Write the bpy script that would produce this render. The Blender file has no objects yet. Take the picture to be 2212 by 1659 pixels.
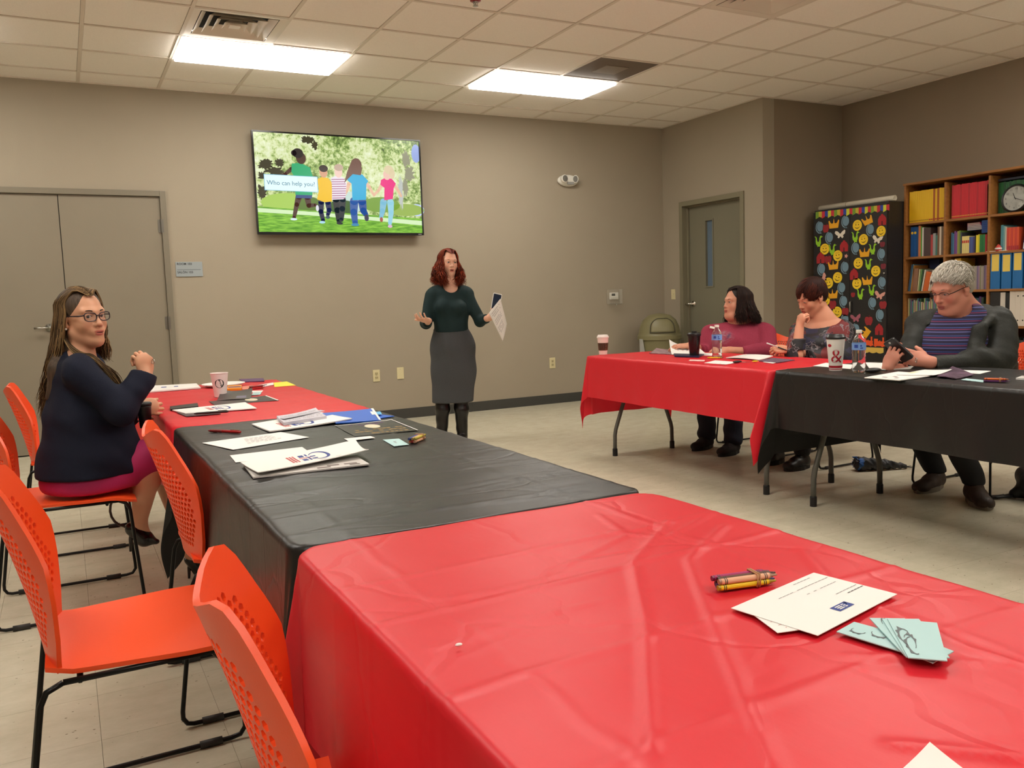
import bpy, bmesh, math, random
import numpy as np
from mathutils import Vector, Matrix, geometry
from mathutils.geometry import delaunay_2d_cdt
random.seed(7); rng = np.random.RandomState(7)
SC = bpy.context.scene
COL = SC.collection
# ------------------------------------------------------------------ camera, world, lights, exposure
CAM = np.array([-0.8666, -7.9505, 1.144]); FPX = 1831.6
def _axes(yaw, pitch, roll):
    cy, sy, cp, sp, cr, sr = math.cos(yaw), math.sin(yaw), math.cos(pitch), math.sin(pitch), math.cos(roll), math.sin(roll)
    f = np.array([sy*cp, cy*cp, sp]); r = np.array([cy, -sy, 0.0]); u = np.cross(r, f)
    return cr*r+sr*u, -sr*r+cr*u, f
AR, AU, AF = _axes(0.48328938, -0.09894906, -0.03424915)
cd = bpy.data.cameras.new('camera'); cam = bpy.data.objects.new('camera', cd); COL.objects.link(cam)
cd.sensor_width = 36.0; cd.lens = FPX/2212*36.0; cd.clip_start = 0.02
cam.matrix_world = Matrix(((AR[0], AU[0], -AF[0], CAM[0]), (AR[1], AU[1], -AF[1], CAM[1]), (AR[2], AU[2], -AF[2], CAM[2]), (0, 0, 0, 1)))
SC.camera = cam
w = bpy.data.worlds.new('world'); SC.world = w; w.use_nodes = True
w.node_tree.nodes['Background'].inputs[0].default_value = (1.0, 0.93, 0.84, 1); w.node_tree.nodes['Background'].inputs[1].default_value = 0.10
SC.view_settings.view_transform = 'Standard'; SC.view_settings.look = 'None'; SC.view_settings.gamma = 1.0
SC.view_settings.use_curve_mapping = False; SC.view_settings.exposure = 0.0
LAMP_POWER = 16.0
LAMP_COL = (1.0, 0.95, 0.87)
ROOM_H = 3.03; XL = -4.6; XR = 6.455; XD = 5.35; YB = 0.0; YF = -11.5; YP = -1.585
def ray(px, py): return AF+(px-1106)/FPX*AR-(py-829.5)/FPX*AU
def at(px, py, ax, val):
    """the point of the plane axis=val that the photograph shows at pixel (px, py)"""
    d = ray(px, py); return CAM+d*(val-CAM[ax])/d[ax]
# ------------------------------------------------------------------ colours and materials
def lin(c):
    return tuple(((v/255)/12.92 if v/255 <= 0.04045 else ((v/255+0.055)/1.055)**2.4) for v in c)
MATS = {}
def mat(name, rgb, rough=0.6, metal=0.0, var=0.0, vscale=8.0, bump=0.0, bscale=60.0, spec=0.5, trans=0.0, emit=None, coat=0.0, stretch=None, attr=None, transl=0.0, alpha=1.0, sss=0.0):
    if name in MATS: return MATS[name]
    m = bpy.data.materials.new(name); m.use_nodes = True; nt = m.node_tree; N = nt.nodes; L = nt.links
    b = N['Principled BSDF']; col = lin(rgb)+(1,)
    b.inputs['Base Color'].default_value = col; b.inputs['Roughness'].default_value = rough; b.inputs['Metallic'].default_value = metal
    b.inputs['Specular IOR Level'].default_value = spec; b.inputs['Coat Weight'].default_value = coat
    if sss: b.inputs['Subsurface Weight'].default_value = sss; b.inputs['Subsurface Scale'].default_value = 0.01
    if alpha < 1: b.inputs['Alpha'].default_value = alpha
    if trans: b.inputs['Transmission Weight'].default_value = trans; b.inputs['IOR'].default_value = 1.33
    if emit: b.inputs['Emission Color'].default_value = tuple(emit[:3])+(1,); b.inputs['Emission Strength'].default_value = emit[3]
    tc = None
    if var or bump:
        tc = N.new('ShaderNodeTexCoord'); src = tc.outputs['Object']
        if stretch:
            mp = N.new('ShaderNodeMapping'); mp.inputs['Scale'].default_value = stretch; L.new(src, mp.inputs[0]); src = mp.outputs[0]
    csrc = None
    if attr:
        at_ = N.new('ShaderNodeAttribute'); at_.attribute_name = attr; csrc = at_.outputs['Color']; L.new(csrc, b.inputs['Base Color'])
    if var:
        n = N.new('ShaderNodeTexNoise'); n.inputs['Scale'].default_value = vscale; n.inputs['Detail'].default_value = 5; L.new(src, n.inputs['Vector'])
        mr = N.new('ShaderNodeMapRange'); mr.inputs['From Min'].default_value = 0.3; mr.inputs['From Max'].default_value = 0.7
        mr.inputs['To Min'].default_value = 1-var; mr.inputs['To Max'].default_value = 1+var; L.new(n.outputs['Fac'], mr.inputs[0])
        vm = N.new('ShaderNodeVectorMath'); vm.operation = 'SCALE'
        if csrc: L.new(csrc, vm.inputs[0])
        else: vm.inputs[0].default_value = col[:3]
        L.new(mr.outputs[0], vm.inputs['Scale']); L.new(vm.outputs[0], b.inputs['Base Color'])
    if bump:
        n2 = N.new('ShaderNodeTexNoise'); n2.inputs['Scale'].default_value = bscale; n2.inputs['Detail'].default_value = 6; L.new(src, n2.inputs['Vector'])
        bp = N.new('ShaderNodeBump'); bp.inputs['Strength'].default_value = bump; bp.inputs['Distance'].default_value = 0.01; L.new(n2.outputs['Fac'], bp.inputs['Height']); L.new(bp.outputs[0], b.inputs['Normal'])
    if transl:
        t = N.new('ShaderNodeBsdfTranslucent'); t.inputs[0].default_value = col; mx = N.new('ShaderNodeMixShader'); mx.inputs[0].default_value = transl
        L.new(b.outputs[0], mx.inputs[1]); L.new(t.outputs[0], mx.inputs[2]); L.new(mx.outputs[0], N['Material Output'].inputs[0])
    MATS[name] = m; return m
def flat(rgb, rough=0.6): return mat('paint_%d_%d_%d' % tuple(rgb), rgb, rough)
# ------------------------------------------------------------------ mesh helpers
class MB:
    def __init__(s): s.v = []; s.f = []; s.m = []
    def add(s, vs, fs, mi=0):
        o = len(s.v); s.v.extend([tuple(map(float, p)) for p in vs])
        for f in fs: s.f.append(tuple(i+o for i in f)); s.m.append(mi)
        return s
    def box(s, x0, x1, y0, y1, z0, z1, mi=0):
        return s.add([(x0,y0,z0),(x1,y0,z0),(x1,y1,z0),(x0,y1,z0),(x0,y0,z1),(x1,y0,z1),(x1,y1,z1),(x0,y1,z1)],
                     [(0,3,2,1),(4,5,6,7),(0,1,5,4),(1,2,6,5),(2,3,7,6),(3,0,4,7)], mi)
    def prism(s, poly, h0, h1, mi=0, fn=None):
        """2-D outline extruded from h0 to h1; fn maps (a, b, h) to a point"""
        fn = fn or (lambda a, b, h: (a, b, h)); n = len(poly)
        ar = sum(poly[i][0]*poly[(i+1)%n][1]-poly[(i+1)%n][0]*poly[i][1] for i in range(n))
        if ar < 0: poly = poly[::-1]
        vs = [fn(a, b, h0) for a, b in poly]+[fn(a, b, h1) for a, b in poly]
        fs = [tuple(range(n-1, -1, -1)), tuple(range(n, 2*n))]+[(i, (i+1)%n, n+(i+1)%n, n+i) for i in range(n)]
        return s.add(vs, fs, mi)
    def tube(s, path, r, n=8, closed=False, mi=0, cap=True, flat_=1.0):
        P = [np.array(p, float) for p in path]; k = len(P); rs = r if hasattr(r, '__len__') else [r]*k
        T = []
        for i in range(k):
            a = P[i-1] if (i > 0 or closed) else P[i]; b = P[(i+1) % k] if (i < k-1 or closed) else P[i]
            t = b-a; T.append(t/(np.linalg.norm(t)+1e-12))
        up = np.array([0, 0, 1.0]) if abs(T[0][2]) < 0.9 else np.array([1.0, 0, 0])
        u = np.cross(T[0], up); u /= np.linalg.norm(u); rings = []
        for i in range(k):
            u = u-T[i]*np.dot(u, T[i]); u /= np.linalg.norm(u)+1e-12; v = np.cross(T[i], u)
            rings.append([P[i]+rs[i]*(math.cos(a)*u+math.sin(a)*v*flat_) for a in [2*math.pi*j/n for j in range(n)]])
        vs = [p for ring in rings for p in ring]; fs = []
        for i in range(k if closed else k-1):
            a, b = i*n, ((i+1) % k)*n
            fs += [(a+j, a+(j+1)%n, b+(j+1)%n, b+j) for j in range(n)]
        if cap and not closed: fs += [tuple(range(n-1, -1, -1)), tuple((k-1)*n+j for j in range(n))]
        return s.add(vs, fs, mi)
    def lathe(s, prof, n=32, c=(0, 0, 0), mi=0, fn=None, cap=True):
        vs = []; fs = []; k = len(prof)
        for r, z in prof:
            for j in range(n):
                a = 2*math.pi*j/n; p = (c[0]+r*math.cos(a), c[1]+r*math.sin(a), c[2]+z); vs.append(fn(*p) if fn else p)
        for i in range(k-1):
            fs += [(i*n+j, i*n+(j+1)%n, (i+1)*n+(j+1)%n, (i+1)*n+j) for j in range(n)]
        if cap:
            if prof[0][0] > 1e-5: fs.append(tuple(range(n-1, -1, -1)))
            if prof[-1][0] > 1e-5: fs.append(tuple((k-1)*n+j for j in range(n)))
        return s.add(vs, fs, mi)
    def ball(s, c, r, n=16, mi=0, M=None):
        rx, ry, rz = r if hasattr(r, '__len__') else (r, r, r); vs = []; fs = []; h = n//2
        for i in range(h+1):
            t = math.pi*i/h
            for j in range(n):
                a = 2*math.pi*j/n; q = np.array([rx*math.sin(t)*math.cos(a), ry*math.sin(t)*math.sin(a), -rz*math.cos(t)])
                if M is not None: q = M@q
                vs.append(np.array(c)+q)
        for i in range(h): fs += [(i*n+j, i*n+(j+1)%n, (i+1)*n+(j+1)%n, (i+1)*n+j) for j in range(n)]
        return s.add(vs, fs, mi)
    def build(s, name, m, parent=None, smooth=False, bevel=0.0, seg=2, org=None, autos=None, weld=False):
        me = bpy.data.meshes.new(name); vs = s.v
        if org is not None: vs = [(a-org[0], b-org[1], c-org[2]) for a, b, c in vs]
        me.from_pydata(vs, [], s.f); ms = m if isinstance(m, (list, tuple)) else [m]
        for q in ms: me.materials.append(q)
        if len(ms) > 1: me.polygons.foreach_set('material_index', s.m)
        if bevel or weld:
            bm = bmesh.new(); bm.from_mesh(me)
            if weld: bmesh.ops.remove_doubles(bm, verts=bm.verts, dist=1e-5)
            if bevel:
                bm.normal_update()
                ed = [e for e in bm.edges if len(e.link_faces) == 2 and e.calc_face_angle(0) > 0.5]
                bmesh.ops.bevel(bm, geom=ed, offset=bevel, segments=seg, affect='EDGES', profile=0.6)
            bm.to_mesh(me); bm.free()
        if smooth: me.polygons.foreach_set('use_smooth', [True]*len(me.polygons))
        me.update(); o = bpy.data.objects.new(name, me); COL.objects.link(o)
        if autos or (bevel and smooth):
            md = me; md.shade_smooth() if hasattr(md, 'shade_smooth') else None
            try: me.set_sharp_from_angle(angle=autos or 0.7)
            except Exception: pass
        if parent is not None: o.parent = parent
        return o
def arrays_obj(name, V, Q, m, parent=None, org=None, smooth=True, cols=None, mi=None):
    me = bpy.data.meshes.new(name); V = np.asarray(V, float)
    if org is not None: V = V-np.asarray(org)
    me.from_pydata(V.tolist(), [], Q.tolist() if hasattr(Q, 'tolist') else Q)
    for q in (m if isinstance(m, (list, tuple)) else [m]): me.materials.append(q)
    if mi is not None: me.polygons.foreach_set('material_index', np.asarray(mi, np.int32))
    if smooth: me.polygons.foreach_set('use_smooth', [True]*len(me.polygons))
    if cols is not None:
        ca = me.color_attributes.new('Col', 'FLOAT_COLOR', 'POINT'); c4 = np.ones((len(V), 4), np.float32); c4[:, :3] = cols; ca.data.foreach_set('color', c4.ravel())
    me.update(); o = bpy.data.objects.new(name, me); COL.objects.link(o)
    if parent is not None: o.parent = parent
    return o
def tag(o, label=None, cat=None, group=None, kind=None):
    if label: o['label'] = label
    if cat: o['category'] = cat
    if group: o['group'] = group
    if kind: o['kind'] = kind
    return o
def thing(name, label, cat, loc=(0, 0, 0), rotz=0.0, group=None, rot=None):
    o = bpy.data.objects.new(name, None); COL.objects.link(o); o.empty_display_size = 0.1
    o.location = tuple(float(v) for v in loc); o.rotation_euler = rot or (0, 0, rotz); return tag(o, label, cat, group)
def struct(name, mb, m, **k):
    o = mb.build(name, m, **k); o['kind'] = 'structure'; return o
def copy_tree(o, loc=None, rotz=None, label=None, group=None, parent=None):
    c = o.copy(); COL.objects.link(c); c.parent = parent
    if parent is not None: c.matrix_parent_inverse = o.matrix_parent_inverse
    if loc is not None: c.location = loc
    if rotz is not None: c.rotation_euler = (0, 0, rotz)
    if label: c['label'] = label
    if group: c['group'] = group
    for ch in [q for q in o.children]: copy_tree(ch, parent=c)
    return c
def text_mesh(txt, size, m, parent, fn, name='lettering', extrude=0.0, bold=False, align='CENTER'):
    """flat lettering; fn maps (x, y, z) of the text plane to the parent's frame"""
    cu = bpy.data.curves.new('t', 'FONT'); cu.body = txt; cu.size = size; cu.align_x = align; cu.align_y = 'CENTER'; cu.extrude = extrude; cu.resolution_u = 3
    if bold: cu.offset = size*0.02
    ob = bpy.data.objects.new('t', cu); COL.objects.link(ob); dg = bpy.context.evaluated_depsgraph_get()
    me = bpy.data.meshes.new_from_object(ob.evaluated_get(dg)); bpy.data.objects.remove(ob); bpy.data.curves.remove(cu)
    for v in me.vertices: v.co = fn(v.co.x, v.co.y, v.co.z)
    me.materials.clear(); me.materials.append(m); me.name = name
    o = bpy.data.objects.new(name, me); COL.objects.link(o); o.parent = parent; o['kind'] = 'stuff'; return o
# ================================================================== the room
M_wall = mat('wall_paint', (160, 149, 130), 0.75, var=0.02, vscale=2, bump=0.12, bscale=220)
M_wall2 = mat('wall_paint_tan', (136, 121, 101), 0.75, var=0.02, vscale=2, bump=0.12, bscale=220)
M_frame = mat('olive_grey_enamel', (124, 116, 99), 0.45, bump=0.03, bscale=90)
M_doorl = mat('taupe_door_enamel', (136, 126, 108), 0.5, bump=0.04, bscale=60, var=0.03, vscale=3)
M_doorg = mat('olive_door_enamel', (120, 116, 97), 0.5, bump=0.04, bscale=60, var=0.03, vscale=3)
M_base = mat('charcoal_vinyl', (62, 62, 58), 0.45)
M_tile = mat('mineral_tile', (247, 241, 232), 0.9, var=0.03, vscale=120, bump=0.25, bscale=260)
M_tee = mat('white_tee', (222, 212, 198), 0.5)
M_dark = mat('gap_shade_and_ink', (28, 26, 24), 0.8)  # near-black: painted shade in gaps and holes, also the clock's numerals and hands
M_steel = mat('brushed_steel', (170, 168, 160), 0.3, 1.0)
M_black = mat('black_plastic', (22, 22, 23), 0.4)
M_ivory = mat('ivory_plastic', (214, 203, 160), 0.4)
M_white = mat('white_plastic', (226, 224, 214), 0.4)

DR0, DR1, DRH = -1.607, -0.049, 2.132       # double door opening in the back wall
struct('wall_back', MB().box(XL, DR0, 0, 0.15, 0, ROOM_H).box(DR1, XD+0.2, 0, 0.15, 0, ROOM_H).box(DR0, DR1, 0, 0.15, DRH, ROOM_H).box(DR0, DR1, 0.10, 0.15, 0, DRH), M_wall)
D0, D1, DH = -1.275, -0.355, 2.115          # single door opening in the side wall
struct('wall_side', MB().box(XD, XD+0.15, YP, D0, 0, ROOM_H).box(XD, XD+0.15, D1, 0, 0, ROOM_H).box(XD, XD+0.15, D0, D1, DH, ROOM_H).box(XD+0.14, XD+0.15, D0, D1, 0, DH), M_wall)
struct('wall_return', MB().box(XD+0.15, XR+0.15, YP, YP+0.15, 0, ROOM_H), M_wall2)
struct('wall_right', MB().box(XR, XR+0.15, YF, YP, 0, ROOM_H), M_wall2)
struct('wall_left', MB().box(XL-0.15, XL, YF, 0.15, 0, ROOM_H), M_wall)
struct('wall_front', MB().box(XL-0.15, XR+0.15, YF-0.15, YF, 0, ROOM_H), M_wall)
# ---- floor: vinyl composition tiles, one object each where the photograph shows them
m = bpy.data.materials.new('vinyl_tile'); m.use_nodes = True; nt = m.node_tree; N = nt.nodes; L = nt.links; b = N['Principled BSDF']
g = N.new('ShaderNodeNewGeometry'); oi = N.new('ShaderNodeObjectInfo')
mp = N.new('ShaderNodeMapping'); mp.inputs['Scale'].default_value = (1.0, 1.7, 1); L.new(g.outputs['Position'], mp.inputs[0])
v1 = N.new('ShaderNodeTexVoronoi'); v1.inputs['Scale'].default_value = 26; L.new(mp.outputs[0], v1.inputs['Vector'])
n1 = N.new('ShaderNodeTexNoise'); n1.inputs['Scale'].default_value = 60; L.new(g.outputs['Position'], n1.inputs['Vector'])
ad = N.new('ShaderNodeMath'); ad.operation = 'MULTIPLY_ADD'; ad.inputs[1].default_value = 0.35; L.new(n1.outputs['Fac'], ad.inputs[0]); L.new(v1.outputs['Distance'], ad.inputs[2])
cr = N.new('ShaderNodeValToRGB'); cr.color_ramp.elements[0].position = 0.222; cr.color_ramp.elements[1].position = 0.262; L.new(ad.outputs[0], cr.inputs[0])
n2 = N.new('ShaderNodeTexNoise'); n2.inputs['Scale'].default_value = 7; n2.inputs['Detail'].default_value = 8; n2.inputs['Roughness'].default_value = 0.7; L.new(mp.outputs[0], n2.inputs['Vector'])
c2 = N.new('ShaderNodeValToRGB'); c2.color_ramp.elements[0].position = 0.3; c2.color_ramp.elements[0].color = lin((190, 183, 160))+(1,); c2.color_ramp.elements[1].position = 0.7; c2.color_ramp.elements[1].color = lin((207, 200, 178))+(1,); L.new(n2.outputs['Fac'], c2.inputs[0])
mx = N.new('ShaderNodeMixRGB'); mx.inputs[1].default_value = lin((128, 117, 98))+(1,); L.new(cr.outputs[0], mx.inputs[0]); L.new(c2.outputs[0], mx.inputs[2])
mr = N.new('ShaderNodeMapRange'); mr.inputs['To Min'].default_value = 0.965; mr.inputs['To Max'].default_value = 1.03; L.new(oi.outputs['Random'], mr.inputs[0])
vm = N.new('ShaderNodeVectorMath'); vm.operation = 'SCALE'; L.new(mx.outputs[0], vm.inputs[0]); L.new(mr.outputs[0], vm.inputs['Scale']); L.new(vm.outputs[0], b.inputs['Base Color'])
b.inputs['Roughness'].default_value = 0.27; b.inputs['Specular IOR Level'].default_value = 0.45
n3 = N.new('ShaderNodeTexNoise'); n3.inputs['Scale'].default_value = 3.5; n3.inputs['Detail'].default_value = 3; L.new(g.outputs['Position'], n3.inputs['Vector'])
bp = N.new('ShaderNodeBump'); bp.inputs['Strength'].default_value = 0.12; bp.inputs['Distance'].default_value = 0.02; L.new(n3.outputs['Fac'], bp.inputs['Height']); L.new(bp.outputs[0], b.inputs['Normal'])
M_vct = m
floor = struct('floor', MB().box(XL-0.15, XR+0.15, YF-0.15, 0.15, -0.15, -0.004), mat('tile_adhesive', (120, 110, 92), 0.8))
T1 = 0.3048
def project(p):
    d = np.array(p)-CAM; z = d@AF
    return (1106+FPX*(d@AR)/z, 829.5-FPX*(d@AU)/z, z)
def tile_mesh(name, s, z0, z1, m_, ch=0.0012, face_up=True):
    h = s/2; mb = MB()
    if face_up: mb.add([(-h,-h,z0),(h,-h,z0),(h,h,z0),(-h,h,z0),(-h+ch,-h+ch,z1),(h-ch,-h+ch,z1),(h-ch,h-ch,z1),(-h+ch,h-ch,z1)], [(4,5,6,7),(0,1,5,4),(1,2,6,5),(2,3,7,6),(3,0,4,7)])
    else: mb.add([(-h,-h,z1),(h,-h,z1),(h,h,z1),(-h,h,z1),(-h+ch,-h+ch,z0),(h-ch,-h+ch,z0),(h-ch,h-ch,z0),(-h+ch,h-ch,z0)], [(7,6,5,4),(4,5,1,0),(5,6,2,1),(6,7,3,2),(7,4,0,3)])
    me = bpy.data.meshes.new(name); me.from_pydata(mb.v, [], mb.f); me.materials.append(m_); return me
ft = tile_mesh('floor_tile', T1-0.0003, -0.004, 0.0, M_vct, 0.0004)
cells = []
for i in range(int((XR-XL)/T1)+1):
    for j in range(int((-YF)/T1)+1):
        x = XR-(i+0.5)*T1; y = -(j+0.5)*T1
        if x < XL-T1/2: continue
        px, py, z = project((x, y, 0)); vis = z > 0.2 and -120 < px < 2330 and py < 1780 and py > 0
        # hidden below the near table and beyond the right tables: lowest priority
        hid = (-0.45 < x < 0.15 and y > -8.4 and y < -4.0)
        cells.append((0 if vis and not hid else 1, z if vis else 99, x, y))
cells.sort()
rest = MB(); hh = T1/2-0.0004
for k, (q, z, x, y) in enumerate(cells):
    if x > XD and y > YP: continue
    if k < 290 and q == 0:
        o = bpy.data.objects.new('floor_tile', ft); COL.objects.link(o); o.parent = floor; o.location = (x, y, 0)
    else: rest.add([(x-hh, y-hh, 0), (x+hh, y-hh, 0), (x+hh, y+hh, 0), (x-hh, y+hh, 0)], [(0, 1, 2, 3)])
tag(rest.build('floor_tiles', M_vct, floor), kind='stuff')
# ---- ceiling: lay-in tiles on a tee grid
G = 0.6096; CY0 = -0.3577
ceil = struct('ceiling', MB().box(XL-0.15, XR+0.15, YF-0.15, 0.15, ROOM_H+0.06, ROOM_H+0.2), mat('plenum_deck', (60, 58, 54), 0.9))
def cellxy(u, v): return u*G, CY0-v*G            # corner nearest the back wall, left
LIGHTS = [(0, 1), (4, 1), (-4, 1), (-4, 7), (0, 7), (4, 7), (8, 7), (-4, 13), (0, 13), (4, 13), (8, 13)]
SKIP = {(0, 2), (5, 2), (5, 5)}
for u, v in LIGHTS: SKIP |= {(u, v), (u+1, v)}
ct = tile_mesh('ceiling_tile', G-0.02, ROOM_H+0.006, ROOM_H+0.02, M_tile, 0.004, False)
restc = MB(); nt_ = 0
for u in range(-8, 12):
    for v in range(-1, 19):
        if (u, v) in SKIP: continue
        x0, y1 = cellxy(u, v); x1, y0 = x0+G, y1-G
        full = x0 >= XL and x1 <= XR and y1 <= 0 and y0 >= YF
        px, py, z = project(((x0+x1)/2, (y0+y1)/2, ROOM_H))
        see = z > 0.3 and -200 < px < 2420 and py > -160
        x0c, x1c, y0c, y1c = max(x0, XL), min(x1, XR), max(y0, YF), min(y1, 0)
        if x1c-x0c < 0.03 or y1c-y0c < 0.03: continue
        if full and see:
            o = bpy.data.objects.new('ceiling_tile', ct); COL.objects.link(o); o.parent = ceil; o.location = ((x0+x1)/2, (y0+y1)/2, 0)
        elif see:
            MB().box(x0c+0.008, x1c-0.008, y0c+0.008, y1c-0.008, ROOM_H+0.006, ROOM_H+0.02).build('ceiling_tile', M_tile, ceil)
        else: restc.box(x0c+0.008, x1c-0.008, y0c+0.008, y1c-0.008, ROOM_H+0.006, ROOM_H+0.02)
tag(restc.build('ceiling_tiles', M_tile, ceil), kind='stuff')
for u in range(-7, 11):
    x = u*G; mb = MB(); gaps = sorted([(CY0-(b_+1)*G, CY0-b_*G) for a_, b_ in LIGHTS if a_+1 == u]); y = YF
    for g0, g1 in gaps: mb.box(x-0.012, x+0.012, y, g0, ROOM_H, ROOM_H+0.03); y = g1
    mb.box(x-0.012, x+0.012, y, 0, ROOM_H, ROOM_H+0.03).build('main_tee', M_tee, ceil)
for v in range(0, 19):
    y = CY0-v*G; MB().box(XL, XR, y-0.011, y+0.011, ROOM_H+0.0005, ROOM_H+0.028).build('cross_tee', M_tee, ceil)
MB().box(XL, XR, -0.02, 0, ROOM_H-0.001, ROOM_H+0.02).box(XR-0.02, XR, YF, YP, ROOM_H-0.001, ROOM_H+0.02).box(XD-0.02, XD, YP, 0, ROOM_H-0.001, ROOM_H+0.02).box(XD-0.02, XR, YP-0.02, YP, ROOM_H-0.001, ROOM_H+0.02).build('wall_angle', M_tee, ceil)
# ---- ceiling lights
M_em = mat('lamp_diffuser', (255, 250, 240), 0.4, emit=LAMP_COL+(LAMP_POWER,))
LN = {(0, 1): 'long bright ceiling light panel beside the louvred air diffuser above the television', (4, 1): 'bright ceiling light panel beside the dark perforated vent near the back corner'}
for u, v in LIGHTS:
    x0, y1 = cellxy(u, v)
    t = thing('ceiling_light', LN.get((u, v), 'flat ceiling light panel behind the camera, out of the photograph'), 'ceiling light', (x0+G, y1-G/2, ROOM_H), group='recessed ceiling light panels')
    MB().box(-G+0.02, G-0.02, -G/2+0.02, G/2-0.02, -0.022, 0.009).build('diffuser', M_em, t, bevel=0.006)  # lens shaped to hang below the ceiling so its glowing sides brighten the tiles
    MB().box(-G+0.005, -G+0.018, -G/2+0.005, G/2-0.005, -0.002, 0.04).box(G-0.018, G-0.005, -G/2+0.005, G/2-0.005, -0.002, 0.04).box(-G+0.018, G-0.018, -G/2+0.005, -G/2+0.018, -0.002, 0.04).box(-G+0.018, G-0.018, G/2-0.018, G/2-0.005, -0.002, 0.04).build('frame', M_tee, t)
    MB().box(-G+0.006, G-0.006, -G/2+0.006, G/2-0.006, 0.045, 0.055).build('housing', M_white, t)
# ---- air diffusers
M_vent = mat('vent_enamel', (226, 216, 202), 0.5)
def diffuser(u, v, label):
    x0, y1 = cellxy(u, v); t = thing('air_diffuser', label, 'vent', (x0+G/2, y1-G/2, ROOM_H), group='square louvred air diffusers')
    h = G/2-0.012
    MB().box(-h, h, -h, h, 0.048, 0.052).build('duct_neck', M_dark, t)
    # outer frame ring
    r_ = MB()
    for a, b_, z0, z1 in ((h, h-0.045, 0.0, 0.003),):
        vs = [(sx*q, sy*q, z) for q, z in ((a, z0), (b_, z1)) for sx, sy in ((-1,-1),(1,-1),(1,1),(-1,1))]
        r_.add(vs, [(i, (i+1)%4, 4+(i+1)%4, 4+i)[::-1] for i in range(4)])
    r_.build('frame', M_vent, t)
    for k in range(4):                        # nested sloping cones
        a = h-0.050-k*0.056; b_ = a-0.040; z0, z1 = 0.002, 0.034
        mb = MB(); vs = [(sx*q, sy*q, z) for q, z in ((a, z0), (b_, z1), (b_-0.003, z1+0.002), (a-0.004, z0+0.003)) for sx, sy in ((-1,-1),(1,-1),(1,1),(-1,1))]
        for s_ in range(4): mb.add(vs, [(s_*4+i, s_*4+(i+1)%4, ((s_+1)%4)*4+(i+1)%4, ((s_+1)%4)*4+i) for i in range(4)])
        mb.build('louver', M_vent, t)
    MB().box(-0.035, 0.035, -0.035, 0.035, 0.0, 0.006).build('center_plate', M_vent, t)
diffuser(0, 2, 'louvred air diffuser beside the long ceiling light panel above the television')
diffuser(5, 5, 'louvred air diffuser nearer the right wall, cut by the top edge of the photograph')
x0, y1 = cellxy(5, 2); t = thing('return_grille', 'dark perforated square return air grille with a plain centre plate', 'vent', (x0+G/2, y1-G/2, ROOM_H))
MB().box(-G/2+0.012, G/2-0.012, -G/2+0.012, G/2-0.012, 0.006, 0.012).build('perforated_plate', mat('perforated_grey', (112, 100, 88), 0.7, var=0.25, vscale=400), t)
MB().box(-0.11, 0.11, -0.11, 0.11, 0.001, 0.007).build('center_plate', mat('grille_plate', (138, 126, 112), 0.6), t)
p = at(1027, 3, 2, ROOM_H-0.02)
t = thing('sprinkler_head', 'small red and chrome fire sprinkler head hanging from the ceiling at the top edge', 'sprinkler', (p[0], p[1], ROOM_H))
MB().lathe([(0.0, -0.020), (0.034, -0.018), (0.036, 0.006)], 20).build('escutcheon', mat('sprinkler_red', (150, 30, 30), 0.4), t, smooth=True)
MB().lathe([(0.012, -0.01), (0.010, -0.03), (0.004, -0.034), (0.004, -0.05)], 12).lathe([(0.0, -0.052), (0.017, -0.05), (0.017, -0.047), (0, -0.047)], 12).build('deflector', M_steel, t, smooth=True)
MB().tube([(0.012, 0, -0.012), (0.016, 0, -0.03), (0.004, 0, -0.048)], 0.0025, 6).tube([(-0.012, 0, -0.012), (-0.016, 0, -0.03), (-0.004, 0, -0.048)], 0.0025, 6).build('yoke', M_steel, t)
# ---- baseboards
struct('baseboard_back', MB().box(0.0, XD, -0.006, 0, 0, 0.1).box(XL, -1.66, -0.006, 0, 0, 0.1), M_base, bevel=0.002)
struct('baseboard_side', MB().box(XD-0.006, XD, -0.305, -0.006, 0, 0.1).box(XD-0.006, XD, YP, -1.325, 0, 0.1), M_base)
struct('baseboard_return', MB().box(XD-0.006, XR, YP-0.006, YP, 0, 0.1), M_base)
struct('baseboard_right', MB().box(XR-0.006, XR, YF, YP-0.006, 0, 0.1), M_base)
# ---- double door in the back wall
d = thing('door_1', None, None, (DR1, 0, 0)); d['kind'] = 'structure'; W_ = DR1-DR0; mid = -0.827-DR1
MB().box(-0.003, 0.045, -0.02, 0.098, 0, DRH+0.045).box(-W_-0.045, -W_+0.003, -0.02, 0.098, 0, DRH+0.045).box(-W_+0.003, -0.003, -0.02, 0.098, DRH-0.003, DRH+0.045).build('door_frame', M_frame, d, bevel=0.003)
MB().box(mid+0.003, -0.004, 0.004, 0.05, 0.008, DRH-0.005).build('door_leaf', M_doorl, d, bevel=0.002)
lf = MB().box(-W_+0.004, mid-0.003, 0.004, 0.05, 0.008, DRH-0.005).build('door_leaf', M_doorl, d, bevel=0.002)
MB().box(mid-0.004, mid+0.004, 0.012, 0.05, 0.008, DRH-0.005).build('seam', M_dark, d)
MB().lathe([(0.032, 0), (0.030, -0.012), (0.012, -0.016), (0.012, -0.05), (0, -0.05)], 20, fn=lambda x, y, z: (mid-0.14+x, z+0.004, 1.045+y)).tube([(mid-0.14, -0.042, 1.045), (mid-0.20, -0.05, 1.045), (mid-0.25, -0.046, 1.045)], 0.009, 8).build('lever_handle', M_steel, lf, smooth=True)
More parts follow.
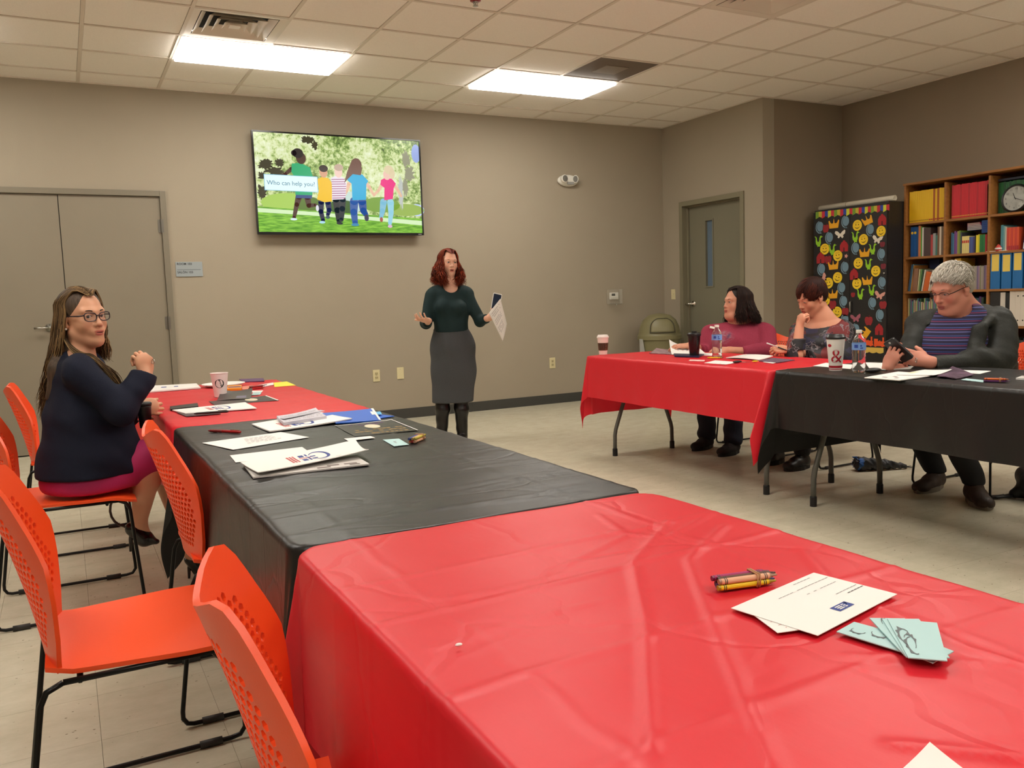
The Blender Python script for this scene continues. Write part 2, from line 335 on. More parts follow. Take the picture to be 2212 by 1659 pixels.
for hz in (1.878, 1.046, 0.25):
    MB().tube([(-0.004, -0.010, hz-0.06), (-0.004, -0.010, hz+0.06)], 0.008, 10).box(-0.03, -0.004, -0.001, 0.004, hz-0.055, hz+0.055).box(-0.004, 0.012, -0.0225, -0.019, hz-0.055, hz+0.055).build('hinge', mat('hinge_metal', (120, 116, 108), 0.4, 0.8), d)
# ---- single door in the side wall (hinged on the right, narrow glass light)
d = thing('door_2', None, None, (XD, D1, 0)); d['kind'] = 'structure'; W_ = D1-D0
MB().box(-0.018, 0.138, -0.003, 0.05, 0, DH+0.05).box(-0.018, 0.138, -W_-0.05, -W_+0.003, 0, DH+0.05).box(-0.018, 0.138, -W_+0.003, -0.003, DH-0.003, DH+0.05).box(0.05, 0.075, -0.018, 0, 0, DH).box(0.05, 0.075, -W_, -W_+0.018, 0, DH).box(0.05, 0.075, -W_+0.018, -0.018, DH-0.018, DH).build('door_frame', mat('door_frame_olive', (126, 120, 98), 0.45), d, bevel=0.002)
gy0, gy1, gz0, gz1 = -0.40, -0.29, 1.22, 1.93
lf = MB().box(0.078, 0.12, gy1, -0.003, 0.008, DH-0.004).box(0.078, 0.12, -W_+0.003, gy0, 0.008, DH-0.004).box(0.078, 0.12, gy0, gy1, 0.008, gz0).box(0.078, 0.12, gy0, gy1, gz1, DH-0.004).build('door_leaf', M_doorg, d)
MB().box(0.070, 0.079, gy0-0.014, gy0, gz0-0.014, gz1+0.014).box(0.070, 0.079, gy1, gy1+0.014, gz0-0.014, gz1+0.014).box(0.070, 0.079, gy0, gy1, gz0-0.014, gz0).box(0.070, 0.079, gy0, gy1, gz1, gz1+0.014).build('glazing_bead', M_doorg, lf)
MB().box(0.098, 0.104, gy0, gy1, gz0, gz1).build('pane', mat('blue_grey_glass', (98, 116, 132), 0.12, spec=0.6), lf)
MB().lathe([(0.034, 0), (0.032, -0.008), (0.013, -0.012), (0.012, -0.055), (0, -0.058)], 20, fn=lambda x, y, z: (0.078+z, -0.075+x, 1.03+y)).tube([(0.024, -0.075, 1.03), (0.018, -0.035, 1.032), (0.020, 0.03, 1.026)], 0.010, 8).build('lever_handle', mat('bright_chrome', (215, 213, 205), 0.15, 1.0), lf, smooth=True)
MB().tube([(0.074, -W_+0.004, 1.0), (0.074, -W_+0.004, 1.1)], 0.007, 8).tube([(0.074, -W_+0.004, 1.8), (0.074, -W_+0.004, 1.9)], 0.007, 8).build('hinge', M_steel, d)

# ================================================================== things on the walls
# television
TX, TZ, TW, TH = 1.535, 2.262, 1.60, 0.915
tv = thing('television', 'wide flat television on the back wall showing children running on a lawn', 'television', (TX, 0, TZ))
b_ = 0.014
MB().box(-TW/2, TW/2, -0.089, -0.06, -TH/2, TH/2).build('back_shell', M_black, tv, bevel=0.006)
MB().box(-TW/2, -TW/2+b_, -0.1, -0.09, -TH/2, TH/2).box(TW/2-b_, TW/2, -0.1, -0.09, -TH/2, TH/2).box(-TW/2+b_, TW/2-b_, -0.1, -0.09, TH/2-b_, TH/2).box(-TW/2+b_, TW/2-b_, -0.1, -0.09, -TH/2, -TH/2+0.022).build('bezel', mat('gloss_black', (12, 12, 13), 0.15), tv)
MB().box(-0.3, 0.3, -0.06, -0.03, -0.2, 0.2).box(-0.35, 0.35, -0.03, 0, -0.12, -0.08).box(-0.35, 0.35, -0.03, 0, 0.08, 0.12).build('wall_mount', M_black, tv)
MB().box(TW/2-0.06, TW/2-0.025, -0.1008, -0.1, -TH/2+0.007, -TH/2+0.013).build('maker_badge', mat('badge_silver', (150, 150, 150), 0.4), tv)
# the picture: pixel-like coordinates 0..100 across, 0..60 down on the screen, light-emitting
PX0, PX1, PZ0, PZ1 = -TW/2+b_, TW/2-b_, -TH/2+0.022, TH/2-b_
ES = 1.0
def em(name, rgb, s=None):
    if name in MATS: return MATS[name]
    m = bpy.data.materials.new(name); m.use_nodes = True; b = m.node_tree.nodes['Principled BSDF']; c = lin(rgb)+(1,)
    b.inputs['Base Color'].default_value = (0.01, 0.01, 0.01, 1); b.inputs['Emission Color'].default_value = c; b.inputs['Emission Strength'].default_value = s or ES; b.inputs['Roughness'].default_value = 0.2; MATS[name] = m; return m
def scr(a, c, l=0.0): return (PX0+(PX1-PX0)*a/100.0, -0.0905-0.0002-l*0.0003, PZ1-(PZ1-PZ0)*c/60.0)
m = em('screen_garden', (150, 180, 90)); nt = m.node_tree; N = nt.nodes; L = nt.links; b = N['Principled BSDF']
tc = N.new('ShaderNodeTexCoord'); n1 = N.new('ShaderNodeTexNoise'); n1.inputs['Scale'].default_value = 22; n1.inputs['Detail'].default_value = 6; n1.inputs['Roughness'].default_value = 0.75; L.new(tc.outputs['Object'], n1.inputs['Vector'])
r1 = N.new('ShaderNodeValToRGB'); e = r1.color_ramp.elements; e[0].position = 0.30; e[0].color = lin((52, 66, 34))+(1,); e[1].position = 0.72; e[1].color = lin((238, 246, 215))+(1,)
for ps, c_ in ((0.40, (104, 136, 62)), (0.47, (160, 186, 104)), (0.54, (214, 226, 164))):
    q = e.new(ps); q.color = lin(c_)+(1,)
L.new(n1.outputs['Fac'], r1.inputs[0])
n2 = N.new('ShaderNodeTexNoise'); n2.inputs['Scale'].default_value = 3.2; n2.inputs['Detail'].default_value = 2; L.new(tc.outputs['Object'], n2.inputs['Vector'])
mxn = N.new('ShaderNodeMath'); mxn.operation = 'MULTIPLY_ADD'; mxn.inputs[1].default_value = 0.55; mxn.inputs[2].default_value = -0.25
L.new(n2.outputs['Fac'], mxn.inputs[0]); ad = N.new('ShaderNodeMath'); ad.operation = 'ADD'; L.new(n1.outputs['Fac'], ad.inputs[0]); L.new(mxn.outputs[0], ad.inputs[1]); L.new(ad.outputs[0], r1.inputs[0])
L.new(r1.outputs[0], b.inputs['Emission Color'])
m = em('screen_lawn', (110, 190, 50)); nt = m.node_tree; N = nt.nodes; L = nt.links; b = N['Principled BSDF']
tc = N.new('ShaderNodeTexCoord'); mp = N.new('ShaderNodeMapping'); mp.inputs['Scale'].default_value = (4, 1, 26); L.new(tc.outputs['Object'], mp.inputs[0]); n1 = N.new('ShaderNodeTexNoise'); n1.inputs['Scale'].default_value = 3; n1.inputs['Detail'].default_value = 4; L.new(mp.outputs[0], n1.inputs['Vector'])
r1 = N.new('ShaderNodeValToRGB'); r1.color_ramp.elements[0].position = 0.3; r1.color_ramp.elements[0].color = lin((70, 140, 20))+(1,); r1.color_ramp.elements[1].position = 0.7; r1.color_ramp.elements[1].color = lin((150, 212, 70))+(1,); L.new(n1.outputs['Fac'], r1.inputs[0]); L.new(r1.outputs[0], b.inputs['Emission Color'])
scn = MB().add([scr(0, 0), scr(100, 0), scr(100, 60), scr(0, 60)], [(0, 3, 2, 1)]).build('screen', MATS['screen_garden'], tv)
pic = [MB()]; pm = []
def poly(pts, rgb, l, mt=None):
    m_ = mt or em('screen_%d_%d_%d' % rgb, rgb)
    if m_ not in pm: pm.append(m_)
    n = len(pts); vs = [scr(a, c, l) for a, c in pts]
    for tri in geometry.tessellate_polygon([[Vector((a, c, 0)) for a, c in pts]]): pic[0].add([vs[i] for i in tri], [(0, 1, 2)], pm.index(m_))
def blob(cx, cy, rx, ry, rgb, l, n=16, rot=0): poly([(cx+rx*math.cos(a)*math.cos(rot)-ry*math.sin(a)*math.sin(rot), cy+rx*math.cos(a)*math.sin(rot)+ry*math.sin(a)*math.cos(rot)) for a in [2*math.pi*i/n for i in range(n)]], rgb, l)
def limb(pts, ws, rgb, l):
    for i in range(len(pts)-1):
        (a, c), (a2, c2) = pts[i], pts[i+1]; d_ = math.hypot(a2-a, c2-c); nx, ny = -(c2-c)/d_, (a2-a)/d_; w0, w1 = ws[i], ws[i+1]
        poly([(a+nx*w0, c+ny*w0), (a2+nx*w1, c2+ny*w1), (a2-nx*w1, c2-ny*w1), (a-nx*w0, c-ny*w0)], rgb, l); blob(a2, c2, w1, w1, rgb, l, 10); blob(a, c, w0, w0, rgb, l, 10)
_R = np.random.RandomState(2)
def rag(cx, cy, rx, ry, rgb, l, n=40): poly([(cx+rx*q*math.cos(a), cy+ry*q*math.sin(a)) for a, q in [(2*math.pi*i/n, _R.uniform(0.55, 1.1)) for i in range(n)]], rgb, l)
for q in ((6, 19, 5, 4), (11, 23, 6, 3), (14, 18, 3, 3), (4, 26, 3, 3), (31, 3, 4, 3), (35, 6, 2, 3), (3, 36, 3, 5)): rag(*q, (52, 50, 26), 0.5)
for q in ((91, 12, 3, 6), (93, 22, 4, 6), (90, 30, 2.5, 7)): rag(*q, (150, 150, 124), 0.45)
rag(87, 34, 1.8, 12, (190, 196, 190), 0.6); blob(55, 41, 8, 7, (196, 222, 212), 0.5); blob(97, 45, 5, 4, (190, 205, 240), 0.5); blob(98, 8, 3, 6, (150, 170, 225), 0.5)
blob(18, 42, 16, 6, (168, 205, 90), 0.55); blob(30, 43, 8, 5, (86, 118, 40), 0.56); blob(50, 44, 9, 4.5, (52, 92, 30), 0.56); blob(74, 42, 12, 5, (120, 160, 60), 0.55); blob(90, 45, 12, 4, (150, 180, 80), 0.55)
poly([(0, 44.5), (40, 47), (100, 50.5), (100, 60), (0, 60)], (110, 190, 50), 0.7, MATS['screen_lawn'])
poly([(0, 45.5), (35, 47.5), (70, 50), (100, 52.0), (100, 55), (60, 51.5), (30, 49.5), (0, 48)], (214, 240, 190), 0.8)
S1, S2 = (72, 44, 36), (232, 190, 160)
# girl in green
limb([(24, 38), (22.5, 43), (20.5, 51)], [1.9, 1.4, 1.0], S1, 1); limb([(29, 38), (29.5, 43.5), (33.5, 43)], [2, 1.4, 1.0], S1, 1); blob(34.5, 45, 0.9, 2, (225, 225, 235), 1.2); blob(20.3, 52, 2, 0.7, (220, 240, 250), 1.2)
poly([(22.5, 36), (32, 36), (31.5, 39), (22, 39)], (40, 70, 130), 1.3)
poly([(21, 18), (26, 17.3), (31.5, 20), (33, 26), (32, 37), (22, 37), (22.5, 27), (20.5, 23)], (22, 168, 110), 1.4)
limb([(21, 21), (17, 24.5), (13, 26)], [1.3, 1.0, 0.8], S1, 1.35); blob(26.5, 14.5, 2.9, 3.6, S1, 1.5); blob(24.8, 11.5, 3.2, 3.0, (28, 20, 22), 1.6); blob(22.5, 11.5, 1.6, 1.8, (28, 20, 22), 1.6)
# boy in yellow
limb([(37, 41), (36.5, 47), (37.5, 52.5)], [1.8, 1.5, 1.2], (22, 28, 62), 1.1); limb([(41, 41), (41.5, 46), (40.5, 49)], [1.8, 1.5, 1.1], (26, 34, 76), 1.1); blob(37, 53.7, 1.8, 0.8, (170, 220, 240), 1.2); blob(40.5, 50.5, 1.3, 1, (50, 80, 90), 1.2)
poly([(35.5, 27), (38, 25.5), (42, 26), (44, 29), (43.5, 40.5), (39, 41.2), (34.6, 39.5), (36, 34)], (240, 190, 20), 1.4); blob(39.3, 22.5, 2.4, 3.4, (214, 160, 128), 1.5); blob(39.4, 20.2, 2.7, 2.2, (40, 28, 26), 1.6)
# boy in stripes
limb([(46, 39), (46.5, 46), (47, 53)], [2.2, 1.9, 1.4], (26, 34, 40), 1.1); limb([(50, 39), (49.5, 45), (48.5, 52)], [2.0, 1.8, 1.4], (34, 44, 52), 1.12); blob(47.5, 54.2, 2, 0.8, (30, 40, 44), 1.2)
poly([(43.5, 26), (46.5, 24.5), (51.5, 25.5), (53, 29), (52, 37), (50.5, 39), (43.5, 39.5), (44, 31)], (236, 226, 236), 1.4)
for k in range(9): poly([(43.8, 26.6+k*1.45), (52.6-abs(k-3)*0.15, 26.2+k*1.45), (52.6-abs(k-3)*0.15, 26.7+k*1.45), (43.8, 27.1+k*1.45)], (160, 90, 130), 1.5)
blob(48.3, 22, 2.4, 3.6, (240, 205, 190), 1.5); blob(48.6, 19.2, 2.8, 2.2, (196, 170, 150), 1.6)
# girl in blue, long hair
limb([(57, 40), (56.5, 47), (57, 54)], [2.6, 2.2, 1.7], (52, 92, 160), 1.1); limb([(62, 40), (62.5, 46), (64, 48.5)], [2.6, 2.1, 1.6], (40, 78, 150), 1.1); blob(57, 55, 2.4, 0.9, (60, 140, 180), 1.2); blob(64.3, 50.5, 1.4, 2.2, (50, 50, 76), 1.2)
limb([(54.5, 29), (52.5, 34), (51, 37)], [1.2, 1, 0.8], S2, 1.3); limb([(64, 27), (67, 31), (69, 35)], [1.3, 1.1, 0.8], S2, 1.3)
poly([(54, 24), (58, 22), (63, 23), (66.5, 27), (65.2, 29), (64.5, 39), (56, 39.5), (56, 29), (53.5, 27)], (20, 170, 216), 1.4); blob(59.5, 17, 3.3, 4.2, (104, 70, 62), 1.6); poly([(57, 14), (61, 13), (63, 19), (62, 23.5), (57, 23), (53, 27), (51.5, 29), (53.5, 22)], (112, 78, 66), 1.65)
# girl in pink
limb([(75.5, 40), (74.5, 46), (73.5, 50)], [2.2, 1.7, 1.2], (130, 190, 214), 1.1); limb([(80, 40), (80, 47), (79, 54)], [2.2, 1.7, 1.2], (150, 208, 226), 1.12); blob(73.6, 51.5, 1.0, 1.6, (170, 80, 70), 1.2); blob(79, 55.8, 1.5, 1.0, (220, 180, 205), 1.2)
limb([(75, 29), (72.5, 33), (69.5, 36)], [1.2, 0.9, 0.8], S2, 1.3); limb([(82, 28), (85, 32), (87, 36)], [1.2, 1.0, 0.8], S2, 1.3)
poly([(74.5, 26), (77.5, 24.5), (81.5, 25), (84, 28), (82.5, 31), (81.6, 38), (76, 39), (76.5, 31), (74, 29)], (236, 40, 130), 1.4); blob(78.5, 22.5, 2.4, 3.4, (238, 196, 180), 1.5); blob(79.8, 19.3, 3.0, 2.8, (226, 208, 170), 1.6); blob(81.8, 21.8, 1.8, 3.4, (226, 208, 170), 1.6)
# caption box
poly([(4.6, 24.9), (35.6, 25.4), (35.6, 35.2), (4.6, 34.7)], (120, 190, 215), 1.8); poly([(4.9, 25.2), (35.3, 25.7), (35.3, 34.9), (4.9, 34.4)], (228, 250, 250), 1.9)
pic[0].build('shown_picture', pm, scn)
sc_ = scr(20, 30.2, 2.2)
text_mesh('Who can help you?', 0.056, em('screen_text', (60, 130, 160)), scn, lambda x, y, z: (sc_[0]+x, sc_[1], sc_[2]+y-x*0.009))
# room sign
t = thing('room_sign', 'small grey room number plaque beside the double door', 'sign', (0.148, 0, 1.507))
MB().box(-0.111, 0.111, -0.008, 0, -0.064, 0.064).build('plate', mat('sign_grey', (150, 158, 160), 0.5), t, bevel=0.002)
MB().box(-0.1, 0.095, -0.0085, -0.008, -0.006, -0.003).build('rule_line', flat((50, 60, 64)), t)
M_ink = mat('dark_ink', (40, 46, 50), 0.6)
text_mesh('ROOM 103', 0.026, M_ink, t, lambda x, y, z: (x-0.1, -0.0086, y+0.045), bold=True, align='LEFT'); text_mesh('SALÓN 103', 0.026, M_ink, t, lambda x, y, z: (x-0.1, -0.0086, y-0.027), bold=True, align='LEFT')
# outlets
def outlet(px, py, label, blank=False, ax=1, val=0.0, sw=False):
    p = at(px, py, ax, val); t = thing('wall_plate' if (blank or sw) else 'power_outlet', label, 'wall plate' if blank else ('light switch' if sw else 'outlet'), p, 0 if ax == 1 else -math.pi/2)
    MB().box(-0.036, 0.036, -0.006, 0, -0.058, 0.058).build('cover_plate', M_ivory, t, bevel=0.003)
    if sw:
        MB().box(-0.005, 0.005, -0.014, -0.005, -0.004, 0.012).build('toggle', M_ivory, t)
    elif not blank:
        for z in (0.02, -0.02):
            f_ = MB().box(-0.016, 0.016, -0.008, -0.005, z-0.014, z+0.014).build('socket_face', mat('ivory_dark', (196, 184, 140), 0.4), t, bevel=0.002)
            MB().box(-0.008, -0.005, -0.0086, -0.008, z-0.004, z+0.007).box(0.005, 0.008, -0.0086, -0.008, z-0.004, z+0.007).box(-0.002, 0.002, -0.0086, -0.008, z-0.01, z-0.006).build('slots', M_dark, f_)
    MB().lathe([(0.003, 0), (0.003, -0.001), (0, -0.001)], 8, fn=lambda x, y, z: (x, z-0.006, y+(0.04 if blank else 0.0))).build('screw', M_steel, t)
    return t
outlet(813, 811.5, 'ivory power outlet low on the back wall, left of the blank plate')
outlet(864.6, 806, 'ivory blank wall plate low on the back wall behind the standing woman', blank=True)
outlet(1193, 784, 'ivory power outlet on the back wall between the standing woman and the far red table')
outlet(1455, 636, 'ivory light switch beside the olive door', ax=0, val=XD, sw=True)
# emergency light
t = thing('emergency_light', 'white oval twin-head emergency light high on the back wall', 'emergency light', (4.06, 0, 2.40))
MB().ball((0, -0.02, 0), (0.13, 0.045, 0.062), 28).build('housing', M_white, t, smooth=True)
for s_, rz in ((-1, 0.2), (1, -0.9)):
    c0 = np.array((s_*0.085, -0.06, 0.012)); fx = lambda x, y, z, c0=c0, rz=rz: (c0[0]+x*math.cos(rz)-z*math.sin(rz)*-1, c0[1]-z*math.cos(rz)+x*math.sin(rz)*0.5, c0[2]+y)
    h_ = MB().lathe([(0.012, -0.01), (0.036, 0.0), (0.042, 0.03), (0.038, 0.034)], 20, fn=fx, cap=True).build('lamp_head', M_white, t, smooth=True)
    MB().lathe([(0.034, 0.0345), (0.0, 0.037)], 20, fn=fx).build('lens', mat('frosted_lens', (120, 118, 112), 0.3, metal=0.3, bump=0.6, bscale=300), h_)
MB().box(-0.035, 0.05, -0.068, -0.058, -0.045, -0.018).build('label_panel', mat('label_grey', (150, 150, 146), 0.4), t, bevel=0.003)
# thermostat in its clear guard
p = at(1324, 640, 1, 0); t = thing('thermostat', 'white wall thermostat inside a clear plastic guard', 'thermostat', (p[0], 0, p[2]))
MB().box(-0.055, 0.055, -0.032, -0.004, -0.036, 0.042).build('body', M_white, t, bevel=0.006)
MB().box(-0.038, 0.008, -0.034, -0.031, 0.004, 0.03).build('display', M_black, t, bevel=0.001)
MB().box(-0.05, 0.05, -0.035, -0.031, -0.03, -0.012).build('flip_cover', mat('white_grey', (205, 203, 192), 0.4), t)
M_clear = mat('clear_guard', (225, 222, 210), 0.08, trans=0.0, alpha=0.08)
MB().box(-0.085, 0.085, -0.066, -0.062, -0.085, 0.075).box(-0.085, -0.081, -0.062, 0, -0.085, 0.075).box(0.081, 0.085, -0.062, 0, -0.085, 0.075).box(-0.081, 0.081, -0.062, 0, 0.071, 0.075).box(-0.081, 0.081, -0.062, 0, -0.085, -0.081).build('guard', M_clear, t)
MB().tube([(-0.085, -0.064, -0.085), (0.085, -0.064, -0.085)], 0.002, 6).tube([(0, -0.066, -0.083), (0, -0.07, -0.1)], 0.004, 6).build('latch', M_steel, t)
# ---- trash can
t = thing('trash_can', 'olive green dome-top trash can in the back corner by the door', 'trash can', (4.93, -0.44, 0))
M_can = mat('olive_plastic', (122, 116, 82), 0.45, bump=0.03, bscale=40)
MB().lathe([(0.185, 0), (0.19, 0.01), (0.225, 0.66), (0.23, 0.68)], 36).build('bin', M_can, t, smooth=True, autos=0.6)
dm = MB().lathe([(0.238, 0.655), (0.242, 0.66), (0.242, 0.70), (0.232, 0.71), (0.225, 0.74), (0.212, 0.80), (0.18, 0.87), (0.12, 0.92), (0.05, 0.938), (0, 0.94)], 36).build('dome_lid', M_can, t, smooth=True, autos=0.6)
# swing flap, facing the camera side: a proud arched panel
cdir = math.atan2(CAM[1]+0.44, CAM[0]-4.93)+0.18
fl = MB(); fr = MB(); n = 14
def dome(a, z, off):
    zz = min(max(z, 0.70), 0.935); pr = [(0.232, 0.71), (0.225, 0.74), (0.212, 0.80), (0.18, 0.87), (0.12, 0.92), (0.05, 0.938)]
    r = np.interp(zz, [q[1] for q in pr], [q[0] for q in pr]); return ((r+off)*math.cos(a), (r+off)*math.sin(a), zz+off*0.5)
rows = []
for i in range(9):
    z = 0.735+(0.885-0.735)*i/8; hw = 0.62*math.sqrt(max(0, 1-max(0, (i-4)/4.6)**2)); rows.append([dome(cdir+hw*(2*j/n-1), z, 0.008) for j in range(n+1)])
vs = [q for r_ in rows for q in r_]; fl.add(vs, [(i*(n+1)+j, i*(n+1)+j+1, (i+1)*(n+1)+j+1, (i+1)*(n+1)+j) for i in range(8) for j in range(n)])
o = fl.build('swing_flap', M_can, dm, smooth=True); md = o.modifiers.new('s', 'SOLIDIFY'); md.thickness = 0.006
edge = [r_[0] for r_ in rows]+rows[-1][1:-1]+[r_[-1] for r_ in rows[::-1]]+rows[0][::-1][1:-1]
MB().tube([(q[0]*1.01, q[1]*1.01, q[2]) for q in edge], 0.005, 6, closed=True).build('flap_shade_line', mat('olive_shadow', (66, 62, 44), 0.6), dm, smooth=True)  # darker olive line paints the shade around the flap edge
# hanging bag over the rim
bg = MB(); a0 = cdir-1.15; vs = []; nn = 10
for i in range(8):
    for j in range(nn+1):
        a = a0+(j/nn-0.5)*(0.28+0.35*i/7); r = 0.232-0.006*i+0.018*math.sin(j*1.9+i*0.4)*(i/7)+0.012; vs.append((r*math.cos(a), r*math.sin(a), 0.67-0.32*i/7))
bg.add(vs, [(i*(nn+1)+j, i*(nn+1)+j+1, (i+1)*(nn+1)+j+1, (i+1)*(nn+1)+j) for i in range(7) for j in range(nn)])
o = bg.build('bin_liner', mat('white_film', (205, 205, 198), 0.35, transl=0.3), t, smooth=True)
# ================================================================== tables, tablecloths, chairs
M_red = mat('red_film', (235, 44, 58), 0.38, transl=0.22, bump=0.10, bscale=26, spec=0.45, stretch=(1, 0.35, 1))
M_blk = mat('black_film', (22, 22, 22), 0.38, transl=0.03, bump=0.14, bscale=22, spec=0.5, stretch=(0.35, 1, 1))
M_tabletop = mat('granite_white_plastic', (200, 198, 190), 0.5); M_leg = mat('grey_powder_coat', (98, 98, 92), 0.4, 0.3); M_rub = mat('black_rubber', (18, 18, 18), 0.6)
ZT = 0.722
def creases(m, scale, stretch, strength):
    nt = m.node_tree; N = nt.nodes; L = nt.links; b = N['Principled BSDF']; old = b.inputs['Normal'].links[0].from_node
    tc = N.new('ShaderNodeTexCoord'); mp = N.new('ShaderNodeMapping'); mp.inputs['Scale'].default_value = stretch; L.new(tc.outputs['Object'], mp.inputs[0])
    n = N.new('ShaderNodeTexNoise'); n.inputs['Scale'].default_value = 7; L.new(mp.outputs[0], n.inputs['Vector']); mx = N.new('ShaderNodeMixRGB'); mx.inputs[0].default_value = 0.10; L.new(mp.outputs[0], mx.inputs[1]); L.new(n.outputs['Color'], mx.inputs[2])
    v = N.new('ShaderNodeTexVoronoi'); v.feature = 'DISTANCE_TO_EDGE'; v.inputs['Scale'].default_value = scale; L.new(mx.outputs[0], v.inputs['Vector'])
    r = N.new('ShaderNodeMapRange'); r.inputs['From Max'].default_value = 0.035; L.new(v.outputs['Distance'], r.inputs[0]); n2 = N.new('ShaderNodeTexNoise'); n2.inputs['Scale'].default_value = 3; L.new(tc.outputs['Object'], n2.inputs['Vector'])
    mu = N.new('ShaderNodeMath'); mu.operation = 'MULTIPLY'; L.new(r.outputs[0], mu.inputs[0]); L.new(n2.outputs['Fac'], mu.inputs[1])
    bp = N.new('ShaderNodeBump'); bp.inputs['Strength'].default_value = strength; bp.inputs['Distance'].default_value = 0.004; L.new(mu.outputs[0], bp.inputs['Height']); L.new(old.outputs[0], bp.inputs['Normal']); L.new(bp.outputs[0], b.inputs['Normal'])
creases(M_red, 3.2, (1, 1, 1), 0.35); creases(M_blk, 3.6, (0.6, 1.8, 1), 0.3)
def folding_table(x0, x1, y0, y1, label):
    t = thing('folding_table', label, 'table', ((x0+x1)/2, (y0+y1)/2, 0), group='folding tables under plastic cloths'); a, b_ = (x1-x0)/2, (y1-y0)/2
    MB().prism([(sx*(a-0.05)+0.048*math.cos(q), sy*(b_-0.05)+0.048*math.sin(q)) for sx, sy, a0 in ((1, 1, 0), (-1, 1, 1.5708), (-1, -1, 3.1416), (1, -1, 4.7124)) for q in (a0, a0+0.52, a0+1.05, a0+1.57)], ZT-0.040, ZT-0.004).build('tabletop', M_tabletop, t)
    MB().box(-a+0.05, -a+0.075, -b_+0.08, b_-0.08, ZT-0.07, ZT-0.04).box(a-0.075, a-0.05, -b_+0.08, b_-0.08, ZT-0.07, ZT-0.04).build('steel_rail', M_leg, t)
    for sy in (-1, 1):
        y = sy*(b_-0.165)
        for sx in (-1, 1):
            l = MB().tube([(sx*0.258, y, 0.04), (sx*0.256, y, 0.15), (sx*0.248, y, 0.19), (sx*0.235, y, 0.225), (sx*0.16, y, 0.42), (sx*0.145, y, 0.47), (sx*0.14, y, 0.68)], 0.0145, 10).build('leg', M_leg, t, smooth=True)
            MB().lathe([(0.018, 0), (0.018, 0.05), (0.0155, 0.055)], 12, c=(sx*0.258, y, 0)).build('foot_cap', M_rub, l)
        MB().tube([(-0.15, y, 0.44), (0.15, y, 0.44)], 0.013, 8).tube([(0, y, 0.44), (0, y-sy*0.30, 0.67)], 0.010, 8).build('crossbar', M_rub, t, smooth=True)
    return t
def ridge(P, lines):
    z = np.zeros(len(P)); lines = [(p_, a_*0.7, w_*0.62) for p_, a_, w_ in lines]
    for pts, amp, wd in lines:
        for i in range(len(pts)-1):
            a = np.array(pts[i]); d = np.array(pts[i+1])-a; L2 = d@d; q = np.clip(((P-a)@d)/L2, 0, 1); ds = np.hypot(*(P-a-q[:, None]*d).T)
            taper = 1.0; z = np.maximum(z, amp*np.exp(-(ds/wd)**2)*taper) if amp > 0 else np.minimum(z, z+amp*np.exp(-(ds/wd)**2))
    return z
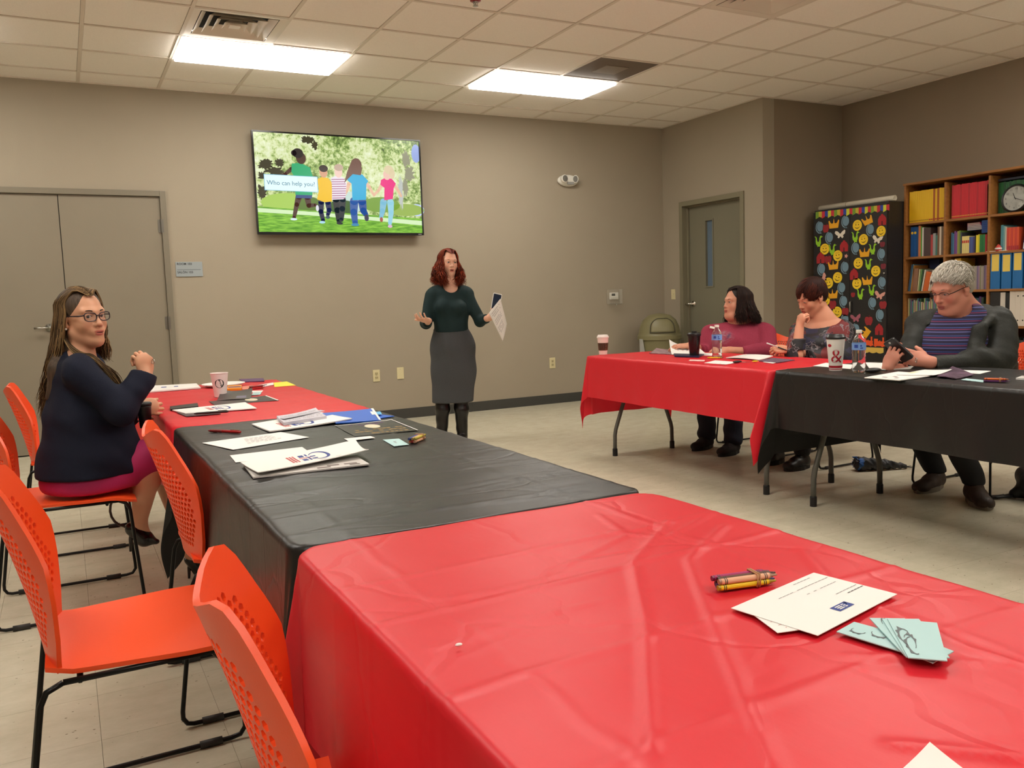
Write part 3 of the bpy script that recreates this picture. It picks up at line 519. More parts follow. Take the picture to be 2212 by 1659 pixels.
def cloth(name, label, m, x0, x1, y0, y1, ovx, ov0, ov1, tight0, tight1, seed, step=0.014, lines=(), dz=0.0, cone=0.42, cone1=None, group=None, folds=True):
    """a sheet laid on the table top and falling over all four edges; tight ends are caught between two tables"""
    R = np.random.RandomState(seed); ns = int((x1-x0+2*ovx)/step); nt2 = int((y1-y0+ov0+ov1)/step)
    S, T = np.meshgrid(np.linspace(x0-ovx, x1+ovx, ns), np.linspace(y0-ov0, y1+ov1, nt2), indexing='ij')
    rr = 0.045; sx = np.clip(S, x0+rr, x1-rr); ty = np.clip(T, y0+rr, y1-rr); ex = S-sx; ey = T-ty; d = np.hypot(ex, ey); dd = np.where(d < 1e-9, 1, d); br = np.minimum(d, rr); sx = sx+ex/dd*br; ty = ty+ey/dd*br; d = d-br
    nx, ny = ex/dd, ey/dd; r = 0.010
    arc = np.minimum(d, r*math.pi/2); out = r*np.sin(arc/r); drop = r*(1-np.cos(arc/r)); rem = d-arc
    tg = np.where(ey < 0, tight0, np.where(ey > 0, tight1, 0.0))
    phi = np.arctan2(np.abs(ey), np.abs(ex)); s2 = np.sin(2*phi)**1.5
    ph = [R.uniform(0, 6.28) for _ in range(10)]
    along = np.where(np.abs(ey) > np.abs(ex), S, T)
    wave = 0.5*np.sin(along*7+ph[0])+0.3*np.sin(along*13+ph[1])+0.2*np.sin(along*29+ph[2])
    corner = (np.abs(ex) > 1e-9) & (np.abs(ey) > 1e-9)
    fl = 0.05+0.05*wave*(rem/0.3); cn = np.where(ey > 0, cone if cone1 is None else cone1, cone); fl = np.where(corner, 0.05+cn*s2, fl)
    fl = np.where((~corner) & (np.abs(ey) > 0) & (tg > 0.5), 0.012, fl)
    fl = np.clip(fl, 0.0, 0.75); out = out+rem*fl; drop = drop+rem*np.sqrt(1-fl**2)
    nyy = np.where(corner & (tg > 0.5), ny*0.30, ny); ny_y = np.where(tg > 0.5, ny*np.where(corner, 0.05, 0.22), ny); nxx = np.where(corner & (tg > 0.5), np.sign(nx)*np.sqrt(1-nyy**2)*np.abs(nx)**0.35, nx)
    X = sx+nxx*out; Y = ty+ny_y*out
    X = X+np.where(corner, 0.010*np.sin(phi*9+ph[5])*(rem/0.3), 0)
    top = ZT+dz; P2 = np.stack([S.ravel(), T.ravel()], -1)
    wr = ridge(P2, lines).reshape(S.shape)
    if folds:
        for k, (x_, a_) in enumerate(((0.30, 0.0020), (0.66, 0.0020))):
            wr += a_*np.exp(-((S-(x0-ovx+x_*(x1-x0+2*ovx))-0.002*np.sin(T*40))/0.004)**2)
        y_ = y0-ov0+0.1
        while y_ < y1: wr += R.uniform(0.0008, 0.0022)*np.exp(-((T-y_-0.05*(S-x0)-0.003*np.sin(S*17+y_*5))/0.006)**2); y_ += R.uniform(0.14, 0.26)
        wr += 0.0006*(np.sin(S*23+T*9+ph[3])+np.sin(T*31-S*7+ph[4]))
    inside = np.clip(1-d/0.05, 0, 1); side = 1-inside
    Z = top-drop+wr*inside+0.0004
    # shallow dents on the hanging sides
    X = X+side*np.sign(ex)*(0.35*wr)
    Z = np.maximum(Z, 0.02)
    V = np.stack([X, Y, Z], -1).reshape(-1, 3); i, j = np.meshgrid(np.arange(ns-1), np.arange(nt2-1), indexing='ij'); a = (i*nt2+j).ravel()
    Q = np.stack([a, a+nt2, a+nt2+1, a+1], -1); org = ((x0+x1)/2, (y0+y1)/2, ZT)
    o = arrays_obj(name, V, Q, m, org=org); o.location = org; tag(o, label, 'tablecloth', group); return o
LX0, LX1, RX0, RX1 = -0.535, 0.215, 2.455, 3.215
LY = [(-4.665, -2.85), (-6.485, -4.675), (-8.31, -6.495)]; RY = [(-4.605, -2.785), (-6.43, -4.615)]
folding_table(LX0, LX1, *LY[0], 'folding table under the small red cloth that carries the paper plate and coffee cup')
folding_table(LX0, LX1, *LY[1], 'folding table under the black cloth with the blue folders')
folding_table(LX0, LX1, *LY[2], 'folding table under the large red cloth nearest the camera')
folding_table(RX0, RX1, *RY[0], 'folding table with bent grey legs under the red cloth of the far table row')
folding_table(RX0, RX1, *RY[1], 'folding table with bent grey legs under the black cloth in front of the man')
cloth('tablecloth', 'red plastic tablecloth on the table by the double door, under the white coffee cup', M_red, LX0, LX1, *LY[0], 0.30, 0.40, 0.40, 1, 0, 3, cone=0.10)
cloth('tablecloth', 'black plastic tablecloth with crease lines, between the two red ones beside the empty chairs', M_blk, LX0, LX1, *LY[1], 0.30, 0.40, 0.46, 1, 1, 5, step=0.011, dz=0.0012, cone=0.14, lines=[([(0.1, -5.9), (-0.45, -5.75)], 0.003, 0.006), ([(0.18, -6.2), (-0.3, -6.28)], 0.003, 0.006), ([(-0.4, -6.35), (0.1, -6.42)], 0.004, 0.007)])
nl = [([(-0.42, -7.35), (-0.24, -7.10), (-0.10, -6.88), (0.10, -6.72)], 0.0055, 0.010), ([(-0.34, -7.42), (-0.15, -7.12), (-0.02, -6.92), (0.16, -6.80)], 0.005, 0.012),
      ([(0.16, -6.98), (0.06, -7.14), (0.03, -7.35), (0.06, -7.6)], 0.005, 0.013), ([(0.02, -6.60), (-0.02, -6.75), (-0.20, -6.83)], 0.003, 0.007), ([(0.20, -6.72), (0.03, -6.80), (-0.03, -6.72)], 0.004, 0.008),
      ([(-0.48, -6.85), (-0.30, -6.88), (-0.18, -6.86)], 0.002, 0.005), ([(-0.50, -7.02), (-0.38, -7.0), (-0.15, -6.99)], 0.0022, 0.004), ([(-0.48, -7.06), (-0.36, -7.03)], 0.002, 0.004), ([(-0.22, -7.45), (-0.05, -7.62), (0.1, -7.9)], 0.005, 0.014), ([(-0.1, -7.3), (0.05, -7.42), (0.2, -7.45)], 0.003, 0.01)]
cloth('tablecloth', 'large red plastic tablecloth nearest the camera, wrinkled, with a single letter and cards on it', M_red, LX0, LX1, *LY[2], 0.32, 0.4, 0.40, 0, 1, 9, step=0.008, lines=nl, dz=0.0026, cone=0.22)
cloth('tablecloth', 'red plastic tablecloth on the far row, hanging in points, in front of the seated women', M_red, RX0, RX1, *RY[0], 0.30, 0.44, 0.44, 1, 0, 12, cone=0.36, cone1=0.09)
cloth('tablecloth', 'black plastic tablecloth on the far row, in front of the man with the phone', M_blk, RX0, RX1, *RY[1], 0.31, 0.40, 0.46, 0, 1, 15, dz=0.0012, cone=0.22)

# ---- perforated sled chairs
M_or = mat('orange_polypropylene', (250, 84, 32), 0.38, spec=0.5, bump=0.05, bscale=350, sss=0.0)
M_bf = mat('black_steel_rod', (16, 16, 16), 0.35, 0.4, spec=0.5); M_gl = mat('grey_glide', (44, 42, 40), 0.6); M_hoop = mat('brown_link', (62, 42, 34), 0.4)
def back_xyz(s, t, off=0.0):
    """backrest sheet: s across, t up from the seat; returns the chair-local point"""
    x = 0.004-0.15*t-0.30*t*t+(1.35+1.05*min(max((t-0.2)/0.17, 0), 1))*s*s*(0.6+0.4*min(t/0.2, 1)); return np.array((x, s, 0.438+t))
def make_backrest_mesh():
    outl = []
    ctrl = [(0.178, 0.0), (0.200, 0.07), (0.214, 0.15), (0.217, 0.19), (0.211, 0.225), (0.170, 0.305), (0.146, 0.360), (0.134, 0.380), (0.115, 0.384), (0.07, 0.368), (0.03, 0.356), (0.0, 0.354)]
    half = []
    for i in range(len(ctrl)-1):
        (a, b_), (c_, d_) = ctrl[i], ctrl[i+1]; k = max(1, int(math.hypot(c_-a, d_-b_)/0.022)); half += [(a+(c_-a)*q/k, b_+(d_-b_)*q/k) for q in range(k)]
    half.append(ctrl[-1]); left = [(-a, b_) for a, b_ in half[:-1]][::-1]
    bot = [(-0.178+0.356*i/12, 0.0) for i in range(1, 12)]
    outl = half+left+bot[::1]
    pts = [Vector(p) for p in outl]; n = len(pts); edges = [(i, (i+1) % n) for i in range(n)]; holes = []
    dx, dy, rr = 0.0172, 0.0150, 0.0068
    def inside(x, y):
        w_ = np.interp(y, [0.045, 0.10, 0.17, 0.30, 0.335], [0.150, 0.182, 0.188, 0.118, 0.085]); return 0.040 < y < 0.332 and abs(x) < w_
    row = 0; y = 0.05
    while y < 0.34:
        x = -0.24+(dx/2 if row % 2 else 0)
        while x < 0.24:
            if inside(x, y): holes.append((x, y))
            x += dx
        y += dy; row += 1
    for hx, hy in holes:
        o = len(pts)
        for k in range(6): a = math.pi/6+k*math.pi/3; pts.append(Vector((hx+rr*math.cos(a), hy+rr*1.05*math.sin(a))))
        edges += [(o+k, o+(k+1) % 6) for k in range(6)]
    for i in range(-10, 11):                     # filler points in the solid rim
        for j in range(0, 19):
            x, y = i*0.0225, 0.012+j*0.0205
            w_ = np.interp(y, [0, 0.16, 0.2, 0.235, 0.36, 0.38], [0.17, 0.212, 0.214, 0.205, 0.125, 0.09])
            if abs(x) < w_ and y < 0.346 and min([9]+[math.hypot(x-hx, y-hy) for hx, hy in holes]) > 0.0125: pts.append(Vector((x, y)))
    V, E, F, _, _, _ = delaunay_2d_cdt(pts, edges, [], 2, 1e-6)
    hs = np.array(holes); keep = []
    for f in F:
        c = sum((Vector(V[i]) for i in f), Vector((0, 0)))/len(f)
        if np.min(np.hypot(hs[:, 0]-c[0], hs[:, 1]-c[1])) < rr*0.80: continue
        ins = False
        for i in range(n):
            (xa, ya), (xb, yb) = outl[i], outl[(i+1) % n]
            if (ya > c[1]) != (yb > c[1]) and c[0] < (xb-xa)*(c[1]-ya)/(yb-ya)+xa: ins = not ins
        if not ins: continue
        keep.append(tuple(f))
    return [tuple(v) for v in V], keep
BV, BF = make_backrest_mesh()
bmV = [back_xyz(a, b_) for a, b_ in BV]
def mesh_solid(name, V, F, th, m):
    me = bpy.data.meshes.new(name); me.from_pydata([tuple(map(float, v)) for v in V], [], F); bm = bmesh.new(); bm.from_mesh(me)
    bmesh.ops.recalc_face_normals(bm, faces=bm.faces); bmesh.ops.solidify(bm, geom=bm.faces[:], thickness=th); bm.to_mesh(me); bm.free()
    me.polygons.foreach_set('use_smooth', [True]*len(me.polygons)); me.materials.append(m); me.set_sharp_from_angle(angle=0.6); return me
back_me = mesh_solid('backrest', bmV, BF, 0.009, M_or)
def link_mesh(name, me, parent):
    o = bpy.data.objects.new(name, me); COL.objects.link(o); o.parent = parent; return o
def chair_proto():
    t = thing('stacking_chair', 'x', 'chair', group='orange perforated stacking chairs')
    mb = MB(); n, k = 18, 12; vs = []
    for side in (0, 1):
        for i in range(n+1):
            u = i/n; x = 0.0+0.435*u; hw = np.interp(u, [0, 0.1, 0.6, 0.93, 1], [0.178, 0.192, 0.222, 0.222, 0.195])
            for j in range(k+1):
                v_ = 2*j/k-1; z = 0.445-0.012*math.sin(math.pi*u)*(1-v_*v_)-0.028*max(0, u-0.78)**1.5*8+(0.010*max(0, 0.12-u)*8)-0.010*side
                vs.append((x, v_*hw, z))
    m1 = (n+1)*(k+1)
    fs = [(i*(k+1)+j, (i+1)*(k+1)+j, (i+1)*(k+1)+j+1, i*(k+1)+j+1) for i in range(n) for j in range(k)]
    fs += [tuple(q+m1 for q in f[::-1]) for f in fs]
    loop = [(0, j) for j in range(k+1)]+[(i, k) for i in range(1, n+1)]+[(n, j) for j in range(k-1, -1, -1)]+[(i, 0) for i in range(n-1, 0, -1)]
    ix = [i*(k+1)+j for i, j in loop]
    fs += [(ix[q], ix[(q+1) % len(ix)], ix[(q+1) % len(ix)]+m1, ix[q]+m1) for q in range(len(ix))]
    mb.add(vs, fs).build('seat', M_or, t, smooth=True, autos=0.9)
    link_mesh('backrest', back_me, t)
    for s in (-1, 1):
        y = s*0.232; ym = s*0.205
        pth = [(0.03, ym, 0.427), (0.0, ym+s*0.004, 0.415), (-0.012, ym+s*0.006, 0.39), (-0.062, y, 0.05), (-0.062, y, 0.03), (-0.052, y, 0.014), (-0.035, y, 0.0095), (0.395, y, 0.0095), (0.420, y, 0.014), (0.433, y, 0.032), (0.433, y, 0.055), (0.408, ym+s*0.006, 0.39), (0.396, ym+s*0.004, 0.415), (0.37, ym, 0.427)]
        f_ = MB().tube(pth, 0.0065, 8).tube([(0.03, ym, 0.427), (0.37, ym, 0.427)], 0.0065, 8).build('sled_frame', M_bf, t, smooth=True)
        for gx in (0.015, 0.345): MB().tube([(gx-0.028, y, 0.0105), (gx+0.028, y, 0.0105)], 0.0105, 8).build('glide', M_gl, f_, smooth=True)
    for x_, z_ in ((0.06, 0.424), (0.33, 0.418)): MB().tube([(x_, -0.205, z_), (x_, 0.205, z_)], 0.006, 6).build('cross_bar', M_bf, t, smooth=True)
    h = [(0.405+0.0, 0.222, 0.36)]+[(0.405-0.062*math.sin(a)+0.008, 0.226, 0.30+0.075*math.cos(a)) for a in np.linspace(0.2, math.pi-0.2, 9)]+[(0.425, 0.228, 0.20)]
    MB().tube(h, 0.0055, 6).build('link_hoop', M_hoop, t, smooth=True)
    return t
CH = [(-0.95, -5.91, 0.0, 'empty orange perforated chair pulled back from the black table, its whole seat showing'),
      (-0.657, -6.874, -0.14, 'orange perforated chair tucked under the nearest red tablecloth, cut by the bottom edge'),
      (-0.595, -5.31, 0.0, 'orange perforated chair tucked in at the black table, with only its backrest showing'),
      (-1.10, -4.20, 0.0, 'orange perforated chair that the woman in the navy jacket sits on'),
      (-1.05, -3.22, 0.0, 'orange perforated chair behind the seated woman in the navy jacket, nearest the double door'),
      (3.88, -3.27, math.pi, 'orange chair under the woman in the mauve sweater'),
      (3.73, -3.93, math.pi, 'orange chair under the woman in the patterned blouse'),
      (3.83, -4.99, math.pi, 'orange perforated chair under the man in the dark jacket')]
proto = chair_proto()
for i, (x, y, rz, lb) in enumerate(CH):
    o = proto if i == 0 else copy_tree(proto); o.location = (x, y, 0); o.rotation_euler = (0, 0, rz); o['label'] = lb
# ================================================================== organic shapes: smooth unions of tapered solids, meshed
def nrm(v): v = np.asarray(v, float); return v/(np.linalg.norm(v)+1e-12)
def basis(fwd, up=(0, 0, 1)):
    """columns: right, forward, up"""
    f = nrm(fwd); r = nrm(np.cross(f, up)); return np.stack([r, f, np.cross(r, f)], -1)
def axis_lines(lo, hi, zones, coarse, fine):
    out = [lo]; p = lo
    while p < hi:
        s = coarse
        for z in zones:
            a, b_ = z[:2]; f_ = z[2] if len(z) > 2 else fine
            if a-coarse < p < b_+f_: s = min(s, f_)
        p += s; out.append(p)
    return np.array(out, np.float32)
class Field:
    def __init__(s, lo, hi, zones=(), coarse=0.009, fine=0.004):
        s.ax = [axis_lines(lo[i], hi[i], [(c[i]-r, c[i]+r)+((q[0],) if q else ()) for c, r, *q in zones], coarse, fine) for i in range(3)]
        s.F = np.full([len(a) for a in s.ax], 0.5, np.float32)
    def sub(s, c, r):
        sl = []
        for i in range(3):
            a = np.searchsorted(s.ax[i], c[i]-r[i]); b_ = np.searchsorted(s.ax[i], c[i]+r[i]); sl.append(slice(max(a-1, 0), b_+1))
        x, y, z = [s.ax[i][sl[i]] for i in range(3)]
        return tuple(sl), x[:, None, None], y[None, :, None], z[None, None, :]
    def _mix(s, sl, d, k, mode):
        A = s.F[sl]
        if A.size == 0: return
        if mode == 'add':
            h = np.maximum(k-np.abs(A-d), 0)/k if k > 0 else 0; s.F[sl] = np.minimum(A, d)-(h*h*k*0.25 if k > 0 else 0)
        elif mode == 'cut':
            d = -d; h = np.maximum(k-np.abs(A-d), 0)/k if k > 0 else 0; s.F[sl] = np.maximum(A, d)+(h*h*k*0.25 if k > 0 else 0)
    def cap(s, a, b_, ra, rb=None, k=0.02, mode='add', sq=None):
        """tapered capsule; sq = (axis, factor) flattens it across that direction"""
        rb = ra if rb is None else rb; a = np.asarray(a, float); b_ = np.asarray(b_, float); R = max(ra, rb)+k+0.03
        c = (a+b_)/2; e = np.abs(a-b_)/2+R*(1 if sq is None else max(sq[1], 1/sq[1])); sl, x, y, z = s.sub(c, e); d = b_-a; L2 = float(d@d)+1e-12
        t = np.clip(((x-a[0])*d[0]+(y-a[1])*d[1]+(z-a[2])*d[2])/L2, 0, 1); px, py, pz = x-(a[0]+t*d[0]), y-(a[1]+t*d[1]), z-(a[2]+t*d[2])
        if sq is not None:
            n = nrm(sq[0]); q = px*n[0]+py*n[1]+pz*n[2]; m_ = (1/sq[1]-1); px = px+n[0]*q*m_; py = py+n[1]*q*m_; pz = pz+n[2]*q*m_
        D = np.sqrt(px*px+py*py+pz*pz)-(ra+(rb-ra)*t)
        if sq is not None and sq[1] < 1: D = D*np.float32((1+sq[1])/2)
        s._mix(sl, D.astype(np.float32), k, mode)
    def ell(s, c, r, B=None, k=0.02, mode='add'):
        B = np.eye(3) if B is None else B; c = np.asarray(c, float); R = max(r)+k+0.03; sl, x, y, z = s.sub(c, (R, R, R)); x, y, z = x-c[0], y-c[1], z-c[2]
        q = [x*B[0, i]+y*B[1, i]+z*B[2, i] for i in range(3)]; k0 = np.sqrt(sum((q[i]/r[i])**2 for i in range(3))); k1 = np.sqrt(sum((q[i]/r[i]**2)**2 for i in range(3)))+1e-6
        s._mix(sl, (k0*(k0-1)/k1).astype(np.float32), k, mode)
    def plane(s, p, n, k=0.0, c=None, r=None):
        """keep only the side the normal points away from, inside the box c +- r"""
        n = nrm(n); c = c if c is not None else [(a[0]+a[-1])/2 for a in s.ax]; r = r if r is not None else [9, 9, 9]; sl, x, y, z = s.sub(c, r)
        D = -((x-p[0])*n[0]+(y-p[1])*n[1]+(z-p[2])*n[2]); s._mix(sl, D.astype(np.float32), k, 'cut')
    def wrinkle(s, amp, fn):
        x, y, z = s.ax[0][:, None, None], s.ax[1][None, :, None], s.ax[2][None, None, :]; s.F = s.F+(amp*fn(x, y, z)).astype(np.float32)
    def mesh(s):
        F = s.F; F[0] = F[-1] = 0.5; F[:, 0] = F[:, -1] = 0.5; F[:, :, 0] = F[:, :, -1] = 0.5; ins = F < 0
        cnt = np.zeros([n-1 for n in F.shape], np.int8)
        for i in (0, 1):
            for j in (0, 1):
                for k in (0, 1): cnt += ins[i:F.shape[0]-1+i, j:F.shape[1]-1+j, k:F.shape[2]-1+k]
        act = (cnt > 0) & (cnt < 8); I = np.argwhere(act); idx = np.full(act.shape, -1, np.int32); idx[act] = np.arange(len(I)); x, y, z = s.ax
        P = {}; val = {}
        for c in [(i, j, k) for i in (0, 1) for j in (0, 1) for k in (0, 1)]:
            q = I+np.array(c); val[c] = F[q[:, 0], q[:, 1], q[:, 2]]; P[c] = np.stack([x[q[:, 0]], y[q[:, 1]], z[q[:, 2]]], -1)
        acc = np.zeros((len(I), 3)); w = np.zeros(len(I))
        for a in val:
            for d in range(3):
                if a[d] == 0:
                    b_ = tuple(1 if i == d else a[i] for i in range(3)); va, vb = val[a], val[b_]; m_ = (va < 0) != (vb < 0)
                    t = np.where(m_, va/np.where(m_, va-vb, 1), 0)[:, None]; acc += np.where(m_[:, None], P[a]+(P[b_]-P[a])*t, 0); w += m_
        V = acc/w[:, None]; Q = []
        for d in range(3):
            a = ins; n = [slice(None)]*3; n2 = [slice(None)]*3; n[d] = slice(0, -1); n2[d] = slice(1, None)
            ch = a[tuple(n)] != a[tuple(n2)]; E = np.argwhere(ch); e1, e2 = [(1, 2), (2, 0), (0, 1)][d]
            ok = (E[:, e1] > 0) & (E[:, e2] > 0); E = E[ok]; fl = a[E[:, 0], E[:, 1], E[:, 2]]
            def cell(o1, o2): q = E.copy(); q[:, e1] -= o1; q[:, e2] -= o2; return idx[q[:, 0], q[:, 1], q[:, 2]]
            q = np.stack([cell(1, 1), cell(0, 1), cell(0, 0), cell(1, 0)], -1); q[~fl] = q[~fl][:, ::-1]; Q.append(q)
        Q = np.concatenate(Q); Q = Q[(Q >= 0).all(1)]; return V, Q
def relax(V, Q, n=1, f=0.5):
    for _ in range(n):
        S = np.zeros_like(V); c = np.zeros(len(V))
        for i in range(4):
            a, b_ = Q[:, i], Q[:, (i+1) % 4]
            for k in range(3): S[:, k] += np.bincount(a, V[b_, k], len(V))+np.bincount(b_, V[a, k], len(V))
            c += np.bincount(a, minlength=len(V))+np.bincount(b_, minlength=len(V))
        V = V*(1-f)+f*S/np.maximum(c, 1)[:, None]
    return V
# ---- frames tied to a person: px across the picture, a depth offset away from the viewer
class Spot:
    """a person's place: the vertical plane facing the viewer through (x, y); P() reads joints on or off that plane"""
    def __init__(s, x, y):
        d = np.array([x, y])-CAM[:2]; s.D = float(np.hypot(*d)); s.V = np.array([d[0]/s.D, d[1]/s.D, 0.0]); s.R = np.array([s.V[1], -s.V[0], 0.0]); s.U = np.array([0, 0, 1.0])
    def P(s, px, py, dd=0.0):
        d = ray(px, py); return CAM+d*((s.D+dd)/(d@s.V))
    def dir(s, right, toward, up=0.0): return nrm(s.R*right-s.V*toward+s.U*up)
SKIN_PARTS = {}
def head_sdf(f, c, B, sc=1.0, wide=1.0, jaw=1.0, chin2=0.0, nose=1.0, mouth_open=0.0, k=0.012, lids=0.0052, brow=1.0, neck=None, nr=0.052, earR=True, earL=True):
    """c: point between the eyes' height at the middle of the skull; B: right, forward, up"""
    W = lambda x, y, z: c+sc*(B@np.array([x*wide, y, z])); S = lambda *a: tuple(sc*q for q in a)
    f.ell(W(0, -0.014, 0.034), S(0.074*wide, 0.094, 0.082), B, k)
    f.ell(W(0, 0.024, -0.022), S(0.060*wide, 0.066, 0.080), B, 0.03)
    f.ell(W(0, 0.048, -0.066), S(0.042*wide*jaw, 0.040, 0.042), B, 0.03)
    f.ell(W(0, 0.072, -0.098), S(0.022*jaw, 0.019, 0.018), B, 0.025)
    for q in (-1, 1):
        f.cap(W(q*0.055, 0.002, -0.060), W(q*0.020*jaw, 0.064, -0.098), sc*0.016*jaw, sc*0.014, 0.03)
        f.ell(W(q*0.036, 0.056, -0.030), S(0.024, 0.023, 0.024), B, 0.025)
        f.cap(W(q*0.044, 0.068, 0.024), W(q*0.010, 0.082, 0.022), sc*0.009*brow, sc*0.009*brow, 0.02)
    if chin2: f.ell(W(0, 0.040, -0.105), S(0.048*jaw, 0.048, 0.026+chin2), B, 0.03)
    for q in (-1, 1): f.ell(W(q*0.031, 0.094, 0.003), S(0.015, 0.013, 0.010), B, 0.012, 'cut')
    f.cap(W(0, 0.080, 0.014), W(0, 0.103*nose, -0.026), sc*0.0072, sc*0.0098, 0.012)
    f.ell(W(0, 0.104*nose, -0.029), S(0.0105, 0.010, 0.0085), B, 0.008)
    for q in (-1, 1): f.ell(W(q*0.0125, 0.092, -0.032), S(0.0075, 0.0095, 0.0065), B, 0.007)
    for q in (-1, 1): f.ell(W(q*0.006, 0.099, -0.0385), S(0.0034, 0.0045, 0.003), B, 0.003, 'cut')
    f.ell(W(0, 0.084, -0.058), S(0.027, 0.014, 0.017), B, 0.018)
    mo = mouth_open
    f.cap(W(-0.017, 0.089, -0.0585), W(0.017, 0.089, -0.0585), sc*0.0042, sc*0.0042, 0.006); f.ell(W(0, 0.094, -0.0575), S(0.014, 0.0065, 0.0048), B, 0.005)
    f.cap(W(-0.014, 0.088, -0.0665-mo*0.9), W(0.014, 0.088, -0.0665-mo*0.9), sc*0.0048, sc*0.0048, 0.006); f.ell(W(0, 0.0915, -0.067-mo*0.9), S(0.012, 0.0065, 0.0052), B, 0.005)
    f.ell(W(0, 0.099, -0.0625-mo*0.45), S(0.020, 0.012, 0.0012+mo*0.5), B, 0.002, 'cut')
    for q in (-1, 1):                                     # lids over the eyeballs, with the slit
        e = W(q*0.031, 0.0735, 0.003); f.ell(e, S(0.0148, 0.0142, 0.0138), B, 0.006)
    for q in (-1, 1): f.ell(W(q*0.0315, 0.089, 0.0025), S(0.0128, 0.0100, lids), B, 0.002, 'cut')
    for q, on in ((-1, earL), (1, earR)):
        if not on: continue
        f.ell(W(q*0.076/wide**0.3, -0.010, -0.006), S(0.007, 0.0175, 0.030), B, 0.008); f.ell(W(q*0.082/wide**0.3, -0.008, 0.001), S(0.0045, 0.010, 0.017), B, 0.004, 'cut')
        f.ell(W(q*0.074/wide**0.3, 0.000, -0.033), S(0.006, 0.008, 0.009), B, 0.006)
    if neck is not None: f.cap(W(0, -0.018, -0.07), neck, nr, nr*1.08, 0.03)
    return W
def head_extras(o, c, B, sc, wide, org, eye=(70, 44, 26), gaze=(0, 0), brow=(60, 40, 28), lidded=False, bw=0.0026, mouth_open=0.0, teeth=False):
    W = lambda x, y, z: c+sc*(B@np.array([x*wide, y, z]))
    for q in (-1, 1):
        e = W(q*0.031, 0.0735, 0.003); a, b_ = gaze; g = nrm(B@np.array([math.sin(a), math.cos(a)*math.cos(b_), math.sin(b_)])); Bg = basis(g, B[:, 2]); R = 0.0128*sc
        ey = MB().ball(e, R, 20).build('eye', mat('eye_white', (206, 196, 186), 0.2), o, smooth=True, org=org)
        fn = lambda r0, z0: (lambda x, y, z: tuple(e+Bg@np.array([x, z, y])))
        d_ = lambda r, off: (math.sqrt(max((R+off)**2-r*r, 0)))
        MB().lathe([(0, d_(0, 0.0003)), (0.003*sc, d_(0.003*sc, 0.0003)), (0.0060*sc, d_(0.0060*sc, 0.0003))], 18, fn=lambda x, y, z: tuple(e+Bg@np.array([x, z, y]))).build('iris', mat('iris_%d_%d_%d' % eye, eye, 0.15), ey, smooth=True, org=org)
        MB().lathe([(0, d_(0, 0.0006)), (0.0026*sc, d_(0.0026*sc, 0.0006))], 14, fn=lambda x, y, z: tuple(e+Bg@np.array([x, z, y]))).build('pupil', mat('pupil_black', (6, 6, 6), 0.1), ey, smooth=True, org=org)
        pts = [W(q*(0.014+0.034*t), 0.0885-0.016*t*t, 0.0205+0.0065*math.sin(math.pi*min(t*0.75+0.1, 1))) for t in np.linspace(0, 1, 8)]
        MB().tube(pts, [sc*bw*w_ for w_ in (0.8, 1.15, 1.2, 1.15, 1.0, 0.8, 0.6, 0.3)], 6, flat_=0.6).build('eyebrow', mat('brow_%d_%d_%d' % brow, brow, 0.8, bump=0.5, bscale=900), o, smooth=True, org=org)
        pts = [W(q*(0.0315-0.0135+0.027*t), 0.0892-0.0035*(2*t-1)**2-0.002*t, 0.0035+0.0052*math.sin(math.pi*t)-(0.004 if lidded else 0)) for t in np.linspace(0, 1, 7)]
        MB().tube(pts, sc*0.0009, 5).build('eyelashes', mat('lash', (22, 16, 14), 0.7), o, smooth=True, org=org)
    if teeth:
        MB().prism([(-0.014, -0.0035), (0.014, -0.0035), (0.014, 0.002), (-0.014, 0.002)], 0.084, 0.087, fn=lambda a, b_, h: tuple(W(a, h-abs(a)*0.25, -0.0605+b_))).build('teeth', mat('tooth', (228, 220, 205), 0.3), o, org=org)
    return W
def skin_cols(V, c, B, sc, wide, base, lip, flush=(200, 110, 90), fl=0.35, mouth_open=0.0, inner=True):
    base = np.array(lin(base)); lip = np.array(lin(lip)); flush = np.array(lin(flush)); q = ((V-c)/sc)@B; q[:, 0] /= wide; C = np.tile(base, (len(V), 1))
    def mixc(w_, col): C[:] = C*(1-w_[:, None])+col*w_[:, None]
    x, y, z = q.T
    for s_ in (-1, 1): mixc(fl*np.exp(-(((x-s_*0.038)/0.018)**2+((y-0.07)/0.03)**2+((z+0.032)/0.018)**2)), flush)
    mixc(0.6*fl*np.exp(-((x/0.012)**2+((y-0.108)/0.02)**2+((z+0.03)/0.012)**2)), flush)
    mo = mouth_open; m_ = (y > 0.078)
    def sm(v): return 1/(1+np.exp(-v*14))
    up = ((x/0.022)**2+((z+0.0578)/0.0062)**2); lo = ((x/0.019)**2+((z+0.0672+mo*0.9)/0.0072)**2); mixc(np.where(m_, np.maximum(sm(1-up), sm(1-lo)), 0)*0.85, lip)
    sl = ((x/0.020)**2+((z+0.0625+mo*0.45)/(0.0016+mo*0.5))**2); mixc(np.where(m_ & (y < 0.0935), sm(1-sl), 0), np.array(lin((70, 22, 20))))
    return C
def finger(f, base, dirs, lens, r0, r1, k=0.0035):
    p = np.array(base, float); n = len(lens)
    for i in range(n):
        q = p+np.array(dirs[i])*lens[i]; ra = r0+(r1-r0)*i/n; rb = r0+(r1-r0)*(i+1)/n; f.cap(p, q, ra, rb, k); p = q
    return p
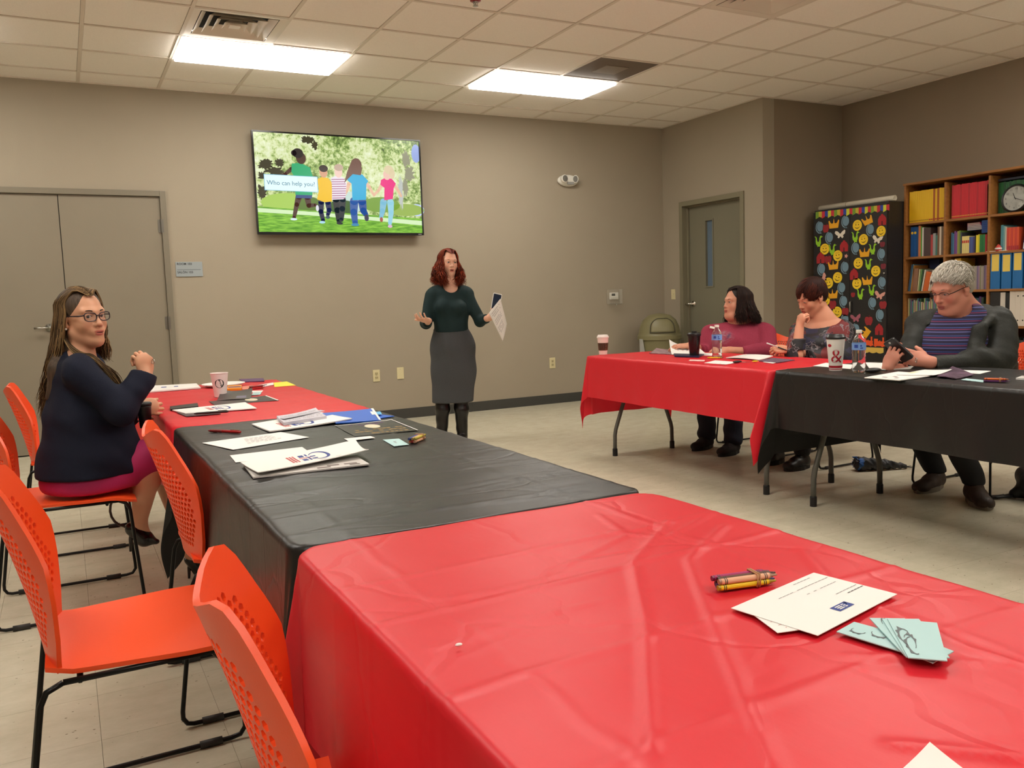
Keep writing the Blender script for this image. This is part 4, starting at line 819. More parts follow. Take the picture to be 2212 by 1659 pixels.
def hand_sdf(f, wrist, fwd, back, side, curl=(0.5, 0.7, 0.5), spread=0.06, thumb=(0.5, 0.3, 0.2), sc=1.0, wr=0.026, curls=None, k=0.008):
    """wrist point; fwd along the hand, back = direction the back of the hand faces, side = +1/-1: which way the thumb lies (x = fwd x back)"""
    y = nrm(fwd); z = nrm(np.asarray(back)-y*np.dot(back, y)); x = np.cross(y, z)*side; W = lambda a, b_, c_: np.asarray(wrist)+sc*(x*a+y*b_+z*c_)
    B = np.stack([x, y, z], -1)
    f.ell(W(0.002, 0.048, -0.001), (sc*0.039, sc*0.050, sc*0.0155), B, 0.012); f.ell(W(-0.010, 0.062, -0.003), (sc*0.030, sc*0.034, sc*0.0145), B, 0.010); f.ell(W(0.022, 0.034, -0.008), (sc*0.020, sc*0.032, sc*0.015), B, 0.012)
    f.cap(W(0, -0.01, 0), W(0, 0.02, 0), sc*wr, sc*wr*0.95, 0.015, sq=(z, 0.75))
    tips = []
    for i, (bx, by, L, r) in enumerate(((0.030, 0.086, 1.0, 0.0088), (0.010, 0.091, 1.1, 0.0090), (-0.011, 0.087, 1.02, 0.0085), (-0.030, 0.078, 0.80, 0.0075))):
        c3 = curls[i] if curls else curl; a = 0; ds = []; sp = spread*(1.5-i)
        for c_ in c3: a += c_; ds.append(nrm(x*math.sin(sp)*math.cos(a)+y*math.cos(a)*math.cos(sp)-z*math.sin(a)))
        tips.append(finger(f, W(bx, by-0.012, 0), ds, [sc*0.046*L, sc*0.028*L, sc*0.022*L], sc*r, sc*r*0.78))
    a, b_, c_ = thumb                                     # out to the side, across the palm, tip bend
    d1 = nrm(x*math.sin(a+0.35)+y*math.cos(a+0.35)-z*(0.35+b_)); d2 = nrm(x*math.sin(a)*0.8+y*math.cos(a)-z*(b_*1.2)); d3 = nrm(x*math.sin(a-c_)+y*math.cos(a-c_)-z*(b_+c_*0.5))
    tips.append(finger(f, W(0.016, 0.016, -0.006), [d1, d2, d3], [sc*0.034, sc*0.032, sc*0.026], sc*0.0135, sc*0.0088, 0.008))
    return W, tips
def strands(name, roots, paths, rad, m, parent, org, n=3):
    """hair: many fine tapering locks as one mesh"""
    mb_v = []; mb_f = []; o = 0
    for P, r in zip(paths, rad):
        k = len(P); T = np.gradient(P, axis=0); T /= np.linalg.norm(T, axis=1)[:, None]+1e-9; u = np.cross(T, np.array([0.3, 0.5, 0.81])); u /= np.linalg.norm(u, axis=1)[:, None]+1e-9; v = np.cross(T, u)
        tp = np.minimum(1, np.linspace(0.55, 1.6, k))*np.minimum(1, np.linspace(3.2, 0.12, k)); rr = (r*tp)[:, None]
        for j in range(n): a = 2*math.pi*j/n; mb_v.append(P+rr*(math.cos(a)*u+math.sin(a)*v))
        base = o; o += n*k
        i = np.arange(k-1)
        for j in range(n): j2 = (j+1) % n; mb_f.append(np.stack([base+j*k+i, base+j2*k+i, base+j2*k+i+1, base+j*k+i+1], -1))
    return arrays_obj(name, np.concatenate(mb_v), np.concatenate(mb_f), m, parent, org)
def catmull(P, n):
    P = np.array(P, float); P = np.vstack([2*P[0]-P[1], P, 2*P[-1]-P[-2]]); out = []; m_ = len(P)-3; ts = np.linspace(0, m_-1e-6, n)
    for t in ts:
        i = int(t); u = t-i; a, b_, c_, d = P[i:i+4]; out.append(0.5*((2*b_)+(-a+c_)*u+(2*a-5*b_+4*c_-d)*u*u+(-a+3*b_-3*c_+d)*u**3))
    return np.array(out)
def skin_mat(name): return mat(name, (255, 255, 255), 0.48, attr='Col', spec=0.4, bump=0.03, bscale=400, sss=0.08)
def cloth_mesh(f, name, m, parent, org, it=1, cols=None, mi=None):
    V, Q = f.mesh(); V = relax(V, Q, it); return arrays_obj(name, V, Q, m, parent, org, cols=cols(V) if cols else None, mi=mi(V, Q) if mi else None), V, Q
def wr(sx, sy, sz, ph=0.0): return lambda x, y, z: np.sin(x*sx+y*sy*0.7+z*sz*0.6+ph+2.2*np.sin(z*sz*0.35+x*9))*0.5+np.sin(x*sx*0.6-y*sy+z*sz+1.7*ph+1.6*np.sin(y*11+z*7))*0.5
# ================================================================== people
def short_hair(o, c, B, sc, wide, org, m, n, length, lift, flow, rad, seed, hairline, RX=0.079, RY=0.098, RZ=0.087, cy=-0.014, cz=0.034):
    R = np.random.RandomState(seed); W = lambda q: c+sc*(B@np.array([q[0]*wide, q[1], q[2]])); paths = []; rr = []; k = 0
    E = np.array([RX, RY, RZ]); C0 = np.array([0, cy, cz])
    while len(paths) < n and k < n*20:
        k += 1; d = nrm(R.normal(size=3)); p = C0+E*d
        if not hairline(p, math.atan2(p[0], p[1]-cy)): continue
        nr_ = nrm(d/E); fl = np.array(flow(p), float); fl = fl-nr_*np.dot(fl, nr_); fl = nrm(fl+R.normal(size=3)*0.18); L = length(p)*R.uniform(0.7, 1.2); pts = []; q = p.copy()
        for i in range(6):
            pts.append(W(q)); u = nrm((q-C0)/E); u = nrm(u/E); t_ = nrm(fl-u*np.dot(fl, u)); q = q+t_*L/5; s_ = (q-C0)/E; q = C0+E*s_/np.linalg.norm(s_)*(1+lift(p)*((i+1)/5)**0.7/0.09)
        paths.append(np.array(pts)); rr.append(sc*rad*R.uniform(0.6, 1.3))
    return strands('hair_locks', None, paths, rr, m, o, org)
def long_hair(o, c, B, sc, wide, org, m, n, L, rad, seed, th, drift, wave, wfreq=60, part=0.0, rx=0.087, ry=0.104, rz=0.094, clump=0.004, npt=22, front=0.078, gravity=True):
    """locks from a parting over the sides of the head, then hanging; th(side) -> azimuths of the frontmost and backmost locks"""
    R = np.random.RandomState(seed); W = lambda q: c+sc*(B@np.array([q[0]*wide, q[1], q[2]])); paths = []; rr = []
    for i in range(n):
        s_ = -1 if i % 2 else 1; u = R.uniform(0, 1); lay = R.uniform(-1, 1); t0, t1 = th(s_); a = t0+(t1-t0)*u; y0 = front-(front+0.075)*u**0.8
        rt = 1+0.03*lay; e0 = math.asin(np.clip((y0+0.015)/ry, -1, 1)); z0 = 0.032+rz*math.cos(e0)
        def el(az, elv): return np.array([s_*rx*rt*math.sin(az)*math.cos(elv), -0.015+ry*rt*math.cos(az)*math.cos(elv), 0.032+rz*rt*math.sin(elv)])
        P0 = np.array([part+s_*R.uniform(0.0, 0.014), y0, z0]); am = a*0.85+0.15*(math.pi/2) if u < 0.5 else a
        P1 = el(am, 0.95); P1[1] = 0.5*P1[1]+0.5*y0*0.9; P2 = el(a, 0.35); P3 = el(a, -0.12); P3[2] = 0.018
        pts = [W(P0), W(P1), W(P2), W(P3)]; Li = L(s_, u)*R.uniform(0.82, 1.04); q = W(P3); out = B@np.array([s_*math.sin(a), math.cos(a), 0.0])
        seg = 5; dv = drift(s_, u)
        for k in range(1, seg+1):
            f_ = k/seg; pts.append(q+np.array([0, 0, -1.0])*Li*f_+out*dv[0](f_)*1.0+np.array(dv[1])*f_**1.2+(B[:, 0]*R.normal()+B[:, 1]*R.normal())*clump*f_)
        P = catmull(pts, npt); w_ = wave*np.clip(np.linspace(-0.3, 1.2, npt), 0, 1); ph = R.uniform(0, 6.28); sl = np.linspace(0, 1, npt)*Li*wfreq
        P = P+(np.sin(sl+ph)*w_)[:, None]*B[:, 0]+(np.cos(sl*0.9+ph*1.7)*w_)[:, None]*B[:, 1]
        paths.append(P); rr.append(rad*R.uniform(0.6, 1.3))
    return strands('hair_locks', None, paths, rr, m, o, org)
def hair_mat(name, rgb, rgb2, scale=40, rough=0.58):
    m = mat(name, rgb, rough, spec=0.18, bump=0.2, bscale=500); nt = m.node_tree; N = nt.nodes; L = nt.links; b = N['Principled BSDF']
    g = N.new('ShaderNodeNewGeometry'); mr = N.new('ShaderNodeValToRGB'); mr.color_ramp.elements[0].color = lin(rgb)+(1,); mr.color_ramp.elements[1].color = lin(rgb2)+(1,)
    mr.color_ramp.elements[0].position = 0.25; mr.color_ramp.elements[1].position = 0.95; L.new(g.outputs['Random Per Island'], mr.inputs[0]); L.new(mr.outputs[0], b.inputs['Base Color']); return m
def box_of(pts, pad):
    P = np.array(pts); return P.min(0)-pad, P.max(0)+pad
def vb(P, x0, x1, y0, y1, d0, d1, pad=0.05): return box_of([P(x, y, d) for x in (x0, x1) for y in (y0, y1) for d in (d0, d1)], pad)
def glasses(o, W, B, sc, m, w=0.026, h=0.017, y=0.098, cat=0.0, rimless=False, thick=0.0021, col_lens=True, z=0.001):
    fr = MB(); ln = MB()
    for q in (-1, 1):
        pts = []
        for i in range(20):
            a = 2*math.pi*i/20; ca, sa = math.cos(a), math.sin(a); ex = abs(ca)**0.75*np.sign(ca)*w; ez = abs(sa)**0.75*np.sign(sa)*h
            if q*ex*q > 0: ez += cat*max(0, ca)*(1 if sa > -0.2 else 0.3)
            xx = q*(0.0325+ex); pts.append(W(xx, y-0.13*max(0, abs(xx)-0.02)**1.0-0.0, z+ez))
        if rimless: fr.tube(pts[0:11], sc*thick*0.9, 6)
        else: fr.tube(pts, sc*thick, 6, closed=True)
        ln.add(pts, [tuple(range(20))])
        fr.tube([W(q*(0.0325+w), y-0.008, z+0.004+cat), W(q*0.072, y-0.025, z+0.006), W(q*0.078, 0.02, z+0.006), W(q*0.079, -0.015, z+0.002), W(q*0.078, -0.03, z-0.015)], [sc*thick*1.2, sc*thick*1.5, sc*thick*1.2, sc*thick, sc*thick], 6)
    fr.tube([W(-0.008, y+0.001, z+0.004), W(0, y+0.004, z+0.007), W(0.008, y+0.001, z+0.004)], sc*thick, 6)
    g = fr.build('glasses', m, o, smooth=True, org=o['_org'])
    ln.build('lens', mat('spectacle_lens', (235, 235, 235), 0.03, alpha=0.05, spec=0.5), g, org=o['_org']); return g
def person(label, sp, x, y):
    t = thing('person', label, 'person', (x, y, 0)); t['_org'] = [x, y, 0.0]; return t
# ---------------------------------------------------------------- the woman in the navy jacket
def woman_navy():
    sp = Spot(-0.80, -4.20); P = sp.P; org = (-0.80, -4.20, 0.0); t = person('woman in a navy jacket and magenta skirt, seated, looking back over her shoulder', sp, org[0], org[1])
    fw = sp.dir(0.56, 0.82, -0.02); up = nrm(sp.U-0.05*sp.R); B = basis(fw, up); sc = 0.98; em_ = P(203, 683, -0.03); c = em_-B@np.array([0, 0.0735, 0.003])*sc; wide = 0.95
    nb = P(172, 790, 0.02); fist = P(313, 812, -0.16); hand2 = P(293, 880, 0.02)
    f = Field(*vb(P, 60, 460, 600, 1255, -0.3, 0.3, 0.05), zones=[(c, 0.15, 0.003), (P(316, 785, -0.16), 0.065, 0.0028), (P(312, 878, 0.0), 0.06, 0.0028)], coarse=0.010)
    W = head_sdf(f, c, B, sc, wide, jaw=0.88, nose=0.99, brow=0.8, neck=nb, nr=0.050, lids=0.0058)
    f.cap(nb, P(172, 830, 0.02), 0.06, 0.07, 0.04); f.cap(P(172, 830, 0.02), P(195, 1000, 0), 0.07, 0.09, 0.03)
    f.cap(P(312, 830, -0.16), fist, 0.028, 0.025, 0.01); f.cap(P(270, 880, 0.05), hand2, 0.028, 0.025, 0.01)
    hand_sdf(f, fist, sp.dir(0.05, -0.1, 1), sp.dir(0.5, 0.8, 0.2), 1, curls=[(1.1, 1.5, 0.8)]*4, thumb=(0.3, 0.5, 0.9), sc=0.92)
    hand_sdf(f, hand2, sp.dir(0.95, -0.1, -0.05), sp.dir(0.25, 0.95, 0.1), 1, curls=[(0.7, 1.3, 0.9)]*4, thumb=(0.6, 0.5, 0.4), sc=0.92)
    kn, an = P(326, 985, -0.07), P(300, 1128, -0.06)              # the leg crossed over, foot hanging
    f.cap(P(210, 1030, -0.05), kn, 0.08, 0.055, 0.02); f.cap(kn, kn+(an-kn)*0.35, 0.052, 0.052, 0.02); f.cap(kn+(an-kn)*0.35, an, 0.050, 0.030, 0.02); toe = P(316, 1157, -0.06); f.cap(an, P(292, 1148, -0.06), 0.027, 0.024, 0.01); f.cap(an, toe, 0.027, 0.020, 0.015)
    kn2, an2 = P(350, 1010, 0.12), P(418, 1205, 0.06)
    f.cap(P(210, 1030, 0.12), kn2, 0.08, 0.055, 0.02); f.cap(kn2, an2, 0.052, 0.030, 0.02); f.cap(an2, P(434, 1226, 0.05), 0.026, 0.018, 0.01)
    V, Q = f.mesh(); V = relax(V, Q, 1, 0.3)
    C = skin_cols(V, c, B, sc, wide, (208, 154, 122), (176, 84, 78), fl=0.30)
    arrays_obj('body', V, Q, skin_mat('skin'), t, org, cols=C)
    head_extras(t, c, B, sc, wide, org, eye=(48, 30, 20), gaze=(0.42, 0.0), brow=(46, 34, 26), bw=0.0036)
    glasses(t, W, B, sc, mat('dark_tortoise', (38, 30, 38), 0.25), w=0.0265, h=0.0165, cat=0.004, thick=0.0022)
    MB().ball(W(0.083, 0.004, -0.043), 0.0045, 12).build('earring', mat('pearl', (230, 220, 205), 0.15), t, smooth=True, org=org)
    MB().tube([P(331+3*math.cos(a), 781+5*math.sin(a), -0.16-0.008*math.cos(a)) for a in np.linspace(0, 6.28, 14)[:-1]], 0.0016, 6, closed=True).build('ring', M_steel, t, smooth=True, org=org)
    # jacket
    V_ = sp.V; g = Field(*vb(P, 50, 350, 740, 1060, -0.32, 0.3, 0.05), zones=[(P(300, 840, -0.15), 0.12, 0.006)], coarse=0.0075)
    g.cap(P(170, 830, 0.02), P(178, 905, 0.0), 0.100, 0.128, 0.05, sq=(V_, 1.45)); g.cap(P(178, 905, 0.0), P(192, 985, 0), 0.128, 0.168, 0.05, sq=(V_, 1.2)); g.cap(P(192, 985, 0), P(194, 1040, 0), 0.178, 0.197, 0.04, sq=(V_, 1.10))
    g.cap(P(170, 795, -0.12), P(178, 796, 0.14), 0.058, 0.058, 0.05); g.cap(P(172, 788, 0.02), P(184, 768, 0.0), 0.075, 0.060, 0.03)
    g.cap(P(172, 808, -0.165), P(262, 884, -0.21), 0.064, 0.055, 0.035); g.cap(P(262, 884, -0.21), P(316, 806, -0.16), 0.058, 0.043, 0.03)
    g.cap(P(180, 808, 0.17), P(265, 905, 0.12), 0.062, 0.052, 0.03); g.cap(P(265, 905, 0.12), P(296, 885, 0.03), 0.052, 0.040, 0.02)
    g.cap(P(195, 800, -0.06), P(240, 880, -0.04), 0.05, 0.06, 0.05); g.cap(P(255, 900, -0.05), P(288, 1040, -0.04), 0.045, 0.052, 0.05, sq=(V_, 1.8))
    g.wrinkle(0.005, wr(22, 20, 34, 0.5)); g.wrinkle(0.002, wr(55, 40, 60, 1.5))
    g.plane(P(192, 1038, -0.19), (0, 0, -1), 0.006, c=P(192, 1060, 0), r=(0.5, 0.5, 0.2)); g.plane(P(314, 806, -0.16), nrm(P(318, 780, -0.15)-P(300, 830, -0.17)), 0.003, c=P(320, 790, -0.16), r=(0.07, 0.07, 0.07))
    g.plane(P(296, 885, 0.03), sp.dir(1, 0, 0), 0.003, c=P(318, 880, 0.03), r=(0.045, 0.07, 0.05))
    g.ell(P(186, 758, -0.02), (0.066, 0.066, 0.06), None, 0.01, 'cut')
    jm = mat('navy_wool', (24, 28, 44), 0.8, bump=0.25, bscale=420, spec=0.2)
    jk, _, _ = cloth_mesh(g, 'jacket', jm, t, org)
    for q in ((318, 822), (321, 828), (323, 834)): MB().lathe([(0.0075, 0), (0.0075, 0.003), (0, 0.003)], 12, fn=lambda x, y, z, q=q: tuple(P(*q, -0.202)+sp.R*x+sp.U*y-sp.V*z)).build('button', mat('dark_button', (46, 44, 50), 0.3), jk, org=org)
    # skirt
    g = Field(*vb(P, 60, 380, 920, 1100, -0.25, 0.3, 0.05), coarse=0.008)
    g.ell(P(194, 1034, 0.0), (0.180, 0.195, 0.110), None, 0.03); g.cap(P(205, 1035, -0.07), P(326, 985, -0.07), 0.108, 0.073, 0.04); g.cap(P(205, 1035, 0.12), P(345, 1008, 0.12), 0.105, 0.073, 0.04)
    g.plane((0, 0, 0.456), (0, 0, -1), 0.012); g.wrinkle(0.002, wr(20, 20, 16, 2))
    cloth_mesh(g, 'skirt', mat('magenta_jersey', (172, 30, 92), 0.7, bump=0.15, bscale=300), t, org)
    # shoes
    sm = mat('black_patent', (14, 12, 13), 0.2, spec=0.6)
    for a, hl, to in ((an, P(288, 1148, -0.06), P(337, 1170, -0.06)), (an2, P(414, 1212, 0.06), P(457, 1243, 0.05))):
        g = Field(*box_of([a, hl, to], 0.06), coarse=0.0035); mid = (hl+to)/2
        g.cap(hl+np.array([0, 0, 0.012]), mid+np.array([0, 0, -0.008]), 0.031, 0.034, 0.01); g.cap(mid+np.array([0, 0, -0.006]), to, 0.035, 0.014, 0.01, sq=(sp.U, 0.8)); g.ell(a+np.array([0, 0, 0.035]), (0.04, 0.04, 0.05), None, 0.01, 'cut')
        sh, _, _ = cloth_mesh(g, 'shoe', sm, t, org)
        MB().tube([hl+np.array([0, 0, -0.005]), hl+np.array([-0.012, 0, -0.03]), hl+np.array([-0.016, 0, -0.08])], [0.016, 0.008, 0.0045], 8).build('heel', sm, sh, smooth=True, org=org)
    # hair: cap, then long locks down the back and over the near shoulder
    g = Field(*vb(P, 90, 260, 600, 900, -0.2, 0.2, 0.03), coarse=0.006); hm = hair_mat('hair_brown_streaked', (58, 43, 30), (150, 120, 80))
    g.ell(W(0, -0.020, 0.040), (0.079, 0.090, 0.082), B, 0.01); g.ell(W(0, -0.045, -0.01), (0.072, 0.062, 0.080), B, 0.02)
    g.cap(W(0.0, -0.075, -0.03), P(128, 800, 0.0), 0.050, 0.036, 0.03); g.cap(P(128, 800, 0.0), P(110, 858, -0.01), 0.036, 0.02, 0.03)
    g.ell(W(0, 0.105, -0.016), (0.074, 0.080, 0.094), B, 0.006, 'cut')
    cloth_mesh(g, 'hair', mat('hair_brown_base', (70, 54, 38), 0.65, var=0.45, vscale=120, stretch=(1, 1, 0.12), bump=0.4, bscale=150), t, org)
    def th(s): return (math.radians(76), math.radians(178)) if s > 0 else (math.radians(66), math.radians(178))
    def drift(s, u):
        if s < 0 and u < 0.30: return (lambda f_: 0.004*f_, sp.R*0.0+sp.V*0.0)
        if s > 0: return (lambda f_: 0.004*f_, -sp.R*(0.050+0.035*(1-u))+sp.V*0.05*(1-u))
        return (lambda f_: 0.004*f_, -sp.R*0.03-sp.V*0.02)
    def L(s, u):
        if s < 0 and u < 0.30: return 0.20
        return 0.40
    long_hair(t, c, B, sc, wide, org, hm, 2000, L, 0.0026, 11, th, drift, 0.003, 14, part=0.004, rx=0.086, ry=0.108, rz=0.092, clump=0.010, front=0.074)
    k = []; R = np.random.RandomState(5); jt = lambda s_: R.normal(size=3)*s_
    for i in range(260):                          # lock falling over the near shoulder to the front
        a = R.uniform(-1, 1); b_ = R.uniform(-1, 1)
        k.append(catmull([W(0.076, -0.03+0.015*a, 0.0), W(0.074, -0.032, -0.07)+jt(0.003), P(166+5*a, 762+2*b_, -0.115)+jt(0.003), P(205+3*a, 776+5*b_, -0.150)+jt(0.003), P(243+4*a, 812-6*b_, -0.150)+jt(0.004), P(268+8*a, 856-8*b_, -0.140)+jt(0.005)], 20))
    strands('hair_locks', None, k, [0.0024*R.uniform(0.6, 1.2) for _ in k], hm, t, org)
    # black cup held low in the far hand
    q = P(313, 900, -0.02); cp = thing('travel_cup', 'small black cup held low by the woman in the navy jacket', 'cup', q)
    MB().lathe([(0.022, -0.045), (0.027, 0.04), (0.028, 0.045), (0.0, 0.046)], 20).build('cup_body', M_black, cp, smooth=True); MB().lathe([(0.029, 0.045), (0.030, 0.055), (0.024, 0.06), (0, 0.06)], 20).build('lid', M_black, cp, smooth=True)
    return t
woman_navy()
# ---------------------------------------------------------------- the standing woman
def woman_green():
    sp = Spot(1.90, -1.70); P = sp.P; org = (1.90, -1.70, 0.0); t = person('standing woman with curly red hair, dark green top and grey skirt, talking with open hands', sp, org[0], org[1])
    B = basis(sp.dir(0.34, 0.93, -0.05), sp.U+0.05*sp.R); sc = 0.925; wide = 0.97; c = P(974, 567, 0)-B@np.array([0, 0.0735, 0.003])*sc*0.9
    w1, w2 = P(925, 693, -0.28), P(1057, 686, -0.20)
    f = Field(*vb(P, 900, 1110, 530, 960, -0.45, 0.2, 0.06), zones=[(c, 0.14, 0.0034), (P(922, 688, -0.30), 0.09, 0.0032), (P(1072, 672, -0.24), 0.11, 0.0032)], coarse=0.011)
    W = head_sdf(f, c, B, sc, wide, jaw=0.84, nose=0.98, brow=0.8, neck=P(972, 616, 0.03), nr=0.041, mouth_open=0.0045, lids=0.006)
    f.cap(P(972, 622, 0.03), P(972, 650, 0.03), 0.065, 0.085, 0.05); f.cap(P(972, 650, 0.03), P(975, 740, 0.03), 0.07, 0.08, 0.03)
    f.cap(P(945, 633, 0.01), P(1000, 633, 0.01), 0.034, 0.034, 0.03)
    for a, e, w_ in ((P(933, 640, 0), P(922, 700, -0.04), w1), (P(1010, 640, 0), P(1038, 694, -0.06), w2)): f.cap(a, e, 0.028, 0.026, 0.02); f.cap(e, w_, 0.030, 0.023, 0.02)
    hand_sdf(f, w1, sp.dir(-0.45, 0.85, 0.12), sp.dir(0.1, 0.35, -1), -1, curls=[(0.3, 0.5, 0.4), (0.25, 0.45, 0.3), (0.3, 0.5, 0.3), (0.35, 0.5, 0.3)], spread=0.10, thumb=(1.0, 0.1, 0.1), sc=0.88)
    hand_sdf(f, w2, sp.dir(0.75, 0.25, 0.62), sp.dir(0.35, -0.9, -0.2), -1, curls=[(0.9, 0.9, 0.5)]*4, thumb=(0.7, 0.5, 0.3), sc=0.90)
    V, Q = f.mesh(); V = relax(V, Q, 1, 0.3)
    C = skin_cols(V, c, B, sc, wide, (224, 172, 146), (190, 104, 92), fl=0.35, mouth_open=0.0045); arrays_obj('body', V, Q, skin_mat('skin'), t, org, cols=C)
    head_extras(t, c, B, sc, wide, org, eye=(60, 70, 60), gaze=(-0.18, 0.0), brow=(88, 44, 30), bw=0.0026, teeth=True)
    # top
    V_, R_ = sp.V, sp.R
    g = Field(*vb(P, 905, 1070, 600, 725, -0.30, 0.2, 0.05), coarse=0.0065)
    g.cap(P(972, 640, 0.02), P(973, 672, 0.01), 0.125, 0.135, 0.04, sq=(V_, 0.78)); g.cap(P(973, 672, 0.01), P(974, 716, 0.02), 0.132, 0.138, 0.05, sq=(V_, 0.80)); g.ell(P(956, 664, -0.085), (0.056, 0.056, 0.055), None, 0.05); g.ell(P(993, 664, -0.085), (0.056, 0.056, 0.055), None, 0.05)
    g.cap(P(938, 634, 0.01), P(1006, 634, 0.01), 0.055, 0.055, 0.05); g.cap(P(972, 618, 0.03), P(972, 632, 0.02), 0.07, 0.09, 0.04)
    g.cap(P(932, 640, 0.0), P(920, 698, -0.04), 0.052, 0.046, 0.03); g.cap(P(920, 698, -0.04), P(923, 697, -0.21), 0.045, 0.036, 0.02)
    g.cap(P(1010, 640, 0.0), P(1037, 694, -0.06), 0.052, 0.044, 0.03); g.cap(P(1037, 694, -0.06), P(1052, 688, -0.16), 0.044, 0.036, 0.02)
    g.wrinkle(0.0035, wr(24, 20, 30, 1.0)); g.plane(P(923, 697, -0.205), sp.dir(0, 1, 0.1), 0.003, c=P(923, 697, -0.27), r=(0.09, 0.09, 0.09)); g.plane(P(1051, 688, -0.155), nrm(P(1057, 686, -0.20)-P(1037, 694, -0.06)), 0.003, c=P(1058, 686, -0.20), r=(0.07, 0.07, 0.07))
    g.ell(P(976, 612, -0.06), (0.075, 0.10, 0.075), None, 0.008, 'cut'); g.plane(P(972, 717, 0), (0, 0, -1), 0.004, c=P(972, 730, 0), r=(0.3, 0.3, 0.07))
    cloth_mesh(g, 'top', mat('dark_green_jersey', (24, 44, 46), 0.75, bump=0.2, bscale=300, spec=0.25), t, org)
    # pencil skirt
    g = Field(*vb(P, 920, 1040, 700, 880, -0.2, 0.25, 0.05), coarse=0.007)
    g.cap(P(973, 712, 0.02), P(978, 750, 0.02), 0.135, 0.172, 0.04, sq=(V_, 0.72)); g.cap(P(978, 750, 0.02), P(980, 800, 0.02), 0.176, 0.176, 0.04, sq=(V_, 0.70)); g.cap(P(980, 800, 0.02), P(978, 870, 0.02), 0.176, 0.166, 0.04, sq=(V_, 0.68))
    g.wrinkle(0.0012, wr(14, 14, 12, 2)); g.plane(P(972, 709, 0), (0, 0, 1), 0.003, c=P(972, 690, 0), r=(0.3, 0.3, 0.075)); g.plane(P(978, 869, 0), (0, 0, -1), 0.004, c=P(978, 900, 0), r=(0.3, 0.3, 0.13))
    sk, _, _ = cloth_mesh(g, 'skirt', mat('charcoal_melange', (72, 74, 76), 0.85, var=0.18, vscale=180, bump=0.2, bscale=350, spec=0.2, stretch=(1, 1, 5)), t, org)
    bm_ = mat('black_leather', (16, 14, 14), 0.32, bump=0.25, bscale=40)
    for x0, s_ in ((957, -1), (996, 1)):
        kn = P(x0, 862, 0.03); g = Field(*box_of([kn, P(x0, 985, -0.15)], 0.09), coarse=0.006); an = np.array([*P(x0+s_*2, 930, 0.03)[:2], 0.12]); 
        g.cap(kn+np.array([0, 0, 0.03]), kn+(an-kn)*0.35, 0.060, 0.060, 0.02); g.cap(kn+(an-kn)*0.35, an, 0.060, 0.044, 0.02); g.cap(an, np.array([an[0], an[1], 0.045]), 0.044, 0.042, 0.02)
        toe = np.array([an[0], an[1], 0.03])-sp.V*0.16+sp.R*0.02*s_; g.cap(np.array([an[0], an[1], 0.04]), toe, 0.040, 0.024, 0.02, sq=((0, 0, 1), 0.9)); g.wrinkle(0.003, wr(20, 20, 60, 3*s_)); g.plane((0, 0, 0.001), (0, 0, -1), 0.002)
        cloth_mesh(g, 'boot', bm_, t, org)
    # curly red hair
    hm = hair_mat('hair_auburn', (70, 24, 12), (156, 62, 32)); g = Field(*vb(P, 920, 1025, 525, 650, -0.2, 0.2, 0.03), coarse=0.006)
    g.ell(W(0, -0.022, 0.038), (0.074, 0.086, 0.079), B, 0.02); g.ell(W(0, -0.050, -0.03), (0.082, 0.055, 0.10), B, 0.03); g.ell(W(0.072, -0.015, -0.075), (0.036, 0.045, 0.085), B, 0.03); g.ell(W(-0.070, -0.015, -0.075), (0.036, 0.045, 0.085), B, 0.03)
    g.ell(W(0, 0.105, -0.022), (0.062, 0.088, 0.086), B, 0.008, 'cut'); g.wrinkle(0.004, wr(70, 60, 80, 1)); cloth_mesh(g, 'hair', mat('hair_auburn_base', (66, 22, 12), 0.75, var=0.4, vscale=120, bump=0.4, bscale=150), t, org)
    th = lambda s: (math.radians(50), math.radians(176))
    def drift(s, u): return (lambda f_: 0.030*math.sin(f_*2.4), -sp.V*0.060*(1-u)+sp.R*(0.030*s*(1-u)))
    long_hair(t, c, B, sc, wide, org, hm, 2200, lambda s, u: 0.205, 0.0027, 21, th, drift, 0.014, 85, part=-0.006, rx=0.090, ry=0.103, rz=0.094, clump=0.022, npt=30, front=0.075)
    # sheet of paper and phone in the raised hand
    a = [P(*q) for q in ((1081, 645, -0.30), (1056, 676, -0.30), (1086, 738, -0.28), (1095, 700, -0.22))]
    n1, n2 = 12, 14; pv = []
    for i in range(n1+1):
        for j in range(n2+1):
            u, v = i/n1, j/n2; q = (1-v)*((1-u)*a[1]+u*a[0])+v*((1-u)*a[2]+u*a[3]); pv.append(q-sp.V*(0.030*math.sin(math.pi*u)*v+0.01*math.sin(3*v)))
    pp = thing('letter_sheet', 'printed white sheet held up by the standing woman', 'paper', P(1075, 680, -0.28)); o_ = tuple(pp.location)
    b = MB().add(pv, [(i*(n2+1)+j, (i+1)*(n2+1)+j, (i+1)*(n2+1)+j+1, i*(n2+1)+j+1) for i in range(n1) for j in range(n2)]).build('sheet', mat('paper_white', (232, 228, 220), 0.7, transl=0.15), pp, smooth=True, org=o_); md = b.modifiers.new('s', 'SOLIDIFY'); md.thickness = 0.0006
    tx = MB(); R = np.random.RandomState(4)
    for r in range(12):
        if r in (3, 7): continue
        v0 = 0.10+r*0.062; L_ = 0.72 if r != 1 else 0.5
        for k in range(9):
            if R.rand() < 0.12: continue
            u0 = 0.12+k*L_/9; u1 = u0+L_/9*0.8
            if u1 > 0.9-v0*0.3: continue
            def bl(u, v): q = (1-v)*((1-u)*a[1]+u*a[0])+v*((1-u)*a[2]+u*a[3]); return q-sp.V*(0.030*math.sin(math.pi*u)*v+0.01*math.sin(3*v)+0.0012)
            tx.add([bl(u0, v0), bl(u1, v0), bl(u1, v0+0.016), bl(u0, v0+0.016)], [(0, 1, 2, 3)])
